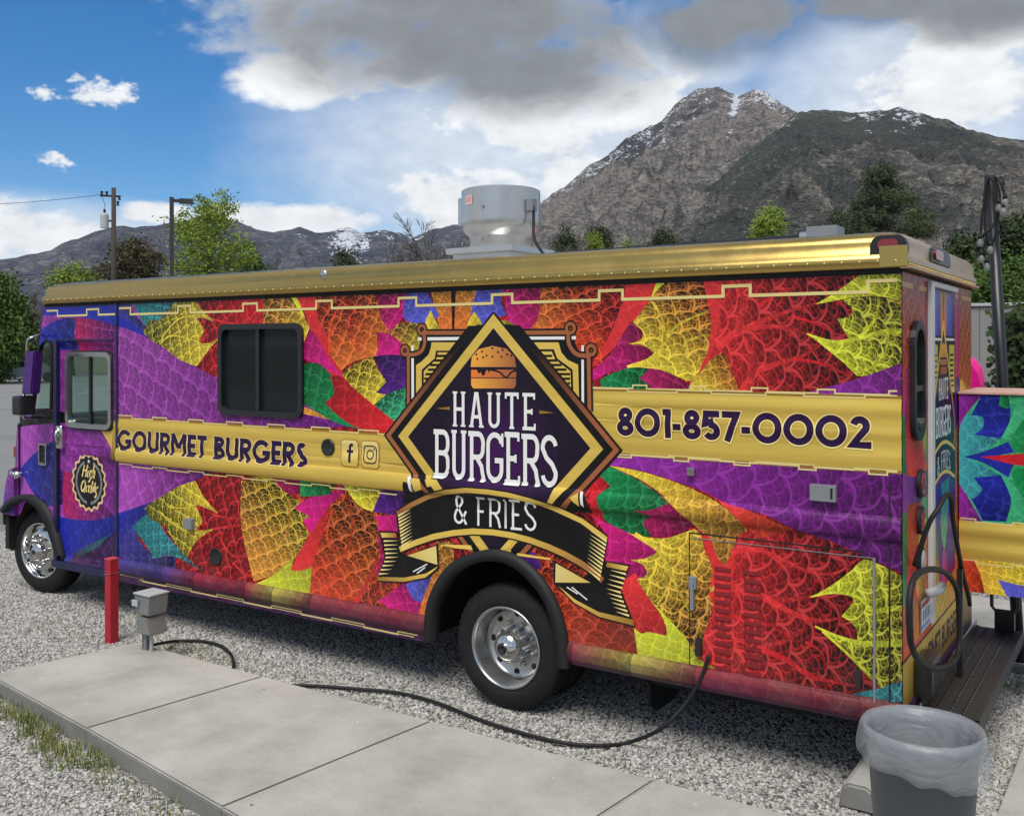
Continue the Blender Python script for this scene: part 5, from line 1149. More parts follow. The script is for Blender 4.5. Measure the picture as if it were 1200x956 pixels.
# handles, hinges
hx_, hz_ = onY(71, 512)
part('door_handle', MT['chrome'], lambda bm: (box(bm, hx_ - .04, hx_ + .05, -.03, .03, hz_ - .105, hz_ + .105, .018), tube(bm, [(hx_ - .0, -.03, hz_ + .08), (hx_ + .01, -.055, hz_ + .02), (hx_, -.03, hz_ - .06)], .014, 8)), smooth=True)
vx_, vz_ = onY(53, 532); ven = part('side_vent', MT['chrome'], lambda bm: ring_prism(bm, rrect(vx_ - .065, vx_ + .06, vz_ - .10, vz_ + .10, .02), rrect(vx_ - .05, vx_ + .045, vz_ - .085, vz_ + .085, .015), -.03, .0)); part('grille', MT['blackpaint'], lambda bm: (box(bm, vx_ - .055, vx_ + .05, -.008, .0, vz_ - .09, vz_ + .09), box(bm, vx_ - .05, vx_ + .045, -.02, -.006, vz_ - .01, vz_ + .01)), ven)
lx_, lz_ = onY(22, 554); part('hood_latch', MT['chrome'], lambda bm: (tube(bm, [(lx_ - .09, -.0, lz_ + .01), (lx_ - .03, -.06, lz_), (lx_ + .05, -.035, lz_ - .01)], .022, 8), lathe(bm, [(0, -.07), (.035, -.06), (.03, .0)], 12, 'Y', (lx_ + .04, .0, lz_ - .012))), smooth=True)
part('hood_seam', MT['dark'], strip(onY(20.5, 540)[0] - .005, onY(20.5, 540)[0] + .005, .86, 1.60, .008, .03))
# nose across the truck
def nose(bm):
    pr = [(-7.75, 1.68), (NOSE_X + .06, 1.615), (NOSE_X - .02, 1.56), (NOSE_X - .05, 1.2), (NOSE_X - .06, 1.0), (-7.9, .97), (-7.75, .97)]
    A = [bm.verts.new((x, .055, z)) for x, z in pr]; B = [bm.verts.new((x, W - .055, z)) for x, z in pr]
    bm.faces.new(A); bm.faces.new(B[::-1])
    for i in range(len(pr)): bm.faces.new((A[i], B[i], B[(i + 1) % len(pr)], A[(i + 1) % len(pr)]))
part('hood', mat('purple_hood_vinyl', lin(130, 50, 140), .35, var=.3), nose)
part('cowl', MT['blackpaint'], lambda bm: box(bm, -8.0, -7.60, .03, W - .03, 1.60, 1.69, .02))
ax_, az_ = onY(3, 528, .25); part('turn_lamp', MT['amber'], lambda bm: box(bm, NOSE_X - .16, NOSE_X - .03, .10, .24, 1.27, 1.38, .012))
# fender and bumper
def fender(bm):
    pr = [(NOSE_X + .01, 1.19), (NOSE_X - .08, 1.16), (NOSE_X - .14, 1.0), (NOSE_X - .18, .80), (NOSE_X - .18, .73), (NOSE_X + .01, .73)]
    A = [bm.verts.new((x, .01, z)) for x, z in pr]; B = [bm.verts.new((x, .60, z)) for x, z in pr]
    bm.faces.new(A); bm.faces.new(B[::-1])
    for i in range(len(pr)): bm.faces.new((A[i], B[i], B[(i + 1) % len(pr)], A[(i + 1) % len(pr)]))
fa = Art(); fa.add([(NOSE_X + .01, 1.19), (NOSE_X - .08, 1.16), (NOSE_X - .14, 1.0), (NOSE_X - .18, .80), (NOSE_X - .18, .74), (NOSE_X + .01, .74)], 'lpur', 'indigo', ((0, 1.1), (0, .85)), vein=.5, ang=30, size=.14)
fnd = part('fender', mat('fender_vinyl', lin(130, 50, 140), .35, var=.3), fender); print_mesh('fender_print', fa, lambda x, z: (x, .006, z), fnd)
part('front_bumper', MT['chrome'], lambda bm: box(bm, NOSE_X - .30, NOSE_X - .17, .0, W, .62, .80, .03), smooth=False)
fo = [tuple(p[:2]) for p in smoothpath([(x, z, 0) for x, z in V('D2', [(20, 770), (90, 690), (170, 640), (260, 628), (350, 650), (430, 720), (490, 820), (530, 960)]) + V('D3', [(555, 330), (590, 480)])], 4)]
fi = [tuple(p[:2]) for p in smoothpath([(x, z, 0) for x, z in V('D2', [(60, 800), (120, 735), (190, 700), (270, 690), (330, 715), (390, 780), (440, 880), (480, 960)]) + V('D3', [(510, 330), (555, 480)])], 4)]
n_ = min(len(fo), len(fi)); part('front_arch_trim', MT['black'], lambda bm: arch(bm, fo[:n_], fi[:n_], -.045, .02), smooth=True)
part('front_wheel_well', MT['dark'], lambda bm: (well(bm, -7.66, .50, .03, .85, .38), box(bm, NOSE_X - .16, NOSE_X - .10, .02, .6, .40, .72)))
# mirror
mirror = part('mirror', MT['chrome'], lambda bm: None); bpy.data.objects.remove(mirror, do_unlink=True)
def onM(px, py): x, z = onY(px, py, -.22); return (x, -.22, z)
mirror = part('mirror_arm', MT['chrome'], lambda bm: tube(bm, smoothpath([(onY(53, 395)[0], -.01, 2.44), (onY(48, 396, -.12)[0], -.12, 2.45), onM(36, 396), onM(32, 400), onM(31.5, 412)], 4), .012, 8), smooth=True)
part('mirror_arm', MT['chrome'], lambda bm: tube(bm, smoothpath([onM(28, 462), onM(27, 487), (onY(36, 486, -.1)[0], -.1, 1.69), (onY(46, 484)[0], .0, 1.69)], 4), .012, 8), smooth=True)
mh = part('mirror_head', mat('mirror_vinyl', lin(70, 30, 110), .4, var=.4, scale=30), lambda bm: None); bm = NB()
c_ = [onM(33, 411.5), onM(44, 411.5), onM(40, 462), onM(28.5, 462)]
A = [bm.verts.new((x, y - .03, z)) for x, y, z in c_]; B = [bm.verts.new((x - .015, y + .07, z)) for x, y, z in c_]
bm.faces.new(A); bm.faces.new(B[::-1])
for i in range(4): bm.faces.new((A[i], B[i], B[(i + 1) % 4], A[(i + 1) % 4]))
bmesh.ops.bevel(bm, geom=list(bm.edges), offset=.012, segments=2, affect='EDGES'); bmesh.ops.recalc_face_normals(bm, faces=bm.faces); bm.to_mesh(mh.data); bm.free()
sx_, _, sz_ = onM(30, 475); sm_ = part('spot_mirror', MT['blackpaint'], lambda bm: box(bm, sx_ - .075, sx_ + .065, -.31, -.16, sz_ - .085, sz_ + .09, .03)); part('mirror_glass', MT['chrome'], lambda bm: box(bm, sx_ - .083, sx_ - .074, -.30, -.17, sz_ - .07, sz_ + .075, .003), sm_)
# inside of the cab
part('windshield', MT['glass'], lambda bm: bm.faces.new([bm.verts.new(v) for v in ((-7.735, .06, 1.70), (-7.735, W - .06, 1.70), (-7.61, W - .06, 2.40), (-7.61, .06, 2.40))]))
part('cab_front', MT['purple'], lambda bm: (box(bm, -7.63, -7.50, .02, W - .02, 2.38, 2.735), box(bm, -7.74, -7.66, .06, W - .06, 1.0, 1.70)))
part('dashboard', MT['interior'], lambda bm: box(bm, -7.72, -7.30, .12, W - .12, 1.20, 1.66, .04))
part('seat', mat('blue_seat_cloth', (.02, .05, .12), .8, var=.2), lambda bm: (box(bm, -6.85, -6.45, 1.25, 1.75, .95, 1.15, .05), box(bm, -6.60, -6.45, 1.25, 1.75, 1.10, 1.95, .05), box(bm, -6.8, -6.5, 1.3, 1.7, .5, .95)))
part('steering_wheel', MT['black'], lambda bm: (tube(bm, [(-7.06 + .10 * math.sin(a) * .6, 1.5 + .21 * math.cos(a), 1.62 + .20 * math.sin(a)) for a in [2 * math.pi * k / 28 for k in range(28)]], .016, 8, closed=True), tube(bm, [(-7.3, 1.5, 1.5), (-7.06, 1.5, 1.62)], .02, 8), tube(bm, [(-7.06, 1.3, 1.62), (-7.06, 1.7, 1.62)], .014, 6)), smooth=True)
# --- rear face
def OX(*p): return [onX(a, b) for a, b in p]
rear = Art(); ZB = .43
rear.add([(0.0, ZB), (W, ZB), (W, 2.722), (0.0, 2.722)], 'ored', 'orange', ((0, 2.2), (W, 2.0)), vein=.7, ang=85, size=.13)
def rl(pts, *a, **k): rear.add([p[:2] + p[2:] for p in pts], *a, smooth=k.pop('sm', 4), **k)
rl([(.0, 2.05, 1), (.14, 2.25), (.12, 1.9), (.10, 1.7, 1), (0, 1.7, 1)], 'dmag', 'mag', axis=((0, 1.8), (.1, 2.2)), vein=.4, size=.12)
rl([(.45, 2.4, 1), (.6, 2.72, 1), (.62, 2.0, 1), (.5, 1.9), (.47, 2.1)], 'dmag', vein=.5, size=.12)
rl([(0, 2.0, 1), (.06, 1.95), (.08, 1.65), (0, 1.6, 1)], 'green', vein=.5, size=.1)
rl([(.10, 1.95, 1), (.3, 1.87), (.55, 1.75), (.6, 1.68, 1), (.4, 1.63), (.15, 1.68), (.08, 1.8)], 'red2', vein=.35, ang=60, size=.12)
rl([(.48, 1.95, 1), (.60, 1.98, 1), (.62, 1.68, 1), (.52, 1.78)], 'green', 'ygreen', axis=((.6, 1.7), (.5, 1.95)), vein=.5, size=.1)
rl([(0, 1.70, 1), (.2, 1.66), (.45, 1.64), (.62, 1.66, 1), (.62, 1.52), (.4, 1.5), (.2, 1.44), (0, 1.46, 1)], 'purple', 'violet', axis=((0, 1.5), (.6, 1.6)), vein=.5, size=.16)
rl([(.12, 1.52, 1), (.35, 1.48), (.42, 1.1), (.3, .9), (.1, .8, 1), (.05, 1.2)], 'red2', vein=.4, ang=80, size=.12)
rl([(0, 1.5, 1), (.10, 1.45), (.09, 1.1), (0, 1.0, 1)], 'green', vein=.5, size=.1)
rl([(.40, 1.35, 1), (.55, 1.3), (.58, 1.05), (.45, .95), (.33, 1.05)], 'yellow', 'lor', axis=((.4, 1.3), (.5, 1.0)), vein=.6, size=.1)
rl([(.48, 1.52, 1), (.62, 1.5, 1), (.62, 1.3), (.52, 1.32)], 'mint', vein=.6, size=.08)
rl([(.0, .98, 1), (.3, 1.0), (.6, 1.0, 1), (.6, .78, 1), (.0, .76, 1)], 'ored', 'lor', axis=((0, .9), (.6, .9)), vein=.5, ang=80, size=.12)
# door leaf
D0, D1 = .735, 1.50
rear.add([(D0, ZB), (D1, ZB), (D1, 2.68), (D0, 2.68)], 'violet', vein=.4, size=.15)
rl([(D0, 2.66, 1), (D0 + .1, 2.66, 1), (D0 + .08, 2.3, 1), (D0, 2.3, 1)], 'dmag', vein=.5, sm=0)
rl([(D0 + .08, 2.66, 1), (D0 + .26, 2.66, 1), (D0 + .3, 2.5), (D0 + .2, 2.36, 1), (D0 + .08, 2.36, 1)], 'peri', vein=.5, size=.1); rl([(D1 - .08, 2.66, 1), (D1 - .26, 2.66, 1), (D1 - .3, 2.5), (D1 - .2, 2.36, 1), (D1 - .08, 2.36, 1)], 'peri', vein=.5, size=.1)
rl([(D0 + .27, 2.66, 1), (D1 - .27, 2.66, 1), (D1 - .3, 2.36, 1), (D0 + .3, 2.36, 1)], 'lor', 'orange', axis=((0, 2.6), (0, 2.4)), vein=.5, ang=90, size=.1, sm=0)
rl([((D0 + D1) / 2 - .012, 2.66), ((D0 + D1) / 2 + .012, 2.66), ((D0 + D1) / 2 + .008, 2.34), ((D0 + D1) / 2 - .008, 2.34)], 'black', sm=0)
rear.add([(D0, 2.40), (D1, 2.40), (D1, 1.62), (D0, 1.62)], 'black'); rear.add([(D0 + .02, 2.385), (D1 - .02, 2.385), (D1 - .02, 2.37), (D0 + .02, 2.37)], 'white')
for a, b in ((D0 + .02, D0 + .2), (D1 - .2, D1 - .02)): rear.add([(a, 2.345), (b, 2.345), (b, 2.05), (a, 2.05)], 'dyel', 'gold', ((0, 2.3), (0, 2.1)))
for k in range(7):
    z = 2.29 - k * .032
    for a in (D0 + .05, D1 - .17): rear.add([(a, z), (a + .12, z), (a + .12, z - .014), (a, z - .014)], 'black')
dc = (D0 + D1) / 2
rear.add([(dc, 2.50), (D1 + .0, 1.9), (D1, 1.74), (dc + .15, 1.62), (dc - .15, 1.62), (D0, 1.74), (D0, 1.9)], 'gold', 'dgold', ((0, 2.4), (0, 1.8))); rear.add([(dc, 2.44), (D1 - .03, 1.88), (D1 - .03, 1.76), (dc + .15, 1.63), (dc - .15, 1.63), (D0 + .03, 1.76), (D0 + .03, 1.88)], 'ink')
rear.add([(dc - .10, 2.29), (dc - .09, 2.33), (dc, 2.36), (dc + .09, 2.33), (dc + .10, 2.29), (dc + .10, 2.17), (dc - .10, 2.17)], 'copper', 'lor', ((0, 2.2), (0, 2.35))); rear.add([(dc - .1, 2.27), (dc + .1, 2.27), (dc + .1, 2.258), (dc - .1, 2.258)], 'ink'); rear.add([(dc - .1, 2.225), (dc + .1, 2.225), (dc + .1, 2.215), (dc - .1, 2.215)], 'ink')
text(rear, 'HAUTE', SL, .115, lambda x, y: (dc - .15 + .30 * x, 2.02 + .125 * y), .13, 'white'); text(rear, 'BURGERS', glyphs_slab(.12), .12, lambda x, y: (dc - .24 + .48 * x, 1.80 + .18 * y), .04, 'white')
# ribbon on the door
rb_u = [(D0 + (D1 - D0) * k / 12, 1.70 + .075 * math.sin(math.pi * k / 12)) for k in range(13)]; rb_l = [(p[0], p[1] - .20) for p in rb_u]
rear.add([(D0, 1.9), (D1, 1.9), (D1, 1.78), (D0, 1.78)], 'inkp') if False else None
rear.add(rb_u + rb_l[::-1], 'black'); rear.add(band(rb_u, 0, .022, -1), 'gold'); rear.add(band(rb_l, 0, .022, 1), 'gold')
text(rear, '& FRIES', TH_, .085, lambda x, y: (dc - .2 + .42 * x, 1.575 + .11 * y + .03 * math.sin(math.pi * x)), .09, 'white')
rear.add([(D0 + .03, 1.66), (D0 + .08, 1.66), (D0 + .08, 1.55), (D0 + .03, 1.55)], 'white')
rl([(D0 + .30, 1.52, 1), (D1 - .2, 1.54, 1), (D1 - .25, 1.3), (dc + .02, 1.1, 1), (dc - .12, 1.28)], 'cyan', 'mint', axis=((dc, 1.5), (dc, 1.1)), vein=.5, ang=90, size=.12)
rl([(D0 + .18, 1.52, 1), (D0 + .32, 1.5), (dc - .1, 1.28), (dc, 1.05), (D0 + .3, .95, 1), (D0 + .12, 1.2)], 'blue', vein=.5, size=.12); rl([(D1, 1.52, 1), (D1 - .18, 1.45), (dc + .1, 1.2), (dc + .12, 1.0, 1), (D1, .95, 1)], 'blue', vein=.5, size=.12)
rl([(dc - .02, 1.15, 1), (dc + .10, 1.05), (dc + .12, .85, 1), (dc - .1, .85, 1)], 'lpur', 'mag', axis=((0, 1.1), (0, .9)), vein=.4, size=.1); rl([(D0, 1.45, 1), (D0 + .15, 1.3), (D0 + .2, 1.05), (D0 + .05, 1.1), (D0, 1.2, 1)], 'green', 'mint', axis=((0, 1.4), (0, 1.1)), vein=.5, size=.1)
rl([(D0, 1.15, 1), (D0 + .2, 1.1), (D0 + .3, .9), (D1, .95, 1), (D1, .74, 1), (D0, .74, 1)], 'yellow', 'lor', axis=((D0, 1.0), (D1, .8)), vein=.6, ang=80, size=.12)
# right of the door
rl([(D1 + .02, 2.68, 1), (D1 + .2, 2.68, 1), (D1 + .15, 2.3), (D1 + .14, 2.1, 1), (D1 + .02, 2.05, 1)], 'dmag', 'mag', axis=((0, 2.6), (0, 2.1)), vein=.5, size=.12); rl([(D1, 2.12, 1), (D1 + .14, 2.14), (D1 + .2, 2.0), (D1 + .1, 1.85), (D1, 1.8, 1)], 'violet', vein=.5, size=.1)
rl([(D1 + .2, 2.12, 1), (D1 + .34, 2.1), (W, 1.98, 1), (W, 1.7, 1), (D1 + .2, 1.8)], 'yellow', 'lor', axis=((D1, 1.9), (W, 2.0)), vein=.7, size=.1)
# gold stripe at the top, gold band low down, purple sill
for a, b in ((.0, .26), (.42, .62), (D1 + .02, D1 + .12), (D1 + .28, W)): rear.add([(a, 2.665), (b, 2.665), (b, 2.64), (a, 2.64)], lin(190, 150, 80))
rear.add([(.0, .735), (W, .735), (W, .50), (.0, .50)], 'gold', 'dgold', ((0, .70), (0, .52)), metal=.8); rear.add([(.0, .75), (W, .75), (W, .735), (0, .735)], 'skirt'); rear.add([(0, .50), (W, .50), (W, ZB), (0, ZB)], 'skirt')
text(rear, 'GOURMET BURGERS', SN, .19, lambda x, y: (.34 + 1.30 * x, .545 + .135 * y), .06, 'text')
rearp = print_mesh('rear_panel', rear, lambda a, b: (0.004, a, b), truck, grid=(.1, .1)); rearp['label'] = 'narrow rear face with door logo and low gold band'
part('rear_wall', MT['purple'], lambda bm: box(bm, -.03, .0, .006, W, .43, 2.722))
def RX(px, py): return onX(px, py)
part('door_frame_trim', MT['white'], lambda bm: (box(bm, .005, .030, .63, .715, .80, 2.70, .004), box(bm, .005, .030, .715, 1.47, 2.672, 2.70, .004)))
rw = part('rear_window', MT['blackpaint'], lambda bm: ring_prism(bm, rrect(.165, .46, 1.84, 2.475, .13), rrect(.205, .42, 1.885, 2.43, .10), .005, .032, 'YZ')); part('pane', MT['darkglass'], lambda bm: box(bm, .008, .012, .19, .44, 1.87, 2.45), rw); part('mullion', MT['blackpaint'], lambda bm: box(bm, .012, .026, .19, .44, 2.10, 2.13), rw)
for z, n in ((1.603, 'tail_lamp'), (1.406, 'tail_lamp'), (1.19, 'tail_lamp')):
    tl = part(n, MT['black'], lambda bm: [bm.verts.ensure_lookup_table(), [bmesh.ops.scale(bm, vec=(1, 1.15, 1), verts=[])]] and lathe(bm, [(.075, .0), (.078, .016), (.062, .022)], 24, 'X', (.005, .40, z)), smooth=True)
    part('lens', MT['redlens'] if z > 1.3 else MT['greylight'], lambda bm: lathe(bm, [(.062, .016), (.055, .024), (.03, .029), (0, .03)], 24, 'X', (.005, .40, z)), tl, True)
# licence plate under its lamp
pa = Art(); pa.add([(.40, .80), (.70, .80), (.70, .965), (.40, .965)], lin(206, 212, 220)); pa.add([(.41, .925), (.69, .925), (.69, .955), (.41, .955)], lin(170, 60, 60)); pa.add([(.41, .81), (.69, .81), (.69, .835), (.41, .835)], lin(120, 140, 190))
for k in range(5): pa.add([(.44 + .046 * k, .85), (.468 + .046 * k, .85), (.468 + .046 * k, .91), (.44 + .046 * k, .91)], lin(70, 84, 130))
plate = part('licence_plate', MT['alu'], lambda bm: box(bm, .006, .014, .395, .705, .795, .97, .002)); print_mesh('plate_print', pa, lambda a, b: (.0155, a, b), plate)
part('plate_lamp', MT['greylight'], lambda bm: tube(bm, [(.03, .46, 1.0), (.075, .52, 1.01), (.075, .64, 1.01)], .026, 10), smooth=True)
# grab hoops of black tube
hoop = part('grab_hoop', MT['black'], lambda bm: tube(bm, smoothpath([(.02, .20, 1.20), (.09, .19, 1.42), (.13, .22, 1.50), (.15, .34, 1.56), (.15, .48, 1.52), (.14, .62, 1.36), (.12, 1.0, 1.05), (.11, 1.30, .82), (.10, 1.42, .74)], 6), .013, 8), smooth=True)
hy = [onX(p[0], p[1], .12) for p in ((1066, 735), (1066, 700), (1072, 676), (1088, 667), (1108, 671), (1121, 690), (1124, 720), (1124, 755), (1120, 772), (1108, 781), (1092, 782), (1076, 772), (1068, 755))]
part('grab_hoop', MT['black'], lambda bm: tube(bm, [(.12, a, b) for a, b in smoothpath([(*h, 0) for h in hy] + [(*hy[0], 0)], 5) for a, b in [(0, 0)]] if False else [(.12, q.x, q.y) for q in smoothpath([(*h, 0) for h in hy + [hy[0]]], 5)][:-1], .016, 8, closed=True), smooth=True)
pst = onX(1126, 740, .12)
part('hoop_post', MT['blackpaint'], lambda bm: box(bm, .10, .13, pst[0] - .012, pst[0] + .016, .42, 1.05))
part('tow_socket', MT['blackpaint'], lambda bm: box(bm, .005, .10, .24, .50, .50, .70, .03))
# rear step
step = part('rear_step', mat('black_tread_plate', (.02, .021, .022), .55, var=.25, scale=20, dirt=.2), lambda bm: (box(bm, .04, .31, .30, 2.16, .40, .425, .004), box(bm, .285, .315, .30, 2.16, .34, .43, .004), box(bm, .03, .05, .30, 2.16, .35, .43)))
for r_ in range(3):
    def bumps(bm):
        for k in range(34):
            g = bmesh.ops.create_icosphere(bm, subdivisions=1, radius=.011)['verts']; bmesh.ops.scale(bm, vec=(1.5, 1, .6), verts=g); bmesh.ops.translate(bm, vec=(.10 + r_ * .065, .36 + k * .053, .425), verts=g)
    tr = part('tread_row', MT['blackpaint'], bumps, step, True); tr['kind'] = 'stuff'
part('step_edge', MT['alu'], lambda bm: box(bm, .026, .034, .30, 2.17, .425, .46), step)
part('step_bracket', MT['blackpaint'], lambda bm: (box(bm, .15, .27, 2.10, 2.15, .425, .56), tube(bm, [(.13, 2.13, .58), (.13, 2.13, .86), (.15, 2.13, .9), (.27, 2.13, .9), (.29, 2.13, .86), (.29, 2.13, .58), (.27, 2.13, .555), (.15, 2.13, .555)], .012, 8, closed=True)), step)
# --- wrapped cabinet hung on the rear
CY0, CY1, CX1 = 1.585, 2.30, 1.05
def CBX(px, py): return onY(px, py, CY0)
ct, cbm = CBX(1130, 461.5)[1], CBX(1130, 692)[1]
cabt = part('rear_cabinet', MT['purple'], lambda bm: box(bm, .012, CX1, CY0 + .004, CY1, cbm, ct - .004, .004)); cabt['label'] = 'cabinet hung behind the truck with blue and green print'
ca = Art()
VIEWS['CB'] = (1100, 440, 3.68)
def CV(*p): return V('CB', p, CBX)
x1_ = CX1
ca.add([(.014, cbm), (x1_, cbm), (x1_, ct), (.014, ct)], 'mint', 'green', ((.1, 1.5), (.9, 1.5)), vein=.55, ang=30, size=.13)
def cal(pts, *a, **k): ca.add(CV(*pts), *a, smooth=4, **k)
cal([(60, 60, 1), (200, 70, 1), (110, 180), (80, 260, 1)], 'purple', vein=.5, size=.12); cal([(60, 440, 1), (90, 450), (130, 530), (190, 630, 1), (60, 630, 1)], 'purple', vein=.5, size=.12)
cal([(60, 60, 1), (100, 70, 1), (80, 130, 1)], 'ored', vein=.4); cal([(60, 640, 1), (100, 640, 1), (82, 560, 1)], 'ored', vein=.4)
cal([(190, 75, 1), (290, 70, 1), (310, 150), (300, 220), (270, 270, 1), (150, 260), (130, 190, 1)], 'blue', vein=.6, ang=60, size=.12); cal([(190, 625, 1), (290, 630, 1), (312, 550), (300, 480), (270, 430, 1), (160, 430), (130, 510, 1)], 'blue', vein=.6, ang=-60, size=.12)
cal([(75, 260, 1), (120, 170, 1), (190, 180), (190, 230, 1), (150, 255, 1), (265, 270, 1), (200, 320), (110, 350, 1), (200, 390), (265, 430, 1), (150, 440, 1), (190, 490, 1), (150, 530), (110, 500), (75, 440, 1)], 'cyan', vein=.55, size=.12)
cal([(110, 350, 1), (200, 325), (300, 285, 1), (325, 330, 1), (230, 350, 1), (325, 385, 1), (300, 440, 1), (200, 380)], 'blue', vein=.3, size=.12); cal([(180, 350, 1), (330, 338, 1), (500, 330, 1), (500, 400, 1), (330, 385, 1)], 'red', vein=.3, size=.15)
ca.r.append(dict(ca.r[-1])); ca.r.pop()
cal([(265, 85, 1), (300, 90), (300, 140), (260, 130, 1)], 'green', vein=.6, size=.08); cal([(310, 300, 1), (330, 240), (400, 150, 1), (600, 100, 1), (600, 330, 1), (330, 330, 1)], 'green', vein=.6, size=.12); cal([(310, 400, 1), (600, 390, 1), (600, 600, 1), (400, 560, 1), (330, 480)], 'green', vein=.6, size=.12)
cal([(270, 270, 1), (320, 170), (340, 90, 1), (420, 80, 1), (380, 160), (330, 240)], 'mint', vein=.35, size=.12); cal([(270, 430, 1), (310, 520), (330, 620, 1), (420, 620, 1), (370, 540), (330, 480)], 'mint', vein=.35, size=.12)
zt_, zb_ = CBX(1160, 612)[1], CBX(1160, 657)[1]
cal([(60, 640, 1), (640, 640, 1), (640, 960, 1), (60, 960, 1)], 'lor', 'yellow', vein=.75, ang=40, size=.1, axis=(CV((100, 860))[0], CV((300, 860))[0])); cal([(60, 780, 1), (150, 790, 1), (180, 860), (200, 940, 1), (60, 940, 1)], 'ored', vein=.6, size=.08)
cal([(255, 880, 1), (400, 910), (600, 900, 1), (600, 980, 1), (300, 960, 1)], 'peri', vein=.5, size=.08)
ca.add([(.014, zt_), (x1_, zt_), (x1_, zb_), (.014, zb_)], 'gold', metal=1.0)
keyrun(ca, .02, x1_, zt_ + .012, .3, .016, .008, duty=.7); keyrun(ca, .02, x1_, zb_ - .008, .3, .016, .008, duty=.7)
def cab_pl(x, z):
    y = CY0
    if zb_ < z < zt_: y -= .010 * math.sin((z - zb_) / (zt_ - zb_) * math.pi * 2) ** 2
    return (x, y, z)
print_mesh('cabinet_print', ca, cab_pl, cabt, rows=[zb_ + (zt_ - zb_) * k / 12 for k in range(13)], grid=(.08, .08))
part('cabinet_top', mat('pale_pink_top', lin(200, 160, 140), .5, var=.35, scale=14), lambda bm: box(bm, .008, CX1 + .01, CY0 - .012, CY1 + .01, ct, ct + .014, .003), cabt)
# ------------------------------------------------------------------ ground
def node_mat(name, fn):
    m = bpy.data.materials.new(name); m.use_nodes = True; N = NT(m.node_tree); b = N.n['Principled BSDF']; fn(N, b); return m
def m_gravel(N, b):
    p = N.new('ShaderNodeTexCoord').outputs['Object']
    cellc = N.voro(p, 42, 'F1', 'Color'); dist = N.voro(p, 42, 'F1', 'Distance'); big = N.noise(p, .7, 4, .6)
    g = N.sep(cellc)[0]
    c = N.ramp(g, [(0, (.20, .192, .175)), (.35, (.36, .35, .325)), (.7, (.50, .485, .455)), (1, (.66, .65, .62))])
    c = N.vmath('SCALE', c, N.math('ADD', .62, N.math('MULTIPLY', big, .5)))
    c = N.mix(N.step(dist, .35, .8), c, (.10, .095, .085, 1))
    N.link(c, b.inputs['Base Color']); b.inputs['Roughness'].default_value = .9; b.inputs['Specular IOR Level'].default_value = .2
    bn = N.new('ShaderNodeBump'); bn.inputs['Strength'].default_value = .9; bn.inputs['Distance'].default_value = .02; N.link(N.math('SUBTRACT', 1.0, dist), bn.inputs['Height']); N.link(bn.outputs[0], b.inputs['Normal'])
def m_asphalt(N, b):
    p = N.new('ShaderNodeTexCoord').outputs['Object']
    c = N.vmath('SCALE', (.21, .21, .205), N.math('ADD', .75, N.math('MULTIPLY', N.noise(p, .35, 5, .6), .5)))
    c = N.mix(N.math('MULTIPLY', N.step(N.noise(N.vmath('MULTIPLY', p, (.15, .8, 1)), 1.2, 4, .6), .5, .7), .35), c, (.12, .12, .12, 1))
    N.link(c, b.inputs['Base Color']); b.inputs['Roughness'].default_value = .85
def m_concrete(N, b):
    p = N.new('ShaderNodeTexCoord').outputs['Object']
    n = N.noise(p, 2.2, 5, .62); f = N.noise(p, 60, 3, .6); st = N.noise(N.vmath('MULTIPLY', p, (1, .4, 1)), 1.1, 3, .6)
    c = N.ramp(n, [(.25, (.30, .293, .26)), (.5, (.40, .39, .35)), (.75, (.48, .47, .425))])
    c = N.vmath('SCALE', c, N.math('ADD', .84, N.math('MULTIPLY', f, .32)))
    c = N.mix(N.math('MULTIPLY', N.step(st, .56, .72), .15), c, (.20, .19, .17, 1))
    c = N.mix(N.math('MULTIPLY', N.step(N.noise(p, .9, 5, .7, 1.5), .52, .64), .12), c, (.235, .215, .18, 1))
    spots = N.step(N.voro(p, 5.5, 'F1', 'Distance'), .075, .05)
    c = N.mix(N.math('MULTIPLY', spots, N.step(N.noise(p, 3.1, 1), .55, .6)), c, (.11, .10, .09, 1))
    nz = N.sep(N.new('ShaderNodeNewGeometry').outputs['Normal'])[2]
    c = N.mix(N.step(nz, .7, .2), c, N.vmath('SCALE', c, .55))                   # side faces darker than the top
    N.link(c, b.inputs['Base Color']); b.inputs['Roughness'].default_value = .88; b.inputs['Specular IOR Level'].default_value = .25
    bn = N.new('ShaderNodeBump'); bn.inputs['Strength'].default_value = .25; bn.inputs['Distance'].default_value = .01; N.link(N.noise(p, 45, 4, .7), bn.inputs['Height']); N.link(bn.outputs[0], b.inputs['Normal'])
def m_soil(N, b):
    p = N.new('ShaderNodeTexCoord').outputs['Object']
    N.link(N.ramp(N.noise(p, .02, 6, .65), [(.3, (.07, .075, .04)), (.6, (.13, .115, .08)), (.8, (.09, .10, .05))]), b.inputs['Base Color']); b.inputs['Roughness'].default_value = .95
MT['gravel'] = node_mat('loose_gravel', m_gravel); MT['asphalt'] = node_mat('worn_asphalt', m_asphalt); MT['concrete'] = node_mat('cast_concrete', m_concrete); MT['soil'] = node_mat('dry_soil', m_soil)
def quadobj(name, pts, z, m, kind='structure'):
    o = pyobj(name, [(x, y, z) for x, y in pts], [tuple(range(len(pts)))], m); o['kind'] = kind; return o
g_ = 9000
quadobj('ground', [(-g_, -g_), (g_, -g_), (g_, g_), (-g_, g_)], -.012, MT['soil'])
PAD = [(-5.41, -.545), (-5.60, -1.48), (-5.57, -1.54), (-5.46, -1.59), (-4.196, -1.765), (-2.736, -1.995), (-1.28, -2.22), (.4, -2.5), (.62, -.55)]
quadobj('gravel_lot', [(-11.2, -9), (14, -9), (14, 16), (-11.2, 16)], -.006, MT['gravel'])
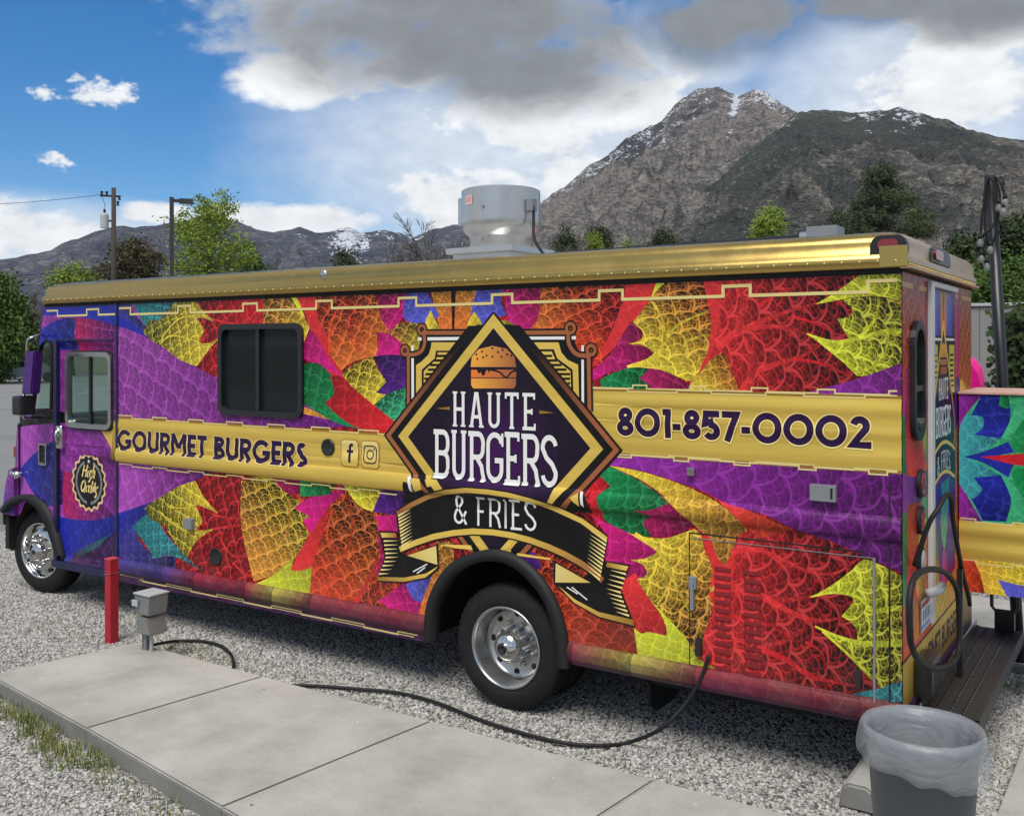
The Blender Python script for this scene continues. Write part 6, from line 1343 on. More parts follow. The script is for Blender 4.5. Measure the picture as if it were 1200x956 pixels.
rd = quadobj('road', [(-120, -30), (-11.2, -30), (-11.2, 16), (-20, 60), (-85, 43), (-120, 40)], -.004, MT['asphalt'])

# concrete pad of cast slabs
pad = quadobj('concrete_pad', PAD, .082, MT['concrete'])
def slab(name, pts, z0, z1, parent=None, gap=.003, m=None):
    c = sum((Vector(p) for p in pts), Vector((0, 0))) / len(pts)
    bm = NB(); prism(bm, [tuple(Vector(p) + (c - Vector(p)).normalized() * gap) for p in pts], z0, z1, 'XY')
    bmesh.ops.recalc_face_normals(bm, faces=bm.faces)
    top = [e for e in bm.edges if all(abs(v.co.z - z1) < 1e-5 for v in e.verts)]
    bmesh.ops.bevel(bm, geom=top, offset=.009, segments=2, affect='EDGES'); return obj(name, bm, m or MT['concrete'], parent)
J = [((-4.017, -.555), (-4.196, -1.765)), ((-2.559, -.560), (-2.736, -1.995)), ((-1.10, -.555), (-1.28, -2.22)), ((.52, -.55), (.40, -2.5))]
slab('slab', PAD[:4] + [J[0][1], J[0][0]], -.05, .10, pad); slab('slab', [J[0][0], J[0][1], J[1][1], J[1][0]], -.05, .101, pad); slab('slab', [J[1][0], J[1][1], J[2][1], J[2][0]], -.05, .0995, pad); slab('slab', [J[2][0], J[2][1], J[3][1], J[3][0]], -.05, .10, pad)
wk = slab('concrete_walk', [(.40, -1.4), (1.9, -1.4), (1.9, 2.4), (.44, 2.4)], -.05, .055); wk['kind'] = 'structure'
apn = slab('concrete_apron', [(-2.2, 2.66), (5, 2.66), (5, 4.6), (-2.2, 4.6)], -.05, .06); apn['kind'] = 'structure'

# loose stones on the gravel: too many to count
def stone_field(name, polys, density, seed, smin, smax):
    v, f = [], []
    for pl in polys: b = len(v); v += [(x, y, 0) for x, y in pl]; f.append(tuple(range(b, b + len(pl))))
    me = bpy.data.meshes.new(name); me.from_pydata(v, [], f); o = bpy.data.objects.new(name, me); COL.objects.link(o); o['kind'] = 'stuff'; o.location.z = -.004
    g = bpy.data.node_groups.new(name, 'GeometryNodeTree'); g.interface.new_socket('Geometry', in_out='INPUT', socket_type='NodeSocketGeometry'); g.interface.new_socket('Geometry', in_out='OUTPUT', socket_type='NodeSocketGeometry')
    n = g.nodes; L = g.links; gi, go = n.new('NodeGroupInput'), n.new('NodeGroupOutput')
    dp = n.new('GeometryNodeDistributePointsOnFaces'); dp.inputs['Density'].default_value = density; dp.inputs['Seed'].default_value = seed
    ico = n.new('GeometryNodeMeshIcoSphere'); ico.inputs['Radius'].default_value = 1.0; ico.inputs['Subdivisions'].default_value = 1
    sp = n.new('GeometryNodeSetPosition'); nz = n.new('ShaderNodeTexNoise'); nz.inputs['Scale'].default_value = 1.3
    sub = n.new('ShaderNodeVectorMath'); sub.operation = 'SUBTRACT'; sub.inputs[1].default_value = (.5, .5, .5); sc = n.new('ShaderNodeVectorMath'); sc.operation = 'SCALE'; sc.inputs['Scale'].default_value = 1.0
    L.new(nz.outputs['Color'], sub.inputs[0]); L.new(sub.outputs[0], sc.inputs[0]); L.new(sc.outputs[0], sp.inputs['Offset']); L.new(ico.outputs['Mesh'], sp.inputs['Geometry'])
    sm = n.new('GeometryNodeSetMaterial'); sm.inputs['Material'].default_value = MT['stone']; L.new(sp.outputs[0], sm.inputs['Geometry'])
    ip = n.new('GeometryNodeInstanceOnPoints'); L.new(gi.outputs[0], dp.inputs['Mesh']); L.new(dp.outputs['Points'], ip.inputs['Points']); L.new(sm.outputs[0], ip.inputs['Instance'])
    rr = n.new('FunctionNodeRandomValue'); rr.data_type = 'FLOAT_VECTOR'; rr.inputs[0].default_value = (-.6, -.6, 0); rr.inputs[1].default_value = (.6, .6, 6.28); L.new(rr.outputs[0], ip.inputs['Rotation'])
    rs = n.new('FunctionNodeRandomValue'); rs.data_type = 'FLOAT_VECTOR'; rs.inputs[0].default_value = (smin, smin, smin * .7); rs.inputs[1].default_value = (smax, smax, smax * .7); rs.inputs['Seed'].default_value = 5; L.new(rs.outputs[0], ip.inputs['Scale'])
    L.new(ip.outputs[0], go.inputs[0]); md = o.modifiers.new('stones', 'NODES'); md.node_group = g
    me.materials.append(MT['stone']); return o
def m_stone(N, b):
    r = N.new('ShaderNodeObjectInfo').outputs['Random']; p = N.new('ShaderNodeTexCoord').outputs['Object']
    c = N.ramp(r, [(0, (.24, .23, .205)), (.3, (.37, .358, .325)), (.65, (.47, .455, .42)), (.9, (.58, .565, .53)), (1, (.42, .34, .26))])
    c = N.vmath('SCALE', c, N.math('ADD', .8, N.math('MULTIPLY', N.noise(p, 2.0, 3), .4)))
    N.link(c, b.inputs['Base Color']); b.inputs['Roughness'].default_value = .85; b.inputs['Specular IOR Level'].default_value = .25
MT['stone'] = node_mat('gravel_stone', m_stone)
nearstrip = [(-13.0, -.53), (-5.41, -.53), (.6, -.53), (.6, .5), (-13.0, .5)]
stone_field('gravel_stones', [[(-5.35, -.53), (.39, -.53), (.39, 1.6), (-5.35, 1.6)], [(-11.2, -1.5), (-5.62, -1.5), (-5.38, -.53), (-5.36, 2.0), (-11.2, 2.5)], [(-9, -2.6), (-3.2, -2.6), (-2.75, -2.02), (-4.2, -1.79), (-5.48, -1.61), (-5.66, -1.5), (-9, -1.5)], [(-5.9, -3.6), (-1.2, -3.6), (-1.2, -2.25), (-2.74, -2.02), (-3.2, -2.6), (-5.9, -2.6)], [(.0, -.53), (.39, -.53), (.43, 2.64), (.0, 2.64)]], 2700, 3, .005, .0145)

o_ = stone_field('stray_stones', [[(-5.3, -.62), (.3, -.62), (.3, -.57), (-5.3, -.57)], [(-5.3, -.9), (.3, -.9), (.3, -.62), (-5.3, -.62)]], 9, 11, .004, .010); o_.location.z = .101
# ------------------------------------------------------------------ grass
def m_grass(N, b):
    p = N.new('ShaderNodeTexCoord').outputs['Object']
    N.link(N.ramp(N.noise(p, 9, 3, .6), [(.3, (.07, .11, .018)), (.5, (.16, .19, .04)), (.7, (.32, .28, .12))]), b.inputs['Base Color']); b.inputs['Roughness'].default_value = .7
MT['grass'] = node_mat('grass_blades', m_grass)
def grass(name, spots, seed=1):
    r = random.Random(seed); v, f = [], []
    for x, y, z, rad, n, h in spots:
        for _ in range(n):
            a, d = r.uniform(0, 6.28), rad * math.sqrt(r.random()); bx_, by_ = x + d * math.cos(a), y + d * math.sin(a)
            hh = h * r.uniform(.4, 1.1); t = r.uniform(0, 6.28); lean = hh * r.uniform(.1, .7); w = r.uniform(.0018, .0035)
            dx, dy = math.cos(t), math.sin(t); b = len(v)
            v += [(bx_ - dy * w, by_ + dx * w, z), (bx_ + dy * w, by_ - dx * w, z), (bx_ + dx * lean * .4 + dy * w * .7, by_ + dy * lean * .4 - dx * w * .7, z + hh * .65), (bx_ + dx * lean * .4 - dy * w * .7, by_ + dy * lean * .4 + dx * w * .7, z + hh * .65), (bx_ + dx * lean, by_ + dy * lean, z + hh)]
            f += [(b, b + 1, b + 2, b + 3), (b + 3, b + 2, b + 4)]
    o = pyobj(name, v, f, MT['grass']); o['kind'] = 'stuff'; return o
sp = []
for k in range(46):
    t = k / 45; x = -5.5 + 3.1 * t; y = -1.60 - (t * 3.1) * .157 - rnd.uniform(.02, .17) ; dens = 60 if .12 < t < .55 else 16
    sp.append((x, y, -.005, .08, dens, .075 if t < .6 else .05))
for k in range(12): sp.append((-2.95 + rnd.uniform(-.2, .3), -2.1 - rnd.uniform(0, .2), -.005, .06, 40, .07))
for px, py, n in ((60, 728, 30), (85, 735, 26), (95, 745, 30), (40, 738, 22), (110, 722, 20), (205, 757, 60), (225, 763, 70), (245, 768, 60), (260, 775, 40), (235, 757, 40), (285, 775, 20), (1185, 800, 60), (1192, 806, 50), (1178, 808, 50), (1165, 860, 25), (1172, 900, 30), (1160, 920, 25)):
    g2 = onZ(px, py); sp.append((g2[0], g2[1], -.005, .10, n, .035))
grass('grass', sp)

# ------------------------------------------------------------------ props
# litter bin with liner
BX, BY, BZ = .285, -.985, .80
binr = empty('litter_bin', (BX, BY, 0), 'grey plastic litter bin with a clear bag folded over its rim', 'litter bin')
MT['bin'] = mat('bin_plastic', (.085, .095, .105), .5, var=.12)
part('bin_body', MT['bin'], lambda bm: lathe(bm, [(0, .004), (.155, .004), (.162, .015), (.212, BZ - .05), (.222, BZ - .045), (.226, BZ), (.220, BZ), (.209, BZ - .06), (.155, .03), (0, .03)], 56, 'Z', (BX, BY, 0)), binr, True)
def m_bag(N, b):
    p = N.new('ShaderNodeTexCoord').outputs['Object']
    b.inputs['Base Color'].default_value = (.55, .58, .61, 1); b.inputs['Roughness'].default_value = .28; b.inputs['Specular IOR Level'].default_value = .6
    b.inputs['Subsurface Weight'].default_value = 0.0
    b.inputs['Alpha'].default_value = .30
    bn = N.new('ShaderNodeBump'); bn.inputs['Strength'].default_value = .55; bn.inputs['Distance'].default_value = .02; N.link(N.noise(N.vmath('MULTIPLY', p, (.8, .8, 1.3)), 8, 4, .55, 1.8), bn.inputs['Height']); N.link(bn.outputs[0], b.inputs['Normal'])
MT['bag'] = node_mat('clear_bin_liner', m_bag)
def bag(bm):
    seg = 120
    def wob(a, r, h):
        k = (BZ + .01 - h) / .25; k = max(0, min(1, k))
        return (mnoise.noise(Vector((math.cos(a) * 3.4, math.sin(a) * 3.4, h * 4))) * .016 + mnoise.noise(Vector((math.cos(a) * 7, math.sin(a) * 7, h * 9))) * .005) * (.25 + k) 
    rings = lathe(bm, [(.0, .24), (.10, .25), (.145, .32), (.170, .55), (.190, BZ - .10), (.205, BZ - .02), (.222, BZ + .010), (.234, BZ + .008), (.243, BZ - .02), (.250, BZ - .06), (.254, BZ - .09), (.255, BZ - .12), (.250, BZ - .145), (.242, BZ - .16)], seg, 'Z', (BX, BY, 0), wob=wob)
    for i, rg in enumerate(rings):
        if i >= 8:
            for k, v in enumerate(rg):
                a = 2 * math.pi * k / seg; f = (i - 7) / 6
                v.co.z += f * (-.035 * math.sin(a + .9) + .02 * mnoise.noise(Vector((math.cos(a) * 4, math.sin(a) * 4, 7.7))))
part('bin_liner', MT['bag'], bag, binr, True)
# wheel stop
ws = part('wheel_stop', MT['concrete'], lambda bm: None, None)
ws.parent = None; ws.matrix_parent_inverse = Matrix.Identity(4)
bm = NB(); pr = [(-.285, 0), (-.265, .11), (-.235, .13), (-.145, .13), (-.115, .11), (-.095, 0)]
prism(bm, pr, -.13, 1.62, 'XZ'); bmesh.ops.recalc_face_normals(bm, faces=bm.faces); bmesh.ops.bevel(bm, geom=[e for e in bm.edges if e.calc_length() < .3], offset=.012, segments=2, affect='EDGES'); bm.to_mesh(ws.data); bm.free()
tag(ws, 'pale concrete wheel stop on gravel behind the litter bin', 'wheel stop')
# red post
bp = onZ(131, 752); post = empty('bollard', (bp[0], bp[1], 0), 'red painted square steel post standing in gravel', 'bollard')
MT['redpaint'] = mat('red_post_paint', lin(170, 28, 44), .5, var=.18, scale=14, dirt=.18)
part('post', MT['redpaint'], lambda bm: box(bm, bp[0] - .037, bp[0] + .037, bp[1] - .037, bp[1] + .037, -.05, .655, .004), post)
part('cap', mat('faded_red_cap', lin(190, 70, 80), .5, var=.2), lambda bm: box(bm, bp[0] - .040, bp[0] + .040, bp[1] - .040, bp[1] + .040, .655, .668, .003), post); part('wire_tie', MT['alu'], lambda bm: tube(bm, [(bp[0] + .041 * a, bp[1] + .041 * b, .545 + .006 * a) for a, b in ((-1, -1), (1, -1), (1, 1), (-1, 1))], .003, 6, closed=True), post)
for o in post.children: o.rotation_euler = (0, R(0), 0)
# electrical pedestal
ep = onZ(174, 761, .10); ped = empty('power_pedestal', (ep[0], ep[1], .1), 'grey outdoor socket boxes on a short steel stand at the pad corner', 'power outlet')
sc_ = ((Vector((ep[0], ep[1], 0)) - CAM).dot(fwd)) / F
ex_, ey_ = ep
MT['pedgrey'] = mat('weathered_grey_metal', (.27, .275, .27), .42, .45, var=.2, scale=18)
part('leg', MT['pedgrey'], lambda bm: (box(bm, ex_ - .035, ex_ + .0, ey_ - .02, ey_ + .02, .10, .50), box(bm, ex_ - .045, ex_ - .036, ey_ - .024, ey_ + .024, .10, .52)), ped); part('leg', MT['greylight'], lambda bm: tube(bm, [(ex_ + .035, ey_, .10), (ex_ + .035, ey_, .36)], .014, 10), ped)
def sbox(bm, z0, z1, x0, x1, dx=0.0):
    A = [bm.verts.new(p) for p in ((ex_ + x0, ey_ - .075, z0), (ex_ + x1, ey_ - .075, z0), (ex_ + x1 + dx, ey_ - .085, z1), (ex_ + x0, ey_ - .085, z1))]; B = [bm.verts.new((v.co.x, v.co.y + .16, v.co.z)) for v in A]
    bm.faces.new(A); bm.faces.new(B[::-1])
    for i in range(4): bm.faces.new((A[i], B[i], B[(i + 1) % 4], A[(i + 1) % 4]))
    bmesh.ops.bevel(bm, geom=list(bm.edges), offset=.008, segments=2, affect='EDGES')
b1 = part('socket_box', MT['pedgrey'], lambda bm: sbox(bm, .375, .525, -.055, .105, .035), ped); part('lid', MT['greylight'], lambda bm: box(bm, ex_ - .05, ex_ + .14, ey_ - .095, ey_ + .08, .525, .538, .004), b1); b2 = part('socket_box', MT['pedgrey'], lambda bm: sbox(bm, .235, .36, -.03, .12, -.03), ped); part('lid', MT['greylight'], lambda bm: box(bm, ex_ - .052, ex_ - .02, ey_ - .098, ey_ - .086, .30, .34, .003), b2); part('switch', MT['greylight'], lambda bm: box(bm, ex_ - .058, ex_ + .004, ey_ - .102, ey_ - .088, .44, .485, .004), b1)
# cable
cpts = [(ex_ + .04, ey_ + .01, .14)] + [(*onZ(a, b, .02), .02) for a, b in ((205, 751), (235, 751), (258, 756), (270, 766), (274, 778))] + [(*onZ(a, b, .02), .02) for a, b in ((300, 784), (330, 794), (360, 803), (420, 807), (470, 812), (515, 824), (560, 842), (610, 858), (660, 870), (705, 873), (738, 869))] + [(onY(775, 853, -.12)[0], -.12, onY(775, 853, -.12)[1]), (onY(805, 822, -.05)[0], -.05, onY(805, 822, -.05)[1]), (onY(822, 793, -.03)[0], -.03, onY(822, 793, -.03)[1]), (onY(830, 768, -.02)[0], -.02, onY(830, 768, -.02)[1])]
cpts = [(x, -.525 if i in (6, 7) else (max(y, -.52) if 6 <= i < 12 else y), max(z, .012)) for i, (x, y, z) in enumerate(cpts)]
cab_o = part('power_cable', MT['black'], lambda bm: tube(bm, smoothpath(cpts, 6), .0115, 10), None, True); cab_o.parent = None; cab_o.matrix_parent_inverse = Matrix.Identity(4)
tag(cab_o, 'thick black power cable snaking over gravel to the truck hatch', 'cable')
# string light pole
pb = (.23, 2.74); pt = onY(1160, 206, 2.74)
pole = empty('light_pole', (pb[0], pb[1], .06), 'leaning black steel pole behind the wrapped rear cabinet', 'pole')
part('shaft', MT['blackpaint'], lambda bm: tube(bm, [(pb[0], pb[1], .06), (pt[0], pb[1], pt[1])], .040, 14), pole, True); part('hook', MT['blackpaint'], lambda bm: tube(bm, [(pt[0] - .02, pb[1], pt[1] - .05), (pt[0] + .08, pb[1] - .02, pt[1] - .02), (pt[0] + .10, pb[1] - .02, pt[1] - .08)], .008, 6), pole)
VIEWS['SP'] = (1100, 190, 3.41)
def SP(pts, y): return [(q[0], y, q[1]) for q in V('SP', pts, lambda a, b: onY(a, b, y))]
strl = empty('string_lights', (pt[0], pb[1], pt[1] - .1), 'string of clear bulbs on black wire coiled round the pole top', 'string lights')
part('wire', MT['black'], lambda bm: tube(bm, smoothpath(SP([(205, 60), (188, 90), (182, 150), (172, 230), (168, 300)], 2.66) + SP([(185, 285), (215, 260), (232, 200), (230, 110), (215, 70)], 2.65) + SP([(200, 70), (190, 160), (185, 250), (200, 330)], 2.68) + SP([(225, 300), (238, 220), (244, 130), (225, 62)], 2.66) + SP([(250, 85), (262, 130), (258, 150)], 2.64), 5), .009, 6), strl, True)
part('wire', MT['black'], lambda bm: tube(bm, smoothpath(SP([(232, 262), (252, 296), (264, 275), (240, 235), (228, 215)], 2.66), 5), .007, 6), strl, True); part('wire', MT['black'], lambda bm: tube(bm, smoothpath(SP([(200, 300), (180, 340), (168, 395), (178, 425), (195, 385)], 2.65), 5), .008, 6), strl, True)
MT['bulb'] = mat('clear_bulb_glass', (.5, .5, .48), .05, spec=.8, alpha=.25)
for bx_, by_ in ((165, 322), (206, 350), (171, 387), (193, 418), (258, 197), (240, 182), (265, 162)):
    q = SP([(bx_, by_)], 2.62)[0]
    bl = part('bulb', MT['bulb'], lambda bm: lathe(bm, [(0, -.03), (.016, -.026), (.024, -.010), (.024, .004), (.014, .022), (.010, .03)], 14, 'Z', q), strl, True); part('socket', MT['black'], lambda bm: lathe(bm, [(0, .062), (.013, .06), (.015, .028), (.008, .026)], 10, 'Z', q), bl, True); part('filament', MT['greylight'], lambda bm: tube(bm, [(q[0] - .006, q[1], q[2] - .012), (q[0], q[1], q[2] + .02), (q[0] + .006, q[1], q[2] - .012)], .0025, 5), bl)
# ------------------------------------------------------------------ background things
def frame(px, dist):                        # local axes at a far place: right, away, up
    o = at(px, dist); d = (o - CAM); d.z = 0; d.normalize(); r = Vector((d.y, -d.x, 0)); return o, r, d
def lbox(bm, fr, a0, a1, b0, b1, z0, z1, bev=0.0):
    o, r, d = fr; n0 = len(bm.verts); t = NB(); box(t, a0, a1, b0, b1, z0, z1, bev); mp = {}
    for v in t.verts: mp[v] = bm.verts.new(o + r * v.co.x + d * v.co.y + Vector((0, 0, v.co.z)))
    for f in t.faces: bm.faces.new([mp[v] for v in f.verts])
    t.free()
def bobj(name, m, fn, parent, smooth=False):
    bm = NB(); fn(bm); return obj(name, bm, m, parent, smooth)
# grey shed
fr = frame(1128, 17.5); zt0 = zat(361, 17.5)
shed = empty('shed', fr[0], 'plain grey panelled shed wall beside the ivy hedge', 'shed')
MT['shed'] = mat('grey_painted_panel', (.235, .235, .22), .7, var=.12, scale=2, dirt=.12)
bobj('wall', MT['shed'], lambda bm: lbox(bm, fr, -1.5, .95, .03, 3.0, 0, zt0 - .03), shed)
for k in range(7): bobj('panel', MT['shed'], lambda bm: lbox(bm, fr, -1.5 + k * .35, -1.5 + k * .35 + .343, .0, .03, .02, zt0 - .06, .004), shed)
bobj('roof_trim', MT['greylight'], lambda bm: lbox(bm, fr, -1.55, 1.0, -.04, 3.05, zt0 - .05, zt0, .01), shed)
# pink van
fp = frame(1156, 13.0); k = 13.0 / F
van = empty('pink_van', fp[0], 'bright pink rounded van parked behind the food truck', 'van')
MT['pink'] = mat('hot_pink_paint', lin(235, 22, 140), .25, coat=.5, var=.06)
vprof = [(-3.9, .35), (-3.95, 1.2), (-3.7, 1.95), (-3.3, 2.2), (-.55, zat(414, 13)), (-.25, zat(416, 13)), (-.12, zat(421, 13)), (-.05, zat(430, 13)), (-.015, zat(444, 13)), (.0, zat(462, 13)), (.02, 1.2), (.02, .4)]
def vbody(bm):
    o, r, d = fp
    rings = []
    for b, s in ((0, .0), (.06, 0), (.06, 0), (1.7, 0), (1.78, 0)):
        ins = .05 if b in (0, 1.78) else 0.0
        rings.append([bm.verts.new(o + r * (a * (1 - ins * .1) - (ins if a > -.3 else 0)) + d * b + Vector((0, 0, z - (ins if z > 1.8 else 0)))) for a, z in vprof])
    bm.faces.new(rings[0]); bm.faces.new(rings[-1][::-1])
    for A, B in zip(rings, rings[1:]):
        for i in range(len(A)): bm.faces.new((A[i], B[i], B[(i + 1) % len(A)], A[(i + 1) % len(A)]))
    bmesh.ops.remove_doubles(bm, verts=bm.verts, dist=.0005)
bobj('body', MT['pink'], vbody, van); bobj('door_seam', MT['dark'], lambda bm: lbox(bm, fp, -.20, -.188, -.004, .01, .5, zat(419, 13)), van); bobj('side_window', MT['darkglass'], lambda bm: lbox(bm, fp, -3.5, -2.4, -.006, .01, 1.35, 1.9, .003), van)
for a in (-.75, -3.1): 
    o, r, d = fp; c = o + r * a
    bobj('wheel', MT['tyre'], lambda bm: tube(bm, [c + d * -.02 + Vector((0, 0, .33)), c + d * .2 + Vector((0, 0, .33))], .33, 24), van)
# foliage
def m_leaf(name, c0, c1, c2):
    def fn(N, b):
        p = N.new('ShaderNodeTexCoord').outputs['Object']; n = N.noise(p, .9, 3, .6); n2 = N.noise(p, 7, 2)
        c = N.ramp(N.math('ADD', N.math('MULTIPLY', n, .7), N.math('MULTIPLY', n2, .3)), [(.33, c0), (.5, c1), (.66, c2)])
        N.link(c, b.inputs['Base Color']); b.inputs['Roughness'].default_value = .75; b.inputs['Specular IOR Level'].default_value = .2
    return node_mat(name, fn)
LF = dict(dark=m_leaf('dark_leaves', (.018, .03, .012), (.035, .055, .02), (.06, .08, .03)), green=m_leaf('green_leaves', (.035, .07, .015), (.07, .12, .025), (.11, .16, .04)), lime=m_leaf('spring_leaves', (.10, .16, .02), (.18, .25, .035), (.25, .31, .06)),
          brown=m_leaf('brownish_leaves', (.05, .045, .025), (.085, .07, .035), (.07, .085, .03)), pine=m_leaf('pine_needles', (.02, .032, .015), (.045, .06, .028), (.085, .10, .045)), ivy=m_leaf('ivy_leaves', (.012, .022, .008), (.03, .05, .016), (.06, .09, .03)))
MT['bark'] = mat('bark', (.06, .048, .038), .9, var=.3, scale=4); MT['twig'] = mat('bare_twigs', (.10, .085, .072), .9, var=.3, scale=2)
def leaves(name, m, parent, blobs, n, size, r, flat=.6):
    v, f = [], []; tot = sum(b[3] * b[4] * b[5] for b in blobs); n = int(n * 3.2); size *= .56
    for bx_, by_, bz_, rx, ry, rz in blobs:
        cnt = max(6, int(n * rx * ry * rz / tot)); nc = max(4, cnt // 26)
        for _ in range(nc):
            while True:
                q = Vector((r.uniform(-1, 1), r.uniform(-1, 1), r.uniform(-1, 1)))
                if .2 < q.length < 1: break
            q = q * (q.length ** -.35); c = Vector((bx_ + q.x * rx, by_ + q.y * ry, bz_ + q.z * rz)); cr = size * r.uniform(1.6, 3.4)
            for _ in range(26):
                p = c + Vector((r.gauss(0, cr), r.gauss(0, cr), r.gauss(0, cr * flat))); s = size * r.uniform(.5, 1.1)
                a = Vector((r.gauss(0, 1), r.gauss(0, 1), r.gauss(0, 1))).normalized(); bb = a.orthogonal().normalized(); b = len(v)
                v += [p + a * s, p + bb * s * .5, p - a * s, p - bb * s * .5]; f.append((b, b + 1, b + 2, b + 3))
    return pyobj(name, v, f, m, parent)
def limbs(bm, base, h, r0, targets, r):
    top = Vector(base) + Vector((r.uniform(-.03, .03) * h, r.uniform(-.03, .03) * h, h))
    tr = smoothpath([base, Vector(base).lerp(top, .5) + Vector((r.uniform(-.02, .02) * h, 0, 0)), top], 4); tube(bm, tr, [r0 * (1 - .75 * i / (len(tr) - 1)) for i in range(len(tr))], 8)
    for t in targets:
        s = Vector(base).lerp(top, r.uniform(.35, .8)); e = Vector(t); m_ = s.lerp(e, .5) + Vector((0, 0, .04 * h)); tube(bm, smoothpath([s, m_, e], 3), [r0 * .4 * (1 - .8 * i / 6) for i in range(7)], 6)
def tree(label, px, dist, top, wpx, m, n, size, seed, low=None, group=None, nb=9, name='tree', cat='tree', squat=1.0):
    r = random.Random(seed); o = at(px, dist); k = dist / F; H = zat(top, dist); Wm = wpx * k; zl = zat(low, dist) if low else H * .3
    root = empty(name, o, label, cat, group); blobs = []
    for i in range(nb):
        t = (i + .5) / nb; ang = r.uniform(0, 6.28); wr = Wm * .5 * (math.sin(math.pi * min(.95, .22 + t * .78)) ** .6) * .62
        rz = (H - zl) * .5 / (nb ** .5) * 1.05 * squat; z = zl + rz * .8 + (H - zl - rz * 1.55) * t
        blobs.append((o.x + math.cos(ang) * wr * r.uniform(.3, 1), o.y + math.sin(ang) * wr * r.uniform(.3, 1), z, Wm * .5 * r.uniform(.34, .52), Wm * .5 * r.uniform(.34, .52), rz))
    bobj('trunk', MT['bark'], lambda bm: limbs(bm, (o.x, o.y, -.1), zl + (H - zl) * .7, max(.08, H * .016), [b[:3] for b in blobs[:7]], r), root, True)
    leaves('crown', LF[m], root, blobs, n, size, r); return root
def bare(label, px, dist, top, wpx, seed, group=None, depth=6, lean=0.0):
    r = random.Random(seed); o = at(px, dist); k = dist / F; H = zat(top, dist); root = empty('bare_tree', o, label, 'tree', group); tb, twb = NB(), NB(); spread = wpx * k / H
    def grow(p, d, L, rad, n):
        e = p + d * L; m_ = p.lerp(e, .5) + Vector((r.gauss(0, .05), r.gauss(0, .05), r.gauss(0, .03))) * L
        tube(tb if n > 3 else twb, [p, m_, e], [rad, rad * .85, rad * .68], 6 if n > 3 else 4, cap=False)
        if n == 0: return
        for _ in range(3 if n > 1 else 4):
            dd = (d + Vector((r.gauss(0, .55), r.gauss(0, .55), r.gauss(.12, .35))) * (.55 + spread * .5)).normalized(); grow(e if r.random() < .6 else m_, dd, L * r.uniform(.6, .86), max(rad * .64, .016 * dist / 60), n - 1)
    for s in range(2): grow(o + Vector((s * .4, 0, -.1)), Vector((r.gauss(lean, .12), r.gauss(0, .12), 1)).normalized(), H * .31, H * .014, depth)
    obj('trunk', tb, MT['bark'], root, True); obj('crown', twb, MT['twig'], root, True); return root
def pine(label, px, dist, top, wpx, low, n, seed):
    r = random.Random(seed); o = at(px, dist); k = dist / F; H = zat(top, dist); zl = zat(low, dist); Wm = wpx * k; root = empty('pine_tree', o, label, 'tree')
    blobs, tg = [], []
    for i in range(40):
        t = r.random() ** 1.1; z = zl + (H - zl) * (.02 + .92 * t); w = Wm * .5 * (1 - t ** 1.8) ** .6 * r.uniform(.7, 1.05) + .3; a = r.uniform(0, 6.28); dd = w * r.uniform(.35, .95)
        p = (o.x + math.cos(a) * dd, o.y + math.sin(a) * dd, z); blobs.append((*p, Wm * r.uniform(.08, .14), Wm * r.uniform(.08, .14), (H - zl) * r.uniform(.04, .07))); tg.append(p)
    bobj('trunk', MT['bark'], lambda bm: limbs(bm, (o.x, o.y, -.1), H * .96, .2, tg[:18], r), root, True); leaves('crown', LF['pine'], root, blobs, n, .13, r, .75); return root
tree('dense green tree at the road bend behind the cab', -8, 70, 326, 62, 'green', 3400, .30, 11, 448); tree('dark shaggy tree beside the far road edge', 12, 78, 352, 50, 'dark', 3600, .30, 12, 440); bare('bare brown thicket tree behind the truck mirror', 44, 84, 345, 60, 13); bare('low bare bush tree next to the parked silver car', 28, 90, 372, 50, 14, depth=5)
tree('low green shrubby tree behind the parked silver car', 40, 95, 400, 60, 'dark', 2200, .3, 41, 440)
tree('pale spring tree with thin crown left of the utility pole', 86, 88, 314, 66, 'lime', 1500, .26, 15, 380); tree('brownish budding tree behind the utility pole', 152, 92, 288, 96, 'brown', 3600, .28, 16, 372, nb=12); tree('tall bright green tree behind the lamp post', 242, 80, 233, 116, 'lime', 3000, .26, 17, 352, nb=16)
tree('small green tree at the foot of the snowy ridge', 296, 96, 300, 46, 'green', 1600, .26, 18, 360); tree('dark conifer low behind the roof before the snowy ridge', 408, 110, 293, 46, 'pine', 1700, .3, 19, 360)
bare('bare dark tree with open crown beside the roof fan', 520, 62, 248, 82, 20, depth=6); bare('wide bare brown tree left of the roof fan', 452, 80, 276, 110, 21); bare('small bare tree right behind the roof fan', 640, 75, 268, 50, 22, depth=5)
tree('dark evergreen just right of the roof fan', 664, 90, 267, 34, 'pine', 2000, .26, 23, 340); tree('dark evergreen next to the little lime tree', 700, 94, 264, 40, 'pine', 2200, .26, 24, 340); tree('little lime green tree in front of dark evergreens', 697, 80, 274, 26, 'lime', 1500, .18, 25, 330); tree('tiny pale green tree on the lower mountain slope', 734, 100, 283, 20, 'lime', 700, .2, 26, 330); tree('round dark evergreen under the mountain', 777, 92, 271, 42, 'pine', 2400, .25, 27, 330)
tree('wispy lime willow tree above the truck roof', 902, 66, 249, 62, 'lime', 2200, .2, 28, 330, nb=10); pine('large spreading dark pine behind the truck rear', 1036, 48, 211, 112, 290, 5600, 29)
tree('dark tree behind the shed', 1138, 34, 290, 70, 'dark', 5200, .16, 30, 392); tree('light green tree between shed and ivy hedge', 1148, 30, 322, 44, 'green', 3200, .13, 31, 384); tree('dark green tree above the ivy hedge', 1192, 27, 272, 74, 'dark', 6000, .14, 32, 392); tree('leafy lighter tree low over the ivy hedge', 1186, 24, 318, 60, 'green', 3800, .11, 33, 380)
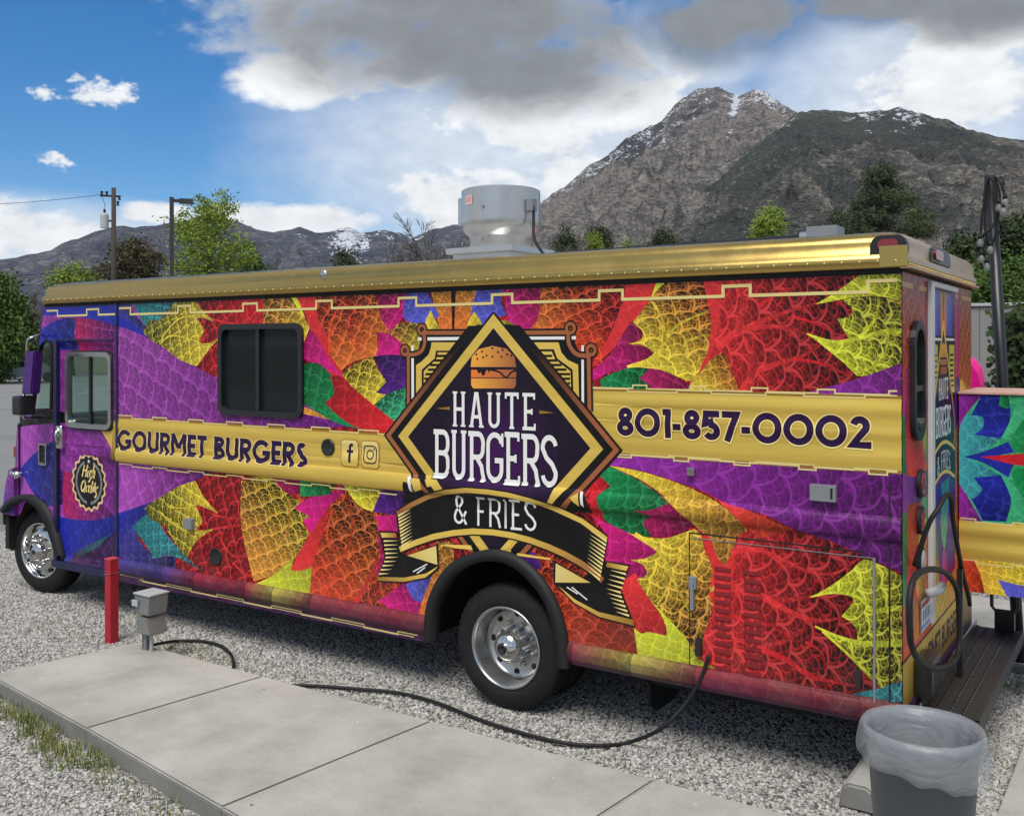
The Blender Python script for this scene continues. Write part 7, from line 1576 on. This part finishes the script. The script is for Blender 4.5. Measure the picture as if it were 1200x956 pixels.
# ivy hedge on its wall
fi_ = frame(1164, 12.2); hz = zat(357, 12.2)
ivy = empty('ivy_hedge', fi_[0], 'dark ivy covered wall at the foot of the trees', 'hedge')
bobj('wall', MT['dark'], lambda bm: lbox(bm, fi_, .10, 2.6, .15, .4, 0, hz - .15), ivy)
def ivyleaves():
    r = random.Random(5); v, f = [], []; o, rr, d = fi_
    for _ in range(9500):
        a = r.uniform(0, 2.65); z = r.uniform(0, hz); dep = r.uniform(-.10, .14) + .05 * mnoise.noise(Vector((a * 3, z * 3, 1)))
        if z > hz - .12 and r.random() < .6: continue
        if a < .1: a -= r.uniform(0, .08)
        c = o + rr * a + d * dep + Vector((0, 0, z)); s = r.uniform(.025, .05); nn = (-d + Vector((r.gauss(0, .5), r.gauss(0, .5), r.gauss(.25, .5)))).normalized(); t1 = nn.orthogonal().normalized(); t2 = nn.cross(t1); an = r.uniform(0, 6.28); t1, t2 = t1 * math.cos(an) + t2 * math.sin(an), t2 * math.cos(an) - t1 * math.sin(an)
        b = len(v); v += [c + t1 * s, c + t2 * s * .8 + t1 * s * .1, c - t1 * s * .7, c - t2 * s * .8 + t1 * s * .1]; f.append((b, b + 1, b + 2, b + 3))
    return pyobj('foliage', v, f, LF['ivy'], ivy)
ivyleaves()
# utility pole, wires, lamp post
MT['wood'] = mat('creosote_wood', (.05, .04, .033), .85, var=.3, scale=3)
up_ = at(133.5, 60); Hu = zat(233, 60); upole = empty('utility_pole', up_, 'dark wooden utility pole with a grey transformer can', 'utility pole')
fu = frame(133.5, 60)
bobj('shaft', MT['wood'], lambda bm: tube(bm, [up_ + Vector((0, 0, -.2)), up_ + Vector((0, 0, Hu))], [.17, .12], 12), upole, True); bobj('crossarm', MT['wood'], lambda bm: lbox(bm, fu, -.72, .34, -.06, .06, zat(243, 60), zat(241, 60)), upole)
def ins(bm, a, z): o, r, d = fu; tube(bm, [o + r * a + Vector((0, 0, z)), o + r * a + Vector((0, 0, z + .1)), o + r * a + Vector((0, 0, z + .24))], [.10, .05, .09], 8)
for a, py in ((-.62, 242), (-.36, 242), (.30, 246), (.22, 252)): bobj('insulator', MT['blackpaint'], lambda bm: ins(bm, a, zat(py, 60)), upole)
tc = fu[0] - fu[1] * .48; bobj('transformer', MT['greylight'], lambda bm: tube(bm, [tc + Vector((0, 0, zat(277, 60))), tc + Vector((0, 0, zat(263, 60))), tc + Vector((0, 0, zat(261, 60)))], [.23, .23, .14], 16), upole); bobj('bushing', MT['blackpaint'], lambda bm: tube(bm, [tc + Vector((0, 0, zat(261, 60))), tc + Vector((0, 0, zat(257, 60)))], [.05, .08], 8), upole); bobj('bracket', MT['wood'], lambda bm: lbox(bm, fu, -.3, 0, -.04, .04, zat(270, 60), zat(268, 60)), upole)
bobj('jumper', MT['black'], lambda bm: tube(bm, smoothpath([fu[0] + fu[1] * -.62 + Vector((0, 0, zat(243, 60))), fu[0] + fu[1] * -.45 + Vector((0, 0, zat(252, 60))), tc + Vector((0, 0, zat(257, 60)))], 4), .015, 5), upole)
def wire(label, a, b, sag, r=.014):
    P = [Vector(a).lerp(Vector(b), t / 14) + Vector((0, 0, -sag * 4 * (t / 14) * (1 - t / 14))) for t in range(15)]
    o = bobj('overhead_wire', MT['black'], lambda bm: tube(bm, P, r, 5), None, True); tag(o, label, 'wire', 'overhead wires'); return o
lp0 = at(-260, 75); rp0 = at(420, 95)
wire('overhead power wire running from the crossarm of the utility pole', fu[0] + fu[1] * -.62 + Vector((0, 0, zat(241, 60))), lp0 + Vector((0, 0, 11.5)), .6)
for k_, py in enumerate((312, 318, 325)):
    wire(('highest', 'middle', 'lowest')[k_] + ' of three thin wires from utility pole to the bright green tree', fu[0] + Vector((0, 0, zat(py, 60))), rp0 + Vector((0, 0, zat(316 + 6 * k_, 95))), .25, .02)
for k_, py in enumerate((318, 330)): wire(('upper', 'lower')[k_] + ' of two thin wires crossing before the dark hillside', fu[0] + Vector((0, 0, zat(py, 60))), lp0 + Vector((0, 0, zat(352 + 9 * k_, 75))), .2, .016)
fl_ = frame(201.5, 42); Hl = zat(240, 42); lamp = empty('street_lamp', fl_[0], 'dark square lamp post with a flat box head on a short arm', 'street lamp')
MT['bronze'] = mat('dark_bronze_paint', (.035, .034, .036), .5, var=.15)
bobj('post', MT['bronze'], lambda bm: lbox(bm, fl_, -.085, .085, -.085, .085, -.1, Hl, .01), lamp); bobj('arm', MT['bronze'], lambda bm: lbox(bm, fl_, .08, .3, -.05, .05, Hl - .20, Hl - .08), lamp); hd = bobj('lamp_head', MT['bronze'], lambda bm: lbox(bm, fl_, .28, .82, -.18, .18, Hl - .24, Hl - .05, .02), lamp); bobj('lens', MT['greylight'], lambda bm: lbox(bm, fl_, .34, .76, -.13, .13, Hl - .262, Hl - .24), hd)
# parked car by the road bend
fc = frame(28, 72); car = empty('parked_car', fc[0], 'silver blue car parked at the far road edge under trees', 'car')
MT['carpaint'] = mat('silver_blue_paint', (.20, .24, .28), .3, .4, coat=.4)
def carbody(bm):
    pr = [(-2.2, .35), (-2.2, .75), (-2.1, .9), (-1.2, .98), (-.6, 1.42), (.9, 1.44), (1.5, 1.02), (2.15, .95), (2.25, .7), (2.2, .35)]
    o, r, d = fc; R_ = [[bm.verts.new(o + r * (x * (1 if i in (1, 2) else .98)) + d * b + Vector((0, 0, z))) for x, z in pr] for i, b in enumerate((0, .12, 1.6, 1.72))]
    bm.faces.new(R_[0]); bm.faces.new(R_[-1][::-1])
    for A, B in zip(R_, R_[1:]):
        for i in range(len(A)): bm.faces.new((A[i], B[i], B[(i + 1) % len(A)], A[(i + 1) % len(A)]))
bobj('body', MT['carpaint'], carbody, car)
bobj('side_window', MT['darkglass'], lambda bm: lbox(bm, fc, -.55, .1, -.01, .05, 1.0, 1.36, .003), car); bobj('side_window', MT['darkglass'], lambda bm: lbox(bm, fc, .16, .9, -.01, .05, 1.0, 1.36, .003), car)
for a in (-1.4, 1.45): c = fc[0] + fc[1] * a; bobj('wheel', MT['tyre'], lambda bm: tube(bm, [c + fc[2] * -.03 + Vector((0, 0, .33)), c + fc[2] * .2 + Vector((0, 0, .33))], .33, 18), car)
# ------------------------------------------------------------------ mountains
def m_rock(name, rock, brush, tan, tree_, fine=1.0):
    def fn(N, b):
        g = N.new('ShaderNodeNewGeometry'); p = g.outputs['Position']; a = N.new('ShaderNodeAttribute'); a.attribute_name = 'Mtn'; s = N.sep(a.outputs['Vector'])
        q = N.vmath('MULTIPLY', p, (1, 1, 1.6))
        n1 = N.noise(q, .0022 * fine, 4, .62); n2 = N.noise(q, .011 * fine, 4, .66); n3 = N.noise(q, .055 * fine, 3, .7); n4 = N.voro(q, .045 * fine, 'F1', 'Distance')
        c = N.mix(N.step(N.math('MULTIPLY_ADD', s[0], .45, n2), .48, .85), brush, rock)  # brush in gullies, rock on ridges; colour also carries the relief shading
        out = N.math('MULTIPLY_ADD', n3, .55, N.math('MULTIPLY', n2, .5))                          # outcrops
        c = N.mix(N.math('MULTIPLY', N.step(N.math('MULTIPLY_ADD', s[0], .12, out), .58, .68), .85), c, tan)
        shr = N.math('MULTIPLY', N.step(n4, .45, .25), N.step(N.math('ADD', N.math('MULTIPLY_ADD', n1, 1.0, s[2]), N.math('MULTIPLY', s[0], -.25)), .32, .52))   # scattered junipers
        c = N.mix(N.math('MULTIPLY', shr, .9), c, tree_)
        c = N.vmath('SCALE', c, N.math('MULTIPLY', N.math('MULTIPLY_ADD', n3, 1.5, N.math('MULTIPLY_ADD', n2, .6, .0)), N.math('MULTIPLY_ADD', n1, 1.3, .38)))
        c = N.mix(N.step(N.math('ADD', s[1], N.math('MULTIPLY', N.math('SUBTRACT', out, .52), 2.6)), .5, .6), c, (.58, .61, .66, 1))
        N.link(c, b.inputs['Base Color']); b.inputs['Roughness'].default_value = .95; b.inputs['Specular IOR Level'].default_value = .1
        bn = N.new('ShaderNodeBump'); bn.inputs['Strength'].default_value = 1.0; bn.inputs['Distance'].default_value = 60; N.link(N.math('MULTIPLY_ADD', n3, .25, n2), bn.inputs['Height']); N.link(bn.outputs[0], b.inputs['Normal'])
    return node_mat(name, fn)
def sm(x, a, b): return max(0.0, min(1.0, (x - a) / (b - a)))
def mountain(name, prof, r0, r1, mat_, seed, rough, px0, px1, ncol, nrow, snow=None, rockiness=None, treef=None, skew=0.0):
    px = np.linspace(px0, px1, ncol); top = np.interp(px, [p[0] for p in prof], [p[1] for p in prof])
    hyp = np.sqrt(F * F + (px - CX) ** 2); dirs = []
    for q in px:
        d = ray(q, V0); d.z = 0; dirs.append(d.normalized())
    Hr = CAMH + (V0 - top) / hyp * r1
    ts = np.concatenate([np.linspace(0, 1, nrow), np.linspace(1.04, 1.5, 8)])
    v, at_ = [], []
    for j, t in enumerate(ts):
        rr = r0 + (r1 - r0) * t; up_t = t if t <= 1 else 1 - (t - 1) * 1.6
        env = math.sin(math.pi * min(t, 1.0)) ** .7 if t < 1 else 0.0
        for i in range(ncol):
            d = dirs[i]; x, y = CAM.x + d.x * rr, CAM.y + d.y * rr
            ii = i + skew * (1 - min(t, 1)) * ncol; ii = min(max(ii, 0), ncol - 1); H = Hr[int(ii)]
            q = Vector((x / r1 * 5.0, y / r1 * 5.0, seed)); q += Vector((mnoise.noise(q * 2.0), mnoise.noise(q * 2.0 + Vector((5, 3, 1))), 0)) * .25
            nl = mnoise.ridged_multi_fractal(q * 1.6, 1.1, 2.1, 3, 1.0, 2.0)
            n = min(.05, nl * .42 - .55) + .13 * mnoise.ridged_multi_fractal(q * 5.0, 1.0, 2.1, 5, 1.0, 2.0) - .15
            n2 = mnoise.fractal(q * 10, .9, 2.1, 4)
            prf = up_t ** 1.12
            z = H * prf + H * rough * env * (n + .10 * n2) + H * (.014 * n2 - .002) * sm(t, .7, .95) * (1 if t <= 1 else 0)
            v.append((x, y, max(z, -5 - 30 * t))); u_ = px[i]
            hf = prf if t <= 1 else 1
            at_.append(((rockiness(u_, hf) if rockiness else .3) + 1.0 * (nl - 1.05) + .8 * (n + .16), (snow(u_, hf, n) if snow else 0.0), (treef(u_, hf) if treef else 0.0)))  # ridge and gully term paints relief shading into the rock and brush mix
    f = []
    for j in range(len(ts) - 1):
        for i in range(ncol - 1): a = j * ncol + i; f.append((a, a + 1, a + ncol + 1, a + ncol))
    o = pyobj(name, v, f, mat_, None, True); o['kind'] = 'structure'
    A = o.data.attributes.new('Mtn', 'FLOAT_VECTOR', 'POINT'); A.data.foreach_set('vector', np.array(at_, np.float32).ravel()); return o
PA = [(500, 300), (600, 262), (644, 230), (668, 213), (692, 194), (712, 184), (733, 162), (753, 152), (775, 143), (789, 128), (801, 116), (818, 104), (832, 103), (842, 101), (857, 108), (869, 111), (883, 106), (898, 109), (915, 121), (937, 131), (1000, 150), (1300, 230)]
PB = [(540, 330), (640, 312), (700, 296), (760, 274), (790, 248), (813, 224), (845, 200), (871, 181), (892, 166), (910, 152), (936, 133), (953, 127), (978, 130), (1007, 132), (1031, 130), (1055, 127), (1079, 132), (1108, 142), (1137, 152), (1166, 160), (1200, 167), (1300, 185), (1450, 215)]
PL = [(-250, 330), (0, 303), (40, 297), (60, 292), (66, 288), (83, 280), (92, 279), (112, 271), (144, 263), (160, 265), (197, 262), (218, 257), (240, 252), (253, 253), (280, 259), (299, 267), (320, 272), (334, 270), (352, 265), (370, 272), (388, 272), (398, 268), (412, 266), (425, 272), (450, 269), (468, 273), (482, 277), (500, 272), (530, 264), (560, 262), (620, 268), (700, 290), (800, 320)]
sm_unused = lambda x, a, b: max(0.0, min(1.0, (x - a) / (b - a)))
rockm = m_rock('mountain_rock', (.118, .112, .107, 1), (.046, .045, .048, 1), (.20, .172, .15, 1), (.03, .038, .03, 1))
hillm = m_rock('brush_hillside', (.092, .088, .080, 1), (.048, .049, .045, 1), (.17, .147, .125, 1), (.03, .044, .032, 1))
mountain('mountain_peak', PA, 1700, 5600, rockm, 3.1, .55, 440, 1300, 560, 150, snow=lambda u, h, n: .46 * sm(h, .74, 1.0) * (1 - sm(u, 925, 945)) + .42 * math.exp(-((u - 858 - (h - .8) * 30) / 4) ** 2) * sm(h, .55, .66) + .25 * sm(h, .5, .9) * math.exp(-((u - 905 + (1 - h) * 60) / 14) ** 2), rockiness=lambda u, h: .25 + .6 * h, treef=lambda u, h: -.05)
mountain('mountain_ridge', PB, 900, 3600, hillm, 8.4, .40, 500, 1500, 560, 140, snow=lambda u, h, n: .44 * sm(h, .80, .95) * sm(u, 985, 1010) * (1 - sm(u, 1075, 1100)) + .42 * sm(h, .90, 1.0) * (1 - sm(u, 940, 960)) * sm(u, 830, 870), rockiness=lambda u, h: .1 + .25 * sm(u, 1050, 1200), treef=lambda u, h: .16 * sm(h, .8, 1) * (1 - sm(u, 960, 1010)))
mountain('mountain_range', PL, 2200, 7200, m_rock('blue_grey_range', (.066, .072, .092, 1), (.046, .052, .07, 1), (.13, .12, .12, 1), (.035, .04, .05, 1), .7), 5.7, .45, -260, 800, 480, 110, snow=lambda u, h, n: (.60 * sm(h, .45, .7) * sm(u, 372, 395) * (1 - sm(u, 425, 448)) + .40 * sm(h, .8, .97) * sm(u, 430, 450) * (1 - sm(u, 490, 510)) + .42 * sm(h, .8, .96) * sm(u, 340, 352) * (1 - sm(u, 356, 372))), rockiness=lambda u, h: .3 * h, treef=lambda u, h: -.05)  # rock colours tinted blue, painting distance haze into the range
# ------------------------------------------------------------------ air between here and the mountains
hb = NB(); box(hb, -9500, 9500, -9400, 9400, -52, 1720)
hz_o = obj('haze', hb, None); hz_o['kind'] = 'stuff'
hm = bpy.data.materials.new('thin_haze'); hm.use_nodes = True; hN = NT(hm.node_tree); hN.n.remove(hN.n['Principled BSDF'])
pv = hN.new('ShaderNodeVolumePrincipled'); pv.inputs['Color'].default_value = (.78, .86, .97, 1); pv.inputs['Density'].default_value = 1.7e-5; pv.inputs['Anisotropy'].default_value = .2
hN.link(pv.outputs[0], hN.n['Material Output'].inputs['Volume']); hz_o.data.materials.append(hm)
